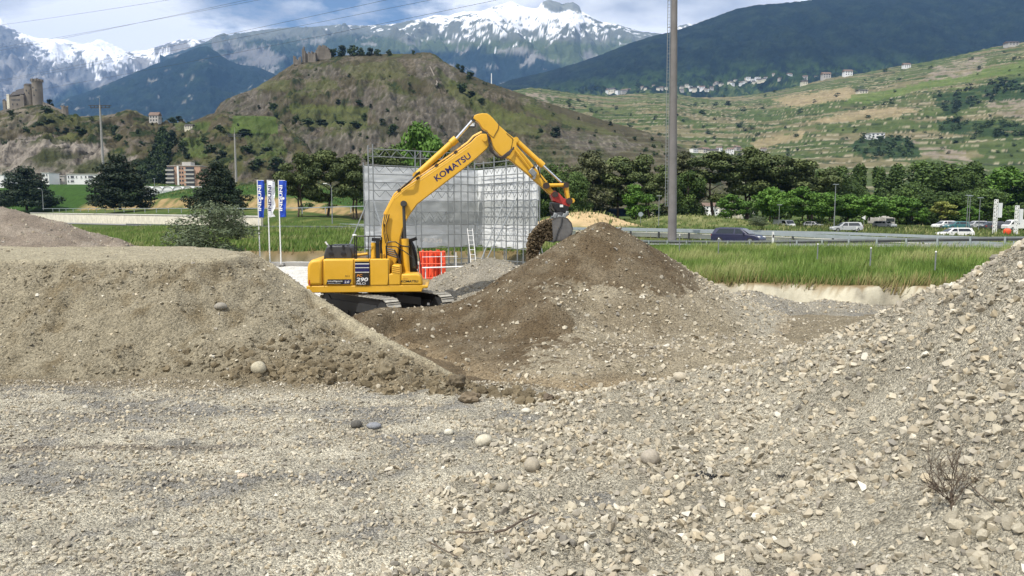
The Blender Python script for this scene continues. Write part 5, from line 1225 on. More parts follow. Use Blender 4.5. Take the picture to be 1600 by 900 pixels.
# sheeting, in bands, hung on the back row with sagging hems
def sheetp(a, b, z0, z1, m, name, seed, nrm, off):
    nu, nv = 40, 12; vs = np.zeros((nv, nu, 3))
    uu = np.linspace(0, 1, nu); vv = np.linspace(0, 1, nv)
    for i, v in enumerate(vv):
        P = np.array(a)[None, :] * (1 - uu[:, None]) + np.array(b)[None, :] * uu[:, None]
        bul = 0.012 * np.sin(uu * 40 + seed) + 0.05 * fbm(uu * 9, vv[i] * 3 + uu * 0 + seed, 3, seed)
        P = P + np.array(nrm)[None, :] * (off + bul)[:, None]
        P[:, 2] = lerp(z0, z1, v) + (0.06 * np.sin(uu * 25 + seed) if i == 0 else 0)
        vs[i] = P
    o = np_mesh(name, vs.reshape(-1, 3) - np.array(OS), grid_faces(nv, nu), m, SCF, smooth=True)
    return o
CB = LCc + (nl_n + nr_n) * (back * .85 / (1 + nl_n.dot(nr_n)))
bands = [(6.55, 7.72, 'sheet'), (5.05, 6.6, 'sheet'), (3.3, 5.1, 'sheetg'), (2.55, 3.35, 'sheet'), (1.5, 2.6, 'sheet')]
for i, (z0, z1, mm) in enumerate(bands):
    sheetp(L0 + nl_n * back * .85, CB, z0, z1, M[mm], 'sheeting_panel', i, tuple(nl_n), 0.03 * (i % 2)); sheetp(CB, L3 + nr_n * back * .85, z0, z1, M[mm], 'sheeting_panel', i + 9, tuple(nr_n), 0.03 * (i % 2))
p_ = PL[3] + nl_n * 0.45
put_text('faint_lettering', 'INDUNI', M['greyren'], 656.5, 378, 690, 379.5, 6.5, 57.9, 57.9, SCF, mirror=True)
# red-orange stacked barriers seen beneath the scaffold
RB = empty('barrier_stack', XY(676, 44, 0), 'stack of orange-red plastic tubes standing behind the excavator cab', 'barrier stack')
Ob = tuple(RB.location); r_ = random.Random(3)
for i in range(17):
    px = 656 + 38 * i / 16 + r_.uniform(-.6, .6); Yk = 44 + r_.uniform(-.4, .4)
    h = 1.95 + r_.uniform(-.12, .05)
    if i in (1, 3): continue
    p = XY(px, Yk, 0); MB(Ob).tube((p.x, p.y, 0.05), (p.x + r_.uniform(-.05, .05), p.y, h), 0.055 + 0.02 * r_.random(), n=10).build('plastic_tube', M['orange'], RB)
for z in (0.35, 1.2, 1.9):
    a = XY(655, 43.5, z); b = XY(695, 43.5, z); MB(Ob).tube(a, b, 0.04, n=6).build('cross_bar', M['orange'], RB)
a = XY(656, 44.6, .05); MB(Ob).box((XY(675, 44.6, 0).x, 44.7, 0.95), (1.4, 0.05, 1.75)).build('dark_panel', M['red'], RB)
# silver guard rail behind the barrier stack
GB = empty('site_barrier', XY(700, 43, 0), 'thin white site rail on posts right of the orange tubes', 'barrier'); Og = tuple(GB.location)
MB(Og).path([XY(659, 43, 1.0), XY(690, 43, 1.03), XY(725, 43, 1.08), XY(800, 43.5, 0.95)], 0.045, 6).build('rail', M['white'], GB)
for px in (664, 689, 712, 740, 770): MB(Og).tube(XY(px, 43.1, 0), XY(px, 43.1, 1.9 if px in (689, 712) else 1.05), 0.03, n=6).build('post', M['white'], GB)
MB(Og).path([XY(659, 43.2, 1.62), XY(715, 43.2, 1.66)], 0.02, 5).build('rail', M['white'], GB)

EX.rotation_euler = (0, 0, R(5)); EX.location = (CX - .12, CY, 0)
# ================================================================== BACKGROUND STRUCTURES
def pbox(mb, px0, py0, px1, py1, Y, d, taper=0.0):
    a = W(px0, py0, Y); b = W(px1, py1, Y); cx = (a.x + b.x) / 2; w = abs(b.x - a.x); z0, z1 = min(a.z, b.z), max(a.z, b.z)
    t = w * taper / 2
    mb.add([(cx - w / 2, Y, z0), (cx + w / 2, Y, z0), (cx + w / 2, Y + d, z0), (cx - w / 2, Y + d, z0), (cx - w / 2 + t, Y, z1), (cx + w / 2 - t, Y, z1), (cx + w / 2 - t, Y + d, z1), (cx - w / 2 + t, Y + d, z1)],
           [(0, 1, 5, 4), (1, 2, 6, 5), (2, 3, 7, 6), (3, 0, 4, 7), (4, 5, 6, 7), (3, 2, 1, 0)]); return mb
def ptube(mb, px, py0, py1, w, Y, n=16, w1=None):
    a = W(px, py0, Y); b = W(px, py1, Y); r = w / F * Y / 2
    mb.tube((a.x, Y, min(a.z, b.z)), (a.x, Y, max(a.z, b.z)), r, r if w1 is None else w1 / F * Y / 2, n); return mb
# ---- castle
YC = 632
CA = empty('castle', W(40, 172, YC), 'fortified medieval church castle with round tower on the left hilltop', 'castle'); Oc = tuple(CA.location)
def K(): return MB(Oc)
nave = pbox(K(), 15, 149.5, 38, 172, YC, 9).build('nave_wall', M['castle'], CA)
mb = K(); a = W(15, 150, YC); b = W(38.5, 145.5, YC)
mb.prism([(a.x, YC - .5, a.z), (a.x, YC + 4.5, a.z + 4.2), (a.x, YC + 9.5, a.z)], (b.x - a.x, 0, 1.8)).build('nave_roof', M['roofdk'], CA)
mb = K(); mb.prism([(a.x + 2, YC + 3, a.z + 2.5), (a.x + 2, YC + 6, a.z + 6.0), (a.x + 2, YC + 9, a.z + 2.5)], (b.x - a.x - 2, 0, 2.4)).build('upper_roof', M['roofdk'], CA)
ptube(K(), 46, 134, 176, 15, YC + 4, 18).build('choir_wall', M['castle'], CA)
mb = ptube(K(), 46, 131.5, 134, 16, YC + 4, 18, 12); mb.build('choir_roof', M['roofdk'], CA)
ptube(K(), 57.5, 127, 176, 14.5, YC + 2, 18).build('round_tower', M['castle'], CA)
for k in range(10):
    an = k / 10 * 6.283; c = W(57.5, 126, YC + 2); rr = 7.2 / F * YC
    K().box((c.x + rr * math.cos(an), YC + 2 + rr * math.sin(an), c.z), (1.5, 1.5, 1.9), rz=an).build('merlon', M['castle'], CA)
ptube(K(), 57.5, 121.5, 127, 9, YC + 2, 12, 0.5).build('tower_cap', M['roofdk'], CA)
pbox(K(), 9.5, 147, 15.5, 170, YC + 1, 6, 0.1).build('west_front', M['cream'], CA)
pbox(K(), 3.8, 158, 9, 172, YC + 3, 5).build('small_turret', M['castle'], CA); ptube(K(), 6.4, 154.5, 158, 6, YC + 5, 8, 0.5).build('turret_cap', M['roofdk'], CA)
pbox(K(), 31, 148, 38, 170, YC - 2.5, 3).build('buttress', M['castle'], CA)
for i in range(7):
    c = W(18.5 + i * 2.0, 156, YC - 0.2); K().box((c.x, YC - 0.03, c.z), (0.5, 0.2, 1.8)).build('window', M['glass'], CA)
for i, (x, y) in enumerate([(43, 142), (47, 146), (50, 140), (55, 138), (60, 142), (57, 150), (20, 163), (27, 163)]):
    c = W(x, y, YC - 1.5 if x > 40 else YC); K().box((c.x, c.y - (3.2 if x > 52 else (1.6 if x > 40 else 0.0)), c.z), (0.6, 0.6, 1.5)).build('window', M['glass'], CA)
mb = K(); pts = [(-12, 178, 3), (0, 176, 3), (15, 172, 3), (28, 169, 4), (40, 171, 5)]
for (x0, y0, h0), (x1, y1, h1) in zip(pts[:-1], pts[1:]):
    a = W(x0, y0, YC - 6); b = W(x1, y1, YC - 6); mb.add([(a.x, YC - 6, a.z - 3), (b.x, YC - 6, b.z - 3), (b.x, YC - 6, b.z + h1 * .45), (a.x, YC - 6, a.z + h0 * .45), (a.x, YC - 5, a.z - 3), (b.x, YC - 5, b.z - 3), (b.x, YC - 5, b.z + h1 * .45), (a.x, YC - 5, a.z + h0 * .45)], [(0, 1, 2, 3), (7, 6, 5, 4), (3, 2, 6, 7), (0, 3, 7, 4), (1, 5, 6, 2)])
mb.build('rampart', M['castle'], CA)
mb = K()
for (x0, y0), (x1, y1) in zip([(64, 158), (74, 162), (86, 168)], [(74, 162), (86, 168), (97, 172)]):
    a = W(x0, y0, YC + 1); b = W(x1, y1, YC + 1); mb.add([(a.x, YC + 1, a.z - 5), (b.x, YC + 1, b.z - 5), (b.x, YC + 1, b.z), (a.x, YC + 1, a.z), (a.x, YC + 2.4, a.z - 5), (b.x, YC + 2.4, b.z - 5), (b.x, YC + 2.4, b.z), (a.x, YC + 2.4, a.z)], [(0, 1, 2, 3), (7, 6, 5, 4), (3, 2, 6, 7), (0, 3, 7, 4), (1, 5, 6, 2)])
mb.build('curtain_wall', M['castle'], CA)
gt = empty('gate_tower', W(101, 180, YC), 'small reddish stone gate tower right of the castle', 'tower')
ptube(MB(tuple(gt.location)), 101, 167, 182, 10, YC, 8, 9).build('wall', M['castle'], gt)
for k in range(5):
    an = k / 5 * 6.283; c = W(101, 166.5, YC); MB(tuple(gt.location)).box((c.x + 2.3 * math.cos(an), YC + 2.3 * math.sin(an), c.z), (1.1, 1.1, 1.2)).build('merlon', M['castle'], gt)
# ---- ruin on the middle hill
YR_ = 770
RU = empty('castle_ruin', W(490, 95, YR_), 'ruined castle with broken keep and pointed stump on the middle hilltop', 'ruin'); Or = tuple(RU.location)
def ruinwall(x0, x1, tops, base, Y, d, nm):
    mb = MB(Or); n = len(tops)
    for i in range(n):
        a = lerp(x0, x1, i / n); b = lerp(x0, x1, (i + 1) / n); pbox(mb, a, tops[i], b + 0.02, base, Y + 0.01 * (i % 2), d)
    mb.build(nm, M['castle'], RU)
ruinwall(493, 517, [78, 74, 71, 70.5, 73, 70, 70.5, 71, 75, 74, 78, 82], 93, YR_, 14, 'keep_wall')
ruinwall(476, 493, [82, 84, 81, 83, 80, 84, 82], 99, YR_ - 4, 8, 'inner_wall')
ruinwall(471.5, 477, [76, 72.5, 79], 98, YR_ - 6, 4, 'broken_spire')
ruinwall(458, 470, [87, 88, 92, 94, 90, 88], 101, YR_ - 8, 3, 'outer_wall')
# pale stair track, pointing down the hill
mb = MB(); pts = [hit('ruin_hill', *p) + Vector((0, -1.5, 0.8)) for p in ((673, 106), (676, 114), (679, 122), (683, 131), (685, 136))]
mb.path(pts, [0.45, 0.55, 0.55, 0.6, 1.0], 5); o = mb.build('stone_wall', M['castle']); tag(o, 'pale straight wall running down the ruin hill below the summit', 'wall')
# ---- houses
def house_proto(name, wm, rm, flat=False):
    root = empty(name, (0, 0, 0)); w, d, h = 10, 8, 5.5
    MB().box((0, 0, h / 2 - 2), (w, d, h + 4)).build('wall', wm, root)
    if flat: MB().box((0, 0, h + .15), (w + .6, d + .6, 0.4)).build('roof', rm, root)
    else: MB().prism([(-w / 2 - .6, -d / 2 - .6, h - .15), (-w / 2 - .6, 0, h + 2.6), (-w / 2 - .6, d / 2 + .6, h - .15)], (w + 1.2, 0, 0)).build('roof', rm, root)
    for x in (-3, 0, 3):
        for z in (1.6, 4.1):
            MB().box((x, -d / 2, z), (1.3, 0.12, 1.3)).build('window', M['glass'], root)
    MB().box((w / 2, 0, 3.4), (0.12, 1.4, 1.4)).build('window', M['glass'], root)
    return root
HP = [house_proto('white_house', M['white'], M['rooftan']), house_proto('cream_house', M['cream'], M['roofdk']), house_proto('grey_house', M['greyren'], M['rooftan']), house_proto('flat_roofed_house', M['white'], M['greyren'], True)]
hused = [False] * 4
def house(surf, px, py, w, k, label, group=None, rz=0.0, hs=1.0, dz=0.0):
    p = hit(surf, px, py) if isinstance(surf, str) else W(px, py, surf)
    o = HP[k] if not hused[k] else copy_tree(HP[k]); hused[k] = True
    s = w / F * p.y / 10; o.location = p + Vector((0, 0, dz)); o.scale = (s, s, s * hs); o.rotation_euler = (0, 0, rz)
    return tag(o, label, 'house', group)
house('vineyard_slope', 1324, 119, 12, 0, 'white gabled house on the crest of the vineyard slope, lower of the two')
house('vineyard_slope', 1415, 107, 10, 0, 'white gabled house higher up on the vineyard crest')
house('vineyard_slope', 1367, 216, 22, 3, 'white flat-roofed house low on the vineyard slope above the dark woods', hs=.65)
house('vineyard_slope', 1346, 147, 14, 1, 'cream hut on a vineyard terrace below the crest', hs=.6)
house('vineyard_slope', 1256, 133, 9, 1, 'small cream house at the left start of the vineyard crest')
house('vineyard_slope', 1580, 72, 16, 2, 'low grey building at the top right of the vineyards', hs=.5)
house('vineyard_slope', 1290, 119, 12, 2, 'grey house between two dark trees on the vineyard crest')
house('ruin_hill', 738, 196, 9, 3, 'tiny white hut on the right flank of the ruin hill beside the arm', hs=.6)
house('castle_hill', 243, 192, 14, 2, 'pale stone tower house on the saddle of the castle hill', hs=1.4)
house('castle_hill', 297, 202, 12, 1, 'dark-roofed hut above the green plot on the castle hill', hs=.8)
r_ = random.Random(17)
def cluster(surf, n, x0, x1, yf, w0, w1, nm, grp):
    for i in range(n):
        px = lerp(x0, x1, (i + r_.random() * .8) / n); py = yf(px) + (r_.uniform(-4.5, 3) if isinstance(surf, str) and surf == 'forested_ridge' else r_.uniform(-1, 1))
        k = r_.choice([0, 1, 2, 1, 3]); cn = ('white gabled', 'cream slate-roofed', 'grey gabled', 'white flat-roofed')[k]
        house(surf, px, py, r_.uniform(w0, w1) * .8, k, cn + ' ' + nm, grp, rz=r_.uniform(-.6, .6))
cluster('forested_ridge', 14, 1062, 1128, lambda x: 134 + 9 * r_.random(), 6, 10, 'house in the far village just right of the pylon', 'houses of the far village right of the pylon')
cluster('forested_ridge', 14, 1140, 1200, lambda x: 128 + 10 * r_.random() - (x - 1140) * .1, 6, 10, 'house in the far village above the vineyards', 'houses of the far village above the vineyards')
cluster('forested_ridge', 6, 946, 984, lambda x: 145 - r_.random() * 3, 8, 12, 'house in the small far hamlet left of the pylon', 'houses of the far hamlet left of the pylon')
cluster('forested_ridge', 8, 1000, 1060, lambda x: 138 + r_.random() * 3, 5, 7, 'house scattered below the wooded ridge left of the pylon', 'houses scattered below the ridge')
cluster('forested_ridge', 9, 1200, 1310, lambda x: 120 + 6 * r_.random(), 5, 9, 'house scattered under the wooded ridge right of the village', 'houses scattered right of the village')
cluster('vineyard_slope', 14, 1084, 1196, lambda x: 236 + r_.random() * 4, 9, 14, 'house at the foot of the vineyards behind the pines', 'houses at the foot of the vineyards')
cluster(300, 10, 1085, 1170, lambda x: 338 - 8 * r_.random(), 16, 26, 'house glimpsed between the trunks above the blue car', 'houses glimpsed behind the roadside pines')
cluster(300, 4, 1010, 1030, lambda x: 332, 14, 18, 'house glimpsed between trunks left of the pylon', 'houses glimpsed left of the pylon')
# ---- white houses and flats on the left
def block(name, label, x0, y0, x1, y1, Y, d, wm, wins, cat='building', bal=None, drop=10):
    b = empty(name, W((x0 + x1) / 2, y1, Y), label, cat); O = tuple(b.location)
    A_ = W(x0, y0, Y); B_ = W(x1, y1, Y)
    MB(O).box(((A_.x + B_.x) / 2, Y + d / 2, (A_.z + B_.z - drop) / 2), (B_.x - A_.x, d, A_.z - B_.z + drop)).build('wall', wm, b)
    MB(O).box(((A_.x + B_.x) / 2, Y + d / 2, A_.z + .15), (B_.x - A_.x + .5, d + .5, .3)).build('roof', M['greyren'], b)
    for (wx, wy, ww, wh) in wins:
        c = W(wx, wy, Y); f = MB(O).box((c.x, Y - .03, c.z), (ww / F * Y, .14, wh / F * Y)).build('window', M['glass'], b)
        MB(O).box((c.x, Y - .12, c.z - wh / F * Y / 2 - .08), (ww / F * Y + .3, .2, .12)).build('sill', M['white'], f)
    return b, O
block('white_block', 'long white two-storey building left of the tall pine', 104, 272.5, 155, 287, 345, 12, M['white'], [(107, 276.5, 2, 3), (113, 276.5, 5, 3.4), (119.5, 276.5, 1.8, 2), (127, 276.5, 1.8, 2), (134, 276.5, 2.2, 3), (141.5, 276.5, 7, 3.6), (107, 283, 2, 2), (113, 283, 5, 2.4), (140, 283, 9, 2.2)])
block('grey_white_block', 'low pale grey building between the white house and the long block', 77, 275, 101, 287, 350, 10, M['greyren'], [(87.5, 280, 2.6, 3.4), (94.5, 280.5, 2.4, 2.6)])
block('white_house_tall', 'small tall white house right of the leftmost pine', 65, 270, 77, 286, 340, 8, M['white'], [(68, 273.5, 3, 3), (73, 273.5, 1.6, 3), (73, 280, 3, 3)])
block('white_hall', 'white hall cut off by the left edge of the picture', -30, 273, 8, 311, 330, 14, M['white'], [(-6, 287, 26, 1.5)])
b, O = block('apartment_block', 'five-storey pinkish apartment block with balconies above the greenhouse', 261, 259.5, 314, 293, 385, 14, M['brickpink'], [])
for fl in range(5):
    z = W(0, 262.5 + fl * 6.4, 385).z
    for (x0, x1) in ((261.3, 272.5), (290.5, 304)):
        A_ = W(x0, 0, 385).x * 1.0; A_ = (x0 - 800) / F / ray(x0, 275)[1] * 385; B_ = (x1 - 800) / F / ray(x1, 275)[1] * 385
        MB(O).box(((A_ + B_) / 2, 385.3, z - .1), (B_ - A_, .8, 1.3)).build('window', M['glass'], b)
        MB(O).box(((A_ + B_) / 2, 384.3, z - 1.15), (B_ - A_ + .4, 1.6, 0.75)).build('balcony', M['greyren'], b)
    for x in (281.5, 285.5):
        c = (x - 800) / F / ray(x, 275)[1] * 385; MB(O).box((c, 384.97, z - .2), (0.8, .14, 1.0)).build('window', M['glass'], b)
MB(O).box(((283.6 - 800) / F * 385, 384.9, W(0, 276, 385).z), (0.9, .3, 11)).build('stair_strip', M['white'], b)
c = W(293, 257, 390); MB(O).box((c.x, 391, c.z), (4.5, 5, 2.4)).build('roof_house', M['greyren'], b)
GH = empty('greenhouse', W(265, 303, 280), 'white multi-vault tunnel greenhouse left of the third pine', 'greenhouse'); O = tuple(GH.location)
for i in range(6):
    x0 = 222 + i * 16; a = W(x0, 303, 280); b_ = W(x0 + 16, 303, 280); w = b_.x - a.x; zt = W(0, 303, 280).z
    mb = MB(O); pts = [(a.x, 280, zt - 3)] + [(a.x + w / 2 - w / 2 * math.cos(math.pi * k / 8), 280, zt + 1.2 + 1.7 * math.sin(math.pi * k / 8)) for k in range(9)] + [(b_.x, 280, zt - 3)]
    mb.prism(pts, (0, 22, 0)).build('vault', M['white'], GH)
    MB(O).path([Vector(p) + Vector((0, -.1, 0)) for p in pts[1:-1]], .12, 5).build('arch_rib', M['greyren'], GH)
    MB(O).box(((a.x + b_.x) / 2, 279.9, zt + .2), (w - .5, .1, 2.2)).build('front_panel', M['sheetg'], GH)
# ================================================================== ROADSIDE
def beam(mb, pts, h, t):
    """vertical board following pts (top centre line)"""
    for p, q in zip(pts[:-1], pts[1:]):
        d = (q - p); d.z = 0; n = Vector((-d.y, d.x, 0)).normalized() * t / 2; up = Vector((0, 0, h))
        mb.add([p - n - up, q - n - up, q - n, p - n, p + n - up, q + n - up, q + n, p + n], [(0, 1, 2, 3), (7, 6, 5, 4), (3, 2, 6, 7), (0, 4, 5, 1), (0, 3, 7, 4), (1, 5, 6, 2)])
    return mb
def qs(q, s, z): return Vector(((q + s) / 2, (q - s) / 2, z))
NR = empty('guard_rail', qs(81.5, -40, float(zramp(-40))), 'grey steel guard rail on posts nearest the grass verge', 'guard rail'); O = tuple(NR.location)
def rh(s): return float(np.interp(s, [-60, -42, -16], [.50, .58, .86]))
ss = list(np.arange(14, -260, -4.0))
beam(MB(O), [qs(81.5, s, float(zramp(s)) + rh(s)) for s in ss], 0.12, 0.10).build('top_rail', M['steel'], NR)
beam(MB(O), [qs(81.42, s, float(zramp(s)) + rh(s) - .12) for s in ss], 0.16, 0.06).build('rail_shadow_strip', M['dkmetal'], NR)  # dark strip standing in for the shadow slot beneath the top rail
i = 0
for s in np.arange(12, -130, -2.83):
    p = qs(81.5, s, float(zramp(s))); MB(O).box((p.x - .08, p.y - .08, p.z + rh(s) / 2 - .17), (.12, .12, rh(s) + .3), rz=.78).build('post', M['steelp'], NR)
MR = empty('median_barrier', qs(102.2, -50, 1.4), 'pale steel barrier between the ramp and the motorway lanes', 'guard rail'); O = tuple(MR.location)
zt = lambda s: float(np.interp(s, [-300, -110, -70, -50, -18, 20], [2.35, 2.5, 2.45, 2.3, 1.75, 1.45]))
ss = list(np.arange(20, -260, -4.0))
beam(MB(O), [qs(102.2, s, zt(s)) for s in ss], 0.32, 0.12).build('rail', M['steelp'], MR)
beam(MB(O), [qs(102.9, s, zt(s) - .42) for s in ss], 0.55, 0.25).build('concrete_base', M['slab'], MR)
for s in np.arange(10, -150, -5.6):
    p = qs(102.2, s, zt(s) - .75); MB(O).box((p.x, p.y, p.z), (.16, .16, .9), rz=.78).build('post', M['dkmetal'], MR)
FR = empty('far_guard_rail', qs(123, -50, 1.4), 'far guard rail beyond the motorway lanes', 'guard rail'); O = tuple(FR.location)
beam(MB(O), [qs(123, s, float(zmain(s)) + .8) for s in ss], 0.3, 0.1).build('rail', M['steelp'], FR)
for s in np.arange(10, -150, -5.6):
    p = qs(123, s, float(zmain(s)) + .3); MB(O).box((p.x, p.y, p.z), (.12, .12, 1.0), rz=.78).build('post', M['steelp'], FR)
# cream retaining wall on the left, thin rail above it
WL = empty('retaining_wall', qs(98.8, -300, 1.5), 'long cream stained retaining wall behind the meadow on the left', 'wall'); O = tuple(WL.location)
ws = list(np.arange(-196, -460, -6.0))
def wtop(s): return float(vh((99 + s) / 2, (99 - s) / 2)) + float(np.interp(s, [-460, -196], [3.4, 2.2]))
beam(MB(O), [qs(97.2, s, wtop(s)) for s in ws], 3.6, 0.5).build('wall_face', M['cream'], WL)
beam(MB(O), [qs(97.1, s, wtop(s) + .12) for s in ws], 0.2, 0.7).build('coping', M['slab'], WL)
BRL = empty('bank_rail', qs(104, -300, 3.5), 'thin pale rail on posts running along the grass above the cream wall', 'rail'); O = tuple(BRL.location)
def brz(s): return wtop(s) + 1.7
beam(MB(O), [qs(103, s, brz(s)) for s in list(np.arange(-150, -460, -6.0)) if True], .14, .08).build('rail', M['steelp'], BRL)
for s in np.arange(-160, -440, -12.0): p = qs(103, s, brz(s) - .6); MB(O).box((p.x, p.y, p.z), (.12, .12, 1.2)).build('post', M['steelp'], BRL)
# thin fence posts in the verge
for (px, y0, y1, Y, lb) in [(1062, 368, 392, 50, 'thin white marker post in the grass below the concrete pylon'), (1123, 373, 396, 48, 'thin white marker post in the grass below the blue car'), (1278, 382, 405, 42, 'thin pale post in the grass left of the middle of the verge'), (1361, 388, 415, 38, 'thin pale post in the verge grass between two others'), (1462.5, 394, 422, 36, 'thin pale post in the verge grass nearest the right gravel heap')]:
    a = W(px, y0, Y); b_ = W(px, y1, Y); ro = empty('marker_post', (a.x, Y, b_.z), lb, 'post'); MB(tuple(ro.location)).tube((a.x, Y, b_.z), (a.x, Y, a.z), .035, n=8).build('shaft', M['steel'], ro); MB(tuple(ro.location)).tube((a.x, Y, a.z), (a.x, Y, a.z + .06), .05, .02, n=8).build('cap', M['white'], ro)
for (px, y0, y1, Y, lb) in [(1208, 362, 380, 59, 'white plastic delineator post right of the dark blue car'), (1339, 354, 367, 92, 'black and white delineator post in front of the silver car')]:
    a = W(px, y0, Y); b_ = W(px, y1, Y); ro = empty('delineator', (a.x, Y, b_.z), lb, 'delineator post'); h = a.z - b_.z
    MB(tuple(ro.location)).box((a.x, Y, b_.z + h * .75), (.14, .12, h * .5)).build('shaft', M['white'], ro)
    MB(tuple(ro.location)).box((a.x, Y, b_.z + h * .25), (.13, .11, h * .5)).build('foot', M['black'] if px > 1300 else M['white'], ro)
    MB(tuple(ro.location)).box((a.x, Y - .065, b_.z + h * .62), (.10, .02, .22)).build('dark_band', M['black'], ro)
# lamp posts
def lamp(px, y0, y1, Y, lb, kind='T', r=0.07):
    a = W(px, y0, Y); b_ = W(px, y1, Y); ro = empty('street_lamp', (a.x, Y, b_.z), lb, 'street lamp'); O = tuple(ro.location)
    MB(O).tube((a.x, Y, b_.z - .5), (a.x, Y, a.z), r * 1.3, r * .8, 10).build('pole', M['steel'], ro)
    if kind == 'T': MB(O).box((a.x, Y, a.z), (.9, .25, .1)).build('lamp_head', M['steelp'], ro)
    else:
        MB(O).path([(a.x, Y, a.z - .1), (a.x - .2, Y, a.z + .5), (a.x - .9, Y, a.z + .8)], .05, 6).build('arm', M['steel'], ro); MB(O).box((a.x - 1.1, Y, a.z + .8), (.6, .22, .12)).build('lamp_head', M['white'], ro)
lamp(1306, 288, 352, 125, 'tall grey street lamp behind the silver car')
lamp(1513, 305, 356, 125, 'left one of the twin thin lamp posts before the dark trees', r=.05)
lamp(1516.5, 306, 356, 128, 'right one of the twin thin lamp posts before the dark trees', r=.05)
lamp(1532, 309, 354, 125, 'thin lamp post between the twin lamps and the lattice mast', r=.05)
lamp(1218, 320, 352, 140, 'short lamp post under the bright trees left of the silver car', r=.05)
lamp(1030, 306, 350, 130, 'thin lamp post just left of the concrete pylon', r=.06)
lamp(518, 294, 345, 128, 'curved lamp post in front of the pines left of the scaffold', 'C', .08)
lamp(66, 298, 326, 250, 'curved lamp post in front of the leftmost pine', 'C', .1)
lamp(241, 279, 300, 300, 'small lamp post behind the left end of the greenhouse', 'T', .1)
# small road signs
def sign(px, y0, y1, Y, w, lb, m='white'):
    a = W(px, y0, Y); b_ = W(px, y1, Y); ro = empty('road_sign', (a.x, Y, b_.z), lb, 'road sign'); O = tuple(ro.location)
    MB(O).tube((a.x, Y, b_.z - .3), (a.x, Y, a.z - .3), .04).build('post', M['steel'], ro); MB(O).tube((a.x, Y - .08, a.z - .3), (a.x, Y - .05, a.z - .3), w, n=3 if m == 'white' else 20).build('panel', M[m], ro)
sign(1350, 337.5, 350, 130, .45, 'small white triangular road sign left of the covered lorry')
sign(1001, 332, 346, 128, .4, 'small grey round sign under the bright young tree', 'steelp')
# lattice sign mast
LM = empty('lattice_mast', W(1556.5, 360, 112), 'white steel lattice mast near the right edge', 'mast'); O = tuple(LM.location)
a = W(1553.3, 360, 112); b_ = W(1560, 312, 112); w = b_.x - a.x; h = b_.z - a.z
for dx_, dy_ in ((0, 0), (w, 0), (0, w), (w, w)): MB(O).tube((a.x + dx_, 112 + dy_, a.z - .5), (a.x + dx_, 112 + dy_, b_.z), .05, n=6).build('leg', M['white'], LM)
for k in range(8):
    z0 = a.z + h * k / 8; z1 = a.z + h * (k + 1) / 8
    for dy_ in (0, w):
        MB(O).tube((a.x, 112 + dy_, z0), (a.x + w, 112 + dy_, z1), .045, n=5).build('diagonal_brace', M['white'], LM); MB(O).tube((a.x, 112 + dy_, z1), (a.x + w, 112 + dy_, z1), .05, n=5).build('cross_brace', M['white'], LM)
MB(O).box((W(1564.5, 328, 112).x, 112.3, W(0, 328.5, 112).z), (.62, .12, 2.2)).build('sign_panel', M['sheet'], LM)
LM2 = copy_tree(LM); LM2.location = LM.location + Vector((3.9, 1.0, -.9)); tag(LM2, 'second white lattice mast cut by the right edge of the picture', 'mast')
# flags
for i, (px, mm, mt) in enumerate([(402, 'flagblue', 'white'), (417.6, 'flagwhite', 'navy'), (435, 'flagblue', 'white')]):
    Y = 60 - 0.8 * i; a = W(px, 281, Y); bz = 0.15
    FL = empty('flag', (a.x, Y, bz), ['left blue banner flag with white letters on a white pole', 'middle white banner flag with blue letters on a white pole', 'right blue banner flag with white letters, nearest the excavator'][i], 'flag'); O = tuple(FL.location)
    MB(O).tube((a.x, Y, bz), (a.x, Y, a.z), .055, .04, 10).build('flagpole', M['white'], FL)
    MB(O).box((a.x, Y, bz), (.5, .5, .12)).build('pole_base', M['concrete'], FL)
    MB(O).tube((a.x, Y, a.z - .03), (a.x + .52, Y, a.z - .05), .02, n=6).build('top_arm', M['white'], FL)
    H = 57 / F * Y; Wd = (0.50, 0.52, 0.56)[i]; nu, nv = 14, 40
    u, v = np.meshgrid(np.linspace(0, 1, nu), np.linspace(0, 1, nv))
    wd_ = Wd * (1 - 0.38 * np.clip(v - .45, 0, 1) ** 1.2 - (0.2 * np.sin(v * 17) * (v > .5) * v if i == 1 else 0))
    x = a.x + .04 + wd_ * u; y = Y + 0.10 * np.sin(u * 6 + v * 5 + i) * u + 0.04 * np.sin(v * 20 + i) * u; z = a.z - .05 - H * v - 0.12 * np.sin(v * 9 + i) * u * (0.3 if i != 1 else 1)
    f = np_mesh('flag_cloth', np.stack([x, y, z], -1).reshape(-1, 3) - np.array(O), grid_faces(nv, nu), M[mm], FL, smooth=True)
    mdf = f.modifiers.new('thick', 'SOLIDIFY'); mdf.thickness = 0.006
    t = put_text('flag_letters', 'INDUNI', M[mt], px + 7.0, 329.5, px + 7.0, 289.5, 4.6, Y - .13, Y, FL, bold=0.03)
    if i != 1: MB(O).tube((a.x + .37, Y - .135, a.z - H * .5), (a.x + .37, Y - .13, a.z - H * .5), .10, n=16).build('logo_dot', M['white'], FL)
MBk = MB(); p = XY(402, 59, .0); q = XY(470, 56, .0); MBk.box(((p.x + q.x) / 2, 59.2, .12), (4.5, 1.2, .3)); o = MBk.build('concrete_kerb', M['concrete']); tag(o, 'low concrete footing under the three flagpoles', 'kerb')
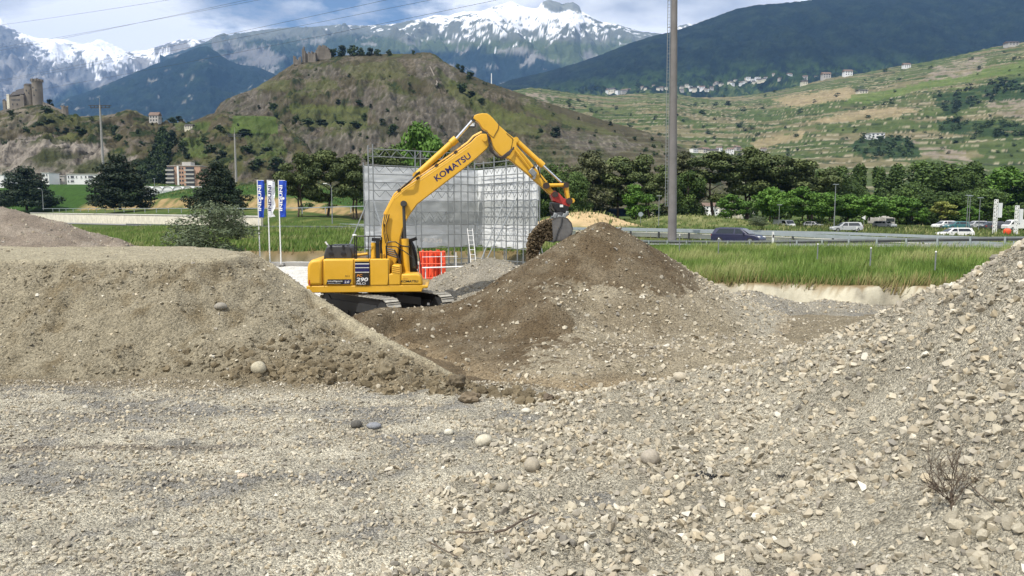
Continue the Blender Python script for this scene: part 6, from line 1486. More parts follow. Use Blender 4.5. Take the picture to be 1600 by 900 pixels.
# concrete pylon with ladder, arms and wires
YP = 78
PY = empty('concrete_pylon', W(1050, 372, YP), 'tall round concrete power pylon with a ladder beside the motorway', 'pylon'); O = tuple(PY.location)
b0 = W(1050.4, 372, YP); t0 = W(1055, -160, YP); b0.z = 1.0
MB(O).tube(b0, t0, .46, .26, 28).build('shaft', M['polecon'], PY)
lean = (t0 - b0) / (t0.z - b0.z)
def at(z, dx=0): return b0 + lean * (z - b0.z) + Vector((dx, -.1, 0))
lad = MB(O); z0l, z1l = W(0, 322, YP).z, t0.z - 1
MB(O).tube(at(z0l, -.78), at(z1l, -.62), .035, n=6).build('ladder_rail', M['steel'], PY); MB(O).tube(at(z0l, -.52), at(z1l, -.36), .035, n=6).build('ladder_rail', M['steel'], PY)
z = z0l
while z < z1l:
    t = (z - z0l) / (z1l - z0l); MB(O).tube(at(z, -.78 + .16 * t), at(z, -.52 + .16 * t), .018, n=5).build('ladder_rung', M['steel'], PY); z += .33
z = z0l
while z < z1l:
    MB(O).box(at(z, -.36), (.5, .05, .05)).build('ladder_bracket', M['steel'], PY); z += 2.6
WR = [(-118, 7, 45, -3.2), (-150, 43, 90, 3.2), (-125, 60, 100, -4.2), (-100, 89, 138, 4.2), (-82, 94, 142, -3.4), (-75, 111, 160, 3.4)]
for z in (t0.z - 6.4, t0.z - 3.4, t0.z - .4):
    MB(O).tube(at(z) + Vector((-3.4, -2.4, 0)), at(z) + Vector((3.4, 2.4, 0)), .12, .12, 8).build('cross_arm', M['polecon'], PY)
for k, (pr_, y0, pl_, ox) in enumerate(WR):
    a = at(W(1050, pr_, YP).z) + Vector((ox * .8, ox * .55, 0)); b_ = W(-420, pl_ + (y0 - 7) * .12 + 30, 330)
    pts = []
    for j in range(25):
        t = j / 24; p = a.lerp(b_, t); p.z -= 7 * 4 * t * (1 - t) * .5; pts.append(p)
    o = MB().path(pts, 0.02, 5).build('power_line', M['black'])
    tag(o, 'thin dark power line crossing the sky at the left, %s of six' % ('topmost', 'second from the top', 'third from the top', 'fourth from the top', 'second from the bottom', 'lowest')[k], 'power line')
# two far concrete poles with cross-heads
def farpole(px, y0, y1, Y, w, lb):
    a = W(px, y0, Y); b_ = W(px, y1, Y); ro = empty('power_pole', (a.x, Y, b_.z), lb, 'power pole'); O = tuple(ro.location); ww = w / F * Y
    MB(O).tube((a.x, Y, b_.z - 8), (a.x, Y, a.z), .75, .4, 12).build('shaft', M['concrete'], ro)
    MB(O).tube((a.x, Y, a.z), (a.x, Y, a.z + 3.5), .12, .08, 6).build('tip', M['concrete'], ro)
    for dz in (0, 1.1): MB(O).box((a.x, Y, a.z - .3 - dz), (ww * (1 - .15 * dz), .5, .35)).build('cross_arm', M['dkmetal'], ro)
    for k in range(6): MB(O).box((a.x - ww / 2 + ww * (k + .5) / 6, Y, a.z - .9), (.3, .3, 1.4)).build('insulator', M['dkmetal'], ro)
farpole(156, 164, 285, 380, 34, 'tall concrete power pole with a wide cross-head before the left hill')
farpole(366.5, 209, 285, 420, 22, 'slender concrete power pole before the green hillside above the third pine')
am = hit('vineyard_slope', 767, 147); A0 = empty('radio_mast', am, 'distant thin white radio mast on the skyline right of the ruin hill', 'mast'); MB(tuple(am)).tube(am - Vector((0, 0, 12)), am + Vector((0, 0, 44)), 1.6, .8, 8).build('mast', M['white'], A0); MB(tuple(am)).box(am + Vector((0, 0, 20)), (6, 3, 3)).build('platform', M['white'], A0)
# ================================================================== VEHICLES
def car(name, label, paint, px, py, Y, heading, L=4.3, H=1.45, kind='hatch', z=None, group=None):
    p = W(px, py, Y)
    if z is not None: p.z = z
    ro = empty(name, p, label, 'van' if kind == 'van' else 'car', group); ro.rotation_euler = (0, 0, heading)
    wd_ = 1.76 if kind != 'van' else 1.95
    if kind == 'van':
        body = [(-L / 2, .35), (-L / 2, H * .95), (-L / 2 + .15, H), (L * .22, H), (L * .33, H * .93), (L * .44, H * .55), (L / 2, H * .48), (L / 2, .3)]
        win = [(L * .10, H * .9), (L * .30, H * .9), (L * .40, H * .58), (L * .10, H * .58)]; belt = None
    else:
        body = [(-L / 2 + .02, .32), (-L / 2, .62), (-L / 2 + .06, .92), (L * .18, .92), (L * .40, .82), (L / 2 - .06, .66), (L / 2, .45), (L / 2 - .05, .25), (-L / 2 + .1, .25)]
        gh = [(-L / 2 + .08, .9), (-L / 2 + (.32 if kind != 'sedan' else .75), H - .06), (-L / 2 + .75, H), (L * .02, H - .01), (L * .12, H - .10), (L * .27, .88)]
    def ext(poly, w0, w1=None, zb=None, zt_=None):
        mb = MB(); n = len(poly); vs = []
        for sy in (-1, 1):
            for x, z_ in poly:
                t = 0 if w1 is None else max(0, (z_ - zb) / (zt_ - zb)); vs.append((x, sy * lerp(w0, w1 if w1 else w0, t) / 2, z_))
        return mb.add(vs, [tuple(range(n)), tuple(reversed(range(n, 2 * n)))] + [(i, n + i, n + (i + 1) % n, (i + 1) % n) for i in range(n)])
    pm = paint
    bo = ext(body, wd_).build('body', pm, ro, bevel=.07, seg=3)
    if kind != 'van':
        ext(gh, wd_ * .96, wd_ * .72, .9, H).build('cabin', pm, ro, bevel=.05, seg=3)
        # glass, just proud of the cabin sides and screens
        for sy in (-1, 1):
            zb_, zt2 = .93, H - .12
            def gp(x, z_): return (x, sy * (lerp(wd_ * .96, wd_ * .72, (z_ - .9) / (H - .9)) / 2 + .012), z_)
            x0 = -L / 2 + .42; 
            for (xa, xb, xc, xd) in ((x0, x0 + .28, -.12 * L / 4.3, -.12 * L / 4.3), (-.02, -.02, L * .09, L * .20)):
                if xa == x0: P = [gp(xa, zb_), gp(xc, zb_), gp(xc, zt2), gp(xb, zt2)]
                else: P = [gp(xa, zb_), gp(xd, zb_), gp(xc, zt2), gp(xb, zt2)]
                MB().add(P, [(0, 1, 2, 3)]).build('side_window', M['glass'], ro)
        MB().add([(L * .285, -wd_ * .42, .93), (L * .285, wd_ * .42, .93), (L * .135, wd_ * .34, H - .12), (L * .135, -wd_ * .34, H - .12)], [(0, 1, 2, 3)]).build('windscreen', M['glass'], ro)
        MB().add([(-L / 2 + .05, -wd_ * .40, .95), (-L / 2 + .05, wd_ * .40, .95), (-L / 2 + .26, wd_ * .34, H - .14), (-L / 2 + .26, -wd_ * .34, H - .14)], [(0, 1, 2, 3)]).build('rear_window', M['glass'], ro)
    else:
        for sy in (-1, 1): MB().prism([(x, sy * wd_ / 2 - .005 * (1 - sy), z_) for x, z_ in win], (0, .012 * 1, 0)).build('side_window', M['glass'], ro)
        MB().add([(L * .445, -wd_ * .44, H * .56), (L * .445, wd_ * .44, H * .56), (L * .345, wd_ * .42, H * .9), (L * .345, -wd_ * .42, H * .9)], [(0, 1, 2, 3)]).build('windscreen', M['glass'], ro)
    for sy in (-1, 1):
        MB().box((L / 2 - .10, sy * wd_ * .36, .66), (.16, .34, .14)).build('headlight', M['white'], ro, bevel=.03)
        MB().box((-L / 2 + .04, sy * wd_ * .38, .78), (.12, .26, .16)).build('tail_light', M['red'], ro)
        MB().box((L * .19, sy * (wd_ / 2 + .07), .95), (.12, .16, .12)).build('wing_mirror', pm, ro)
        for x in (-L * .31, L * .32):
            w_ = MB().tube((x, sy * (wd_ / 2 - .2), .31), (x, sy * (wd_ / 2 + .01), .31), .31, n=18).build('wheel', M['rubber'], ro)
            MB().tube((x, sy * (wd_ / 2 - .0), .31), (x, sy * (wd_ / 2 + .025), .31), .19, n=14).build('rim', M['steel'], w_)
    return ro
def paint(nm, c): return mat(nm, c, .35, coat=.5)
PB, PS, PW, PG, PT = paint('dark_blue_car_paint', (.02, .022, .06)), paint('silver_car_paint', (.42, .43, .45)), paint('white_car_paint', (.75, .75, .74)), paint('dark_grey_car_paint', (.06, .065, .07)), paint('teal_car_paint', (.05, .16, .18))
car('parked_car', 'dark blue hatchback driving on the ramp right of the concrete pylon', PB, 1153, 384, 64.5, R(-38), z=float(zramp(-42)) + .18)
car('parked_car', 'silver grey car with dark roof rails passing under the bright roadside trees', PS, 1322, 362, 116, R(172), L=4.6, H=1.5)
car('parked_car', 'silver estate car half hidden by grass, low at the right', PW, 1491, 371, 104, R(176), L=4.6, z=.8)
car('parked_car', 'small white van facing the road below the bright trees', PW, 1225, 357, 150, R(-70), L=4.4, H=1.75, kind='van')
car('parked_car', 'pale grey car parked far off right of the white van', PS, 1271, 356, 170, R(-50))
car('parked_car', 'pale car parked in front of the covered lorry', PS, 1382, 356, 150, R(-60), H=1.4)
car('parked_car', 'white car parked beside the teal car under the yellow tree', PW, 1475, 357, 140, R(190))
car('parked_car', 'teal car parked beside the white car under the yellow tree', PT, 1494, 358, 138, R(185))
car('parked_car', 'dark grey car parked left of the lattice mast', PG, 1549, 358, 136, R(180))
car('parked_car', 'dark grey car parked behind the lattice mast', PG, 1562, 360, 132, R(10))
car('parked_car', 'pale car parked behind the twin lamp posts', PS, 1524, 357, 142, R(185))
car('parked_car', 'white delivery van at the right edge by the second mast', PW, 1592, 360, 128, R(178), L=5.0, H=1.85, kind='van')
for o_ in list(bpy.data.objects):
    if o_.name.split('.')[0] == 'parked_car' and o_.get('label', '').find('driving') >= 0: o_.name = 'moving_car'
# covered lorry
LO = empty('lorry', W(1381, 354, 168), 'lorry with a beige tarpaulin cover seen from the front', 'lorry'); O = tuple(LO.location); c = LO.location
MB(O).box((c.x, 168.6, c.z + .8), (2.3, 5, .7)).build('chassis', M['dkmetal'], LO); MB(O).box((c.x, 166, c.z + 1.3), (2.2, 1.4, 1.6)).build('cab', M['greyren'], LO, bevel=.1)
MB(O).box((c.x, 165.27, c.z + 1.5), (1.8, .06, .7)).build('windscreen', M['glass'], LO)
MB(O).pxprism([(1372, 343.5), (1374, 338), (1389, 337.5), (1392, 343.5), (1392, 350), (1372, 350)], 167, 167, 172).build('tarpaulin', M['greyren'], LO, bevel=.15)
for sx in (-.9, .9):
    for y in (166, 170.5): MB(O).tube((c.x + sx - .15, y, c.z + .4), (c.x + sx + .15, y, c.z + .4), .42, n=14).build('wheel', M['rubber'], LO)
# orange bin
OB = empty('orange_barrel', W(1573.5, 366, 108), 'orange-red plastic barrel beside the lattice mast', 'barrel'); O = tuple(OB.location); c = OB.location
MB(O).path([c, c + Vector((0, 0, .25)), c + Vector((0, 0, .6)), c + Vector((0, 0, .8))], [.42, .52, .5, .3], 14).build('drum', M['orange'], OB); MB(O).tube(c + Vector((0, 0, .78)), c + Vector((0, 0, .86)), .3, n=14).build('lid', M['red'], OB)
# ================================================================== STONES, CLODS, DEBRIS
def hull(n, seed, sc=(1, .78, .55), rnd=0.18):
    r = np.random.default_rng(seed); bm = bmesh.new()
    for i in range(n):
        d = r.normal(size=3); d /= np.linalg.norm(d); d *= 1 - rnd * r.random(); bm.verts.new(tuple(d * np.array(sc)))
    res = bmesh.ops.convex_hull(bm, input=bm.verts)
    bmesh.ops.delete(bm, geom=[v for v in bm.verts if not v.link_faces], context='VERTS')
    bmesh.ops.triangulate(bm, faces=bm.faces); bmesh.ops.recalc_face_normals(bm, faces=bm.faces)
    bm.verts.index_update(); V = np.array([v.co[:] for v in bm.verts]); Ff = np.array([[v.index for v in f.verts] for f in bm.faces]); bm.free()
    return V, Ff
VAR = [hull(9 + k % 4, 500 + k, (1, .72 + .025 * (k % 8), .52 + .03 * (k % 7)), .18) for k in range(14)]
VSM = [hull(6, 600 + k, (1, .8, .6), .3) for k in range(8)]
def ico_pebble(seed, sub=2, amp=.07, sc=(1, .78, .62)):
    bm = bmesh.new(); bmesh.ops.create_icosphere(bm, subdivisions=sub, radius=1); r = np.random.default_rng(seed)
    V = np.array([v.co[:] for v in bm.verts]); Ff = np.array([[v.index for v in f.verts] for f in bm.faces]); bm.free()
    d = 1 + amp * fbm(V[:, 0] * 1.6 + seed, V[:, 1] * 1.6 + V[:, 2] * 1.3, 3, seed)
    return V * d[:, None] * np.array(sc), Ff
def lumpy(seed): 
    V, Ff = ico_pebble(seed, 2, .55, (1, .85, .7)); return V, Ff
CLOD = [lumpy(700 + k) for k in range(5)]
CLS = [hull(9 + k % 3, 720 + k, (1, .88, .74), .32) for k in range(10)]
def rotm(n, r, tilt=0.7):
    a = r.uniform(0, 2 * math.pi, n); b = r.normal(0, tilt, n); c = r.normal(0, tilt, n)
    ca, sa, cb_, sb, cc, sc = np.cos(a), np.sin(a), np.cos(b), np.sin(b), np.cos(c), np.sin(c); o_ = np.ones(n); z_ = np.zeros(n)
    Rz = np.stack([np.stack([ca, -sa, z_], -1), np.stack([sa, ca, z_], -1), np.stack([z_, z_, o_], -1)], 1)
    Rx = np.stack([np.stack([o_, z_, z_], -1), np.stack([z_, cb_, -sb], -1), np.stack([z_, sb, cb_], -1)], 1)
    Ry = np.stack([np.stack([cc, z_, sc], -1), np.stack([z_, o_, z_], -1), np.stack([-sc, z_, cc], -1)], 1)
    return Rz @ Rx @ Ry
PAL_ = np.array([(.42, .38, .295), (.36, .32, .245), (.48, .44, .345), (.44, .375, .26), (.33, .305, .255), (.55, .51, .42), (.27, .25, .215), (.15, .145, .135), (.62, .60, .53), (.39, .335, .245)])
PAL_ = (.72 * PAL_ + .28 * np.array([.38, .35, .29])) * np.array([.95, .935, .91])
PW_ = np.array([.20, .17, .16, .10, .10, .09, .06, .025, .035, .06]); PW_ /= PW_.sum()
def joined(name, P, S, variants, seed, cols, m, label, cat, tilt=.7, parent=None):
    r = np.random.default_rng(seed); n = len(P); vi = r.integers(0, len(variants), n); Rm = rotm(n, r, tilt)
    Vs, Fs, Cs = [], [], []; off = 0
    for k, (V, Ff) in enumerate(variants):
        I = np.where(vi == k)[0]
        if not len(I): continue
        sc = S[I][:, None, None] * 0.5 * (0.85 + 0.3 * r.random((len(I), 1, 3)))
        X = np.einsum('nij,nvj->nvi', Rm[I], V[None] * sc) + P[I][:, None, :]
        Vs.append(X.reshape(-1, 3)); Fs.append((Ff[None] + (np.arange(len(I)) * len(V))[:, None, None] + off).reshape(-1, 3)); off += len(I) * len(V)
        Cs.append(np.repeat(cols[I], len(V), 0))
    o = np_mesh(name, np.vstack(Vs), np.vstack(Fs), m, parent, colors=np.vstack(Cs), smooth=False)
    if parent is None: tag(o, label, cat)
    o['kind'] = 'stuff'; return o
def pick(n, r, pal=PAL_, w=PW_, var=.12): return pal[r.choice(len(pal), n, p=w)] * (1 + var * r.normal(size=(n, 1)))
def logn(n, r, lo, hi, p=2.2): return lo * (hi / lo) ** (r.random(n) ** p)
ALL_BIG = []
def sample(hf, x0, x1, y0, y1, n, r, test=None, ypow=1.0):
    x = r.uniform(x0, x1, n); y = y0 + (y1 - y0) * r.random(n) ** ypow
    k = np.abs(x) < 0.80 * y + 1.2
    if test is not None: k &= test(x, y)
    x = x[k]; y = y[k]; return np.stack([x, y, hf(x, y)], -1)
r = np.random.default_rng(77)
site_top = lambda x, y: np.maximum(np.maximum(site_h(x, y), right_h(x, y)), np.maximum(left_h(x, y), heap_h(x, y)))
# right heap: coarse
P = sample(right_h, -3, 13.5, 5.2, 18.2, 125000, r, lambda x, y: (right_h(x, y) > site_h(x, y) - .03), 1.15)
kk = r.random(len(P)) < np.clip(.72 + .9 * fbm(P[:, 0] / 1.6, P[:, 1] / 1.6, 4, 421), .25, 1); P = P[kk]; S = logn(len(P), r, .022, .21, 2.8)
C = pick(len(P), r); I = np.argsort(-(S / P[:, 1])); TOPI = I[:330]; mask = np.ones(len(P), bool); mask[TOPI] = False
P[:, 2] += S * .12
BIGR = (P[TOPI], S[TOPI]); small = S < .07
joined('coarse_gravel', P[mask & ~small], S[mask & ~small], VAR, 31, C[mask & ~small], M['stone'], 'coarse pale gravel covering the heap in the right foreground', 'gravel')
joined('fine_gravel', P[mask & small], S[mask & small], VSM, 32, C[mask & small], M['stone'], 'fine pale gravel between the coarse stones of the right heap', 'gravel')
# foreground flat
dens = lambda x, y: (site_h(x, y) > right_h(x, y)) & (left_h(x, y) < site_h(x, y)) & (r.random(len(x)) < np.clip(.75 + .9 * fbm(x / 2.2, y / .8, 4, 401), .3, 1))
P = sample(site_h, -15, 3, 6.0, 18, 135000, r, dens, 1.3); S = logn(len(P), r, .018, .13, 2.9); P[:, 2] += S * .12
pw = PW_.copy(); pw[4] += .10; pw[6] += .08; pw /= pw.sum()
C = pick(len(P), r, w=pw); sm_ = S < .055
joined('ground_stones', P[~sm_], S[~sm_], VAR, 33, C[~sm_], M['stone'], 'scattered grey and cream stones on the level foreground', 'gravel')
joined('ground_grit', P[sm_], S[sm_], VSM, 34, C[sm_], M['stone'], 'fine grit on the level foreground', 'gravel')
# spoil heap stones
br = lambda x, y: heap_brown(x, y, heap_h(x, y)) > .5
P = sample(heap_h, -8, 13, 16.8, 31, 26000, r, lambda x, y: heap_h(x, y) > .0)
bm_ = br(P[:, 0], P[:, 1]); k = ((~bm_) & (r.random(len(P)) < .8)) | (bm_ & (r.random(len(P)) < .14)); P = P[k]; bm_ = bm_[k]
S = logn(len(P), r, .04, .25, 3.1) * np.where(bm_, .95, 1); C = pick(len(P), r); P[:, 2] += S * .10
joined('spoil_stones', P, S, VAR, 35, C, M['stone'], 'pale stones mixed into the slopes of the spoil heap', 'gravel')
P = sample(heap_h, -8, 13, 16.4, 31, 20000, r, lambda x, y: (heap_h(x, y) > -.05)); bm_ = br(P[:, 0], P[:, 1]); S = logn(len(P), r, .035, .15, 2.2)
C = np.where(bm_[:, None], np.array([[.098, .073, .044]]), np.array([[.26, .22, .155]])) * (1 + .16 * r.normal(size=(len(P), 1)))
joined('spoil_crumbs', P, S, VSM, 36, C, M['stone'], 'soil crumbs lying on the spoil heap', 'soil crumbs')
# mound clods and stones
def mt(x, y):
    h = left_h(x, y); return (h > site_h(x, y)) & (h < 2.6) & (ridge_d(x, y) < -.35)
P = sample(left_h, -20, 1.6, 16, 25, 34000, r, mt); foot = sm(1.7, .1, P[:, 2]) * sm(-13, -6, P[:, 0])
k = r.random(len(P)) < np.clip(.30 + .55 * foot + 1.0 * fbm(P[:, 0] / 2, P[:, 1] / 1.2, 3, 411) + .25 * sm(1.6, 2.4, P[:, 2]), .05, 1); P = P[k]; foot = foot[k]
S = logn(len(P), r, .03, .17, 2.6) * (1 + 0.9 * foot + .3 * sm(1.8, 2.4, P[:, 2])); C = np.array([[.215, .185, .128]]) * (1 + .20 * r.normal(size=(len(P), 1)))
nx_ = 190; tt_ = r.random(nx_); Q0 = GZ(735, 612); Q1 = GZ(900, 632)
Pe = np.stack([lerp(Q0[0], Q1[0], tt_) + r.normal(0, .15, nx_), lerp(Q0[1], Q1[1], tt_) + r.normal(0, .28, nx_), np.zeros(nx_)], -1); Pe[:, 2] = site_top(Pe[:, 0], Pe[:, 1]) + .02
P = np.vstack([P, Pe]); S = np.concatenate([S, logn(nx_, r, .08, .36, 2.0)]); C = np.vstack([C, np.array([[.17, .138, .09]]) * (1 + .2 * r.normal(size=(nx_, 1)))])
Ic = np.argsort(-S)[:110]; TOPC = (P[Ic], S[Ic]); m2 = np.ones(len(P), bool); m2[Ic] = False
joined('mound_clods', P[m2], S[m2], CLS + VAR[:8], 37, C[m2], M['stone'], 'small soil clods on the slope of the earth mound', 'soil clods')
P = sample(left_h, -20, 1.6, 16, 28, 5200, r, lambda x, y: (left_h(x, y) > site_h(x, y)) & (np.abs(ridge_d(x, y)) > .25) & ((left_h(x, y) < 2.6) | (r.random(len(x)) < .12))); S = logn(len(P), r, .03, .17, 2.6); C = pick(len(P), r) * 1.05; P[:, 2] += S * .1
joined('mound_stones', P, S, VAR, 38, C, M['stone'], 'few pale stones embedded in the earth mound', 'gravel')
# others
P = sample(behind_h, -8, 7, 29, 40, 9000, r, lambda x, y: behind_h(x, y) > .05); S = logn(len(P), r, .06, .26, 2.4); C = pick(len(P), r)
P2 = sample(bank_h, 5, 24, 29.4, 35, 11000, r, lambda x, y: bank_h(x, y) > .05); S2 = logn(len(P2), r, .05, .26, 2.4); C2 = pick(len(P2), r)
P3 = sample(site_h, 4, 22, 18, 33, 8000, r); S3 = logn(len(P3), r, .04, .2, 2.6); C3__ = pick(len(P3), r)
joined('rear_gravel', np.vstack([P, P2, P3]), np.concatenate([S, S2, S3]), VSM + VAR[:4], 39, np.vstack([C, C2, C3__]), M['stone'], 'pale gravel on the low heaps at the back of the pit', 'gravel')
P = sample(sand_h, -34, -17, 38, 50, 2600, r, lambda x, y: sand_h(x, y) > .05); S = logn(len(P), r, .06, .3, 3)
joined('sand_heap_stones', P, S, VAR, 40, pick(len(P), r) * .9, M['stone'], 'few stones on the mauve sand heap', 'gravel')
# single stones, sharing their meshes
def mesh_of(name, V, Ff, m, smooth=False):
    me = bpy.data.meshes.new(name); me.from_pydata([tuple(v) for v in V], [], [tuple(int(i) for i in f) for f in Ff]); me.materials.append(m)
    me.polygons.foreach_set('use_smooth', np.full(len(me.polygons), smooth)); me.update(); return me
VME = [mesh_of('stone_mesh', V, Ff, M['rock']) for V, Ff in [hull(20 + k % 6, 800 + k, (1, .72 + .025 * (k % 8), .50 + .03 * (k % 7)), .16) for k in range(14)]]
CME = [mesh_of('clod_mesh', V, Ff, M['clod']) for V, Ff in CLOD]
rr = random.Random(8)
LMC = [(404, 583, 'near the pale rounded boulder'), (516, 590, 'near the upright clod at the mound foot'), (603, 585, 'around the big brown earth block'), (680, 600, 'between the big earth block and the mound tip'), (735, 615, 'at the very tip of the mound'), (800, 622, 'on the pit edge just right of the mound tip'), (870, 628, 'at the right end of the clod row on the pit edge'), (560, 540, 'halfway up below the pale crest'), (280, 585, 'at the mound foot left of the pale boulder'), (120, 585, 'at the mound foot near the left edge'), (345, 480, 'around the grey oval boulder'), (200, 430, 'high on the left face of the mound'), (470, 540, 'on the mound face above the upright clod'), (640, 560, 'just under the pale crest above the earth block')]
LMK = [(1490, 700, 'just above the dry bush'), (1490, 830, 'just below the dry bush'), (1540, 885, 'in the bottom right corner'), (1400, 880, 'at the bottom edge left of the corner'), (1340, 820, 'between the smaller black patch and the dry bush'), (1590, 760, 'right of the dry bush by the picture edge'), (1380, 780, 'left of the dry bush'), (1105, 720, 'above the black crumb patch'), (1120, 790, 'below the black crumb patch'), (1016, 700, 'around the mottled round stone'), (790, 735, 'around the egg-shaped stone'), (800, 850, 'around the long dry stick'), (690, 850, 'around the thin reddish stalk'), (1000, 860, 'at the bottom edge, between the stick and the black crumbs'), (1250, 860, 'at the bottom edge below the smaller black patch'), (1222, 710, 'above the smaller black patch'), (1560, 450, 'on the top crest of the heap at the right'), (1420, 520, 'on the crest of the heap below the grass bank'), (1250, 600, 'on the lower crest facing the pit floor'), (1063, 620, 'near the smooth round stone'), (1550, 600, 'on the steep upper right slope'), (1350, 650, 'halfway up the heap, between crest and dry bush')]
for i in range(300):
    p = BIGR[0][i]; s = float(BIGR[1][i]) * .5
    o = bpy.data.objects.new('stone', VME[i % 14]); col.objects.link(o); o.location = p; o.scale = (s, s, s); o.rotation_euler = (rr.gauss(0, .6), rr.gauss(0, .6), rr.uniform(0, 6.28))
    qx, qy = proj(*p)
    w_ = min(((abs(qx - a_) + abs(qy - b_) * 1.3, t_) for a_, b_, t_ in LMK))[1]
    tag(o, 'large angular pale stone lying ' + w_, 'stone', 'large angular stones ' + w_)
for i in range(110):
    p = TOPC[0][i]; s = float(TOPC[1][i]) * .5
    o = bpy.data.objects.new('soil_clod', CME[i % 5]); col.objects.link(o); o.location = p; o.scale = (s, s, s); o.rotation_euler = (rr.gauss(0, .6), rr.gauss(0, .6), rr.uniform(0, 6.28))
    qx, qy = proj(*p); w_ = min(((abs(qx - a_) + abs(qy - b_), t_) for a_, b_, t_ in LMC))[1]
    tag(o, 'large brown soil clod ' + w_, 'soil clod', 'big clods ' + w_)
def special(px, py, wpx, colr, label, hf=None, sc=(1, .78, .62), name='boulder', lump=False, rz=0.0, cat='stone', tilt=0.0, sink=.25):
    # walk down the view ray to the surface
    best = None
    for Y in np.arange(5, 32, .03):
        p = W(px, py, Y)
        if p.z <= float(site_top(np.array(p.x), np.array(p.y))): best = p; break
    if best is None: best = G(px, py, 0)
    s = wpx / F * best.y / 2
    V, Ff = ico_pebble(int(px), 3, .55 if lump else .12, sc)
    o = bpy.data.objects.new(name, mesh_of(name, V, Ff, mat(name + '_surface', colr, .85, noise=.25, nscale=3, bump=.4, bscale=14, bdist=.05), not lump)); col.objects.link(o)
    o.location = best + Vector((0, 0, s * sc[2] * (1 - sink))); o.scale = (s, s, s); o.rotation_euler = (0, tilt, rz)
    return tag(o, label, cat)
special(404, 583, 24, (.42, .38, .28), 'pale rounded boulder at the foot of the earth mound', sc=(1, .9, .9))
special(345, 483, 20, (.27, .25, .21), 'grey oval boulder stuck halfway up the earth mound', sc=(1, .8, .6))
special(755, 696, 28, (.52, .48, .38), 'smooth pale egg-shaped stone at the centre of the foreground', sc=(1, .8, .72), tilt=-.35)
special(701, 679, 15, (.60, .57, .47), 'small smooth cream pebble left of the egg-shaped stone', sc=(1, .85, .75))
special(822, 645, 15, (.58, .55, .46), 'white flat pebble at the edge of the level ground', sc=(1, .85, .6))
special(1063, 595, 22, (.44, .39, .30), 'smooth round stone on the gravel below the spoil heap', sc=(1, .9, .75))
special(1016, 724, 30, (.36, .32, .26), 'mottled round grey-brown stone in the right gravel', sc=(1, .9, .9))
special(831, 735, 27, (.36, .32, .25), 'rounded tan stone right of the egg-shaped stone', sc=(1, .85, .9), tilt=.4)
special(784, 768, 24, (.30, .27, .21), 'rough brown stone below the egg-shaped stone', sc=(1, .8, .7), tilt=-.4)
special(557, 668, 19, (.09, .085, .075), 'dark rounded stone on the level foreground', sc=(1, .85, .72))
special(584, 669, 24, (.22, .23, .25), 'blue-grey flat stone beside the dark rounded one', sc=(1, .8, .45))
special(379, 746, 17, (.55, .44, .33), 'flat pinkish wedge stone on the level foreground', sc=(1, .7, .45))
special(700, 720, 22, (.44, .40, .32), 'angular pale stone left below the egg-shaped stone', sc=(1, .7, .6), lump=True)
special(603, 590, 30, (.20, .165, .105), 'big brown earth block on the lower right of the mound', sc=(1, .9, .9), lump=True, name='earth_block', cat='soil clod')
special(716, 604, 26, (.12, .095, .06), 'dark damp clod at the tip of the mound', sc=(1, .9, .9), lump=True, name='earth_block', cat='soil clod')
special(516, 600, 22, (.21, .17, .11), 'upright brown clod at the foot of the mound', sc=(.8, .8, 1), lump=True, name='earth_block', cat='soil clod')
special(735, 628, 28, (.19, .15, .10), 'wide brown clod resting on the gravel edge', sc=(1, .8, .7), lump=True, name='earth_block', cat='soil clod')
special(855, 626, 18, (.13, .10, .07), 'dark clod at the edge of the pit floor', sc=(1, .8, .7), lump=True, name='earth_block', cat='soil clod')
# dry bush, sticks, scrap
def ground_pt(px, py):
    for Y in np.arange(5, 32, .02):
        p = W(px, py, Y)
        if p.z <= float(site_top(np.array(p.x), np.array(p.y))): return p
    return G(px, py)
p = ground_pt(1490, 800); DB = empty('dry_bush', p, 'dry leafless twiggy bush uprooted on the right gravel heap', 'dry bush'); O = tuple(p)
MB(O).path([p - Vector((0, 0, .05)), p + Vector((-.01, .02, .1)), p + Vector((-.02, .04, .2))], [.022, .018, .012], 6).build('stem', M['twig'], DB)
MB(O).path([p + Vector((.0, -.02, .0)), p + Vector((-.01, -.03, .07))], [.03, .02], 7).build('cut_root', M['cream'], DB)
rr = random.Random(4)
tw = MB(O)
def twig(q, d, L, r_, lv):
    e = q + d * L; mid = q.lerp(e, .5) + Vector((rr.gauss(0, .06), rr.gauss(0, .06), rr.gauss(0, .05))) * L
    tw.path([q, mid, e], [r_, r_ * .75, r_ * .45], 3)
    if lv > 0:
        for _ in range(4 if lv > 1 else 5):
            nd = (d + Vector((rr.gauss(0, .5), rr.gauss(0, .35), rr.gauss(0, .35)))).normalized(); twig(q.lerp(e, rr.uniform(.35, 1)), nd, L * rr.uniform(.5, .85), r_ * .62, lv - 1)
for i in range(10):
    a = rr.uniform(-1, 1); d = Vector((a * .85 - .12, rr.gauss(0, .3), .85 - .45 * abs(a) + rr.random() * .3)).normalized(); twig(p + Vector((-.01, .02, .06 + .02 * (i % 4))), d, rr.uniform(.22, .42), .0065, 2)
o = tw.build('twigs', M['twig'], DB, smooth=False); o['kind'] = 'stuff'
def stick(pts, r0, label):
    P_ = [ground_pt(*q) + Vector((0, 0, .085)) for q in pts]; o = MB().path(P_, [r0 * (1 - .5 * i / len(P_)) for i in range(len(P_))], 6).build('stick', M['twig']); tag(o, label, 'stick')
stick([(772, 842), (790, 838), (812, 825), (842, 811)], .018, 'dry brown stick lying on the gravel in the lower centre')
stick([(712, 841), (735, 843), (757, 840)], .013, 'short dark stick left of the longer one')
stick([(672, 858), (690, 868), (714, 880)], .009, 'thin reddish stalk lying near the bottom edge')
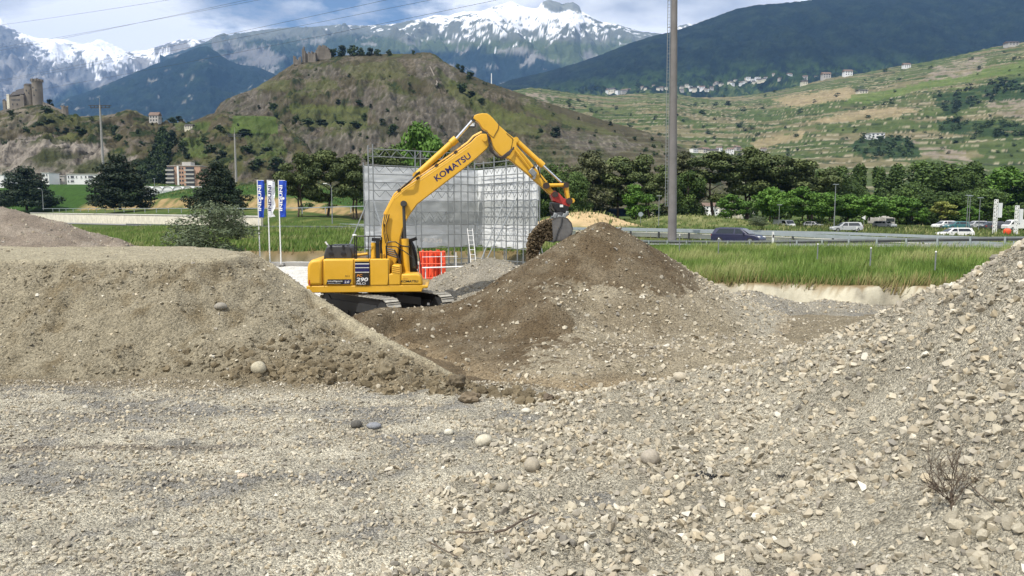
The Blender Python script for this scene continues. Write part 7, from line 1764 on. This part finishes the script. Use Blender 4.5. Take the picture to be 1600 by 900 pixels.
stick([(1515, 770), (1530, 785), (1560, 808)], .007, 'thin dry stalk beside the dry bush')
def scrap(px, py, w, h, label):
    c = ground_pt(px, py); rr = random.Random(int(px)); ro = MB(); s = w / F * c.y
    n = 70
    V_, F_, C_ = [], [], []
    PP = np.array([[c.x + rr.gauss(0, .26) * s, c.y + rr.gauss(0, .3) * s * h / w, c.z + rr.uniform(0, .12) * s] for _ in range(n)]); SS = np.array([rr.uniform(.06, .16) * s for _ in range(n)])
    o = joined('asphalt_crumbs', PP, SS, VAR, int(px), np.full((n, 3), .03) * (1 + .5 * np.random.default_rng(3).random((n, 1))), M['stone'], label, 'crumbled asphalt')
scrap(1102, 748, 66, 24, 'patch of black crumbled asphalt on the right gravel'); scrap(1222, 745, 24, 12, 'smaller black crumb patch right of the larger one'); scrap(590, 675, 14, 8, 'tiny patch of black crumbs by the blue-grey stone')
# falling soil between bucket and heap
poly = [(869, 343), (858, 343), (848, 348), (838, 358), (830, 368), (827, 384), (826, 410), (833, 412), (842, 404), (847, 392), (851, 381), (857, 376), (870, 376), (874, 372), (880, 345)]
rs = np.random.default_rng(6); n = 15000; qx = rs.uniform(824, 882, n); qy = rs.uniform(341, 413, n); k = inpoly(qx, qy, poly); qx = qx[k]; qy = qy[k]
PP = np.array([tuple(W(a_, b_, 29.9)) for a_, b_ in zip(qx, qy)]); PP[:, 1] += rs.normal(0, .22, len(PP)).clip(-.45, .5) + .55; PP[:, 0] -= .08
o = joined('falling_soil', PP, logn(len(PP), rs, .04, .20, 2.0), CLS, 41, np.array([[.125, .095, .058]]) * (1 + .25 * rs.normal(size=(len(PP), 1))).clip(.5, 1.6), M['stone'], 'brown soil pouring out of the bucket onto the spoil heap', 'falling soil', tilt=1.5)
# ================================================================== AIR
if HAZE > 0:
    hz = MB(); hz.box((0, 5200, 1548), (26000, 15200, 3100.0)); ho = hz.build('haze', bpy.data.materials.new('haze_air'), smooth=False)
    ho['kind'] = 'stuff'; ho['label'] = 'thin blue mountain haze filling the valley'; ho['category'] = 'haze'
    hm = ho.data.materials[0]; hm.use_nodes = True; t = hm.node_tree; t.nodes.clear()
    pv = N('ShaderNodeVolumePrincipled', t); pv.inputs['Color'].default_value = (0.25, 0.50, 1.0, 1); pv.inputs['Density'].default_value = HAZE; pv.inputs['Anisotropy'].default_value = 0.0
    mo = N('ShaderNodeOutputMaterial', t); t.links.new(pv.outputs[0], mo.inputs['Volume'])
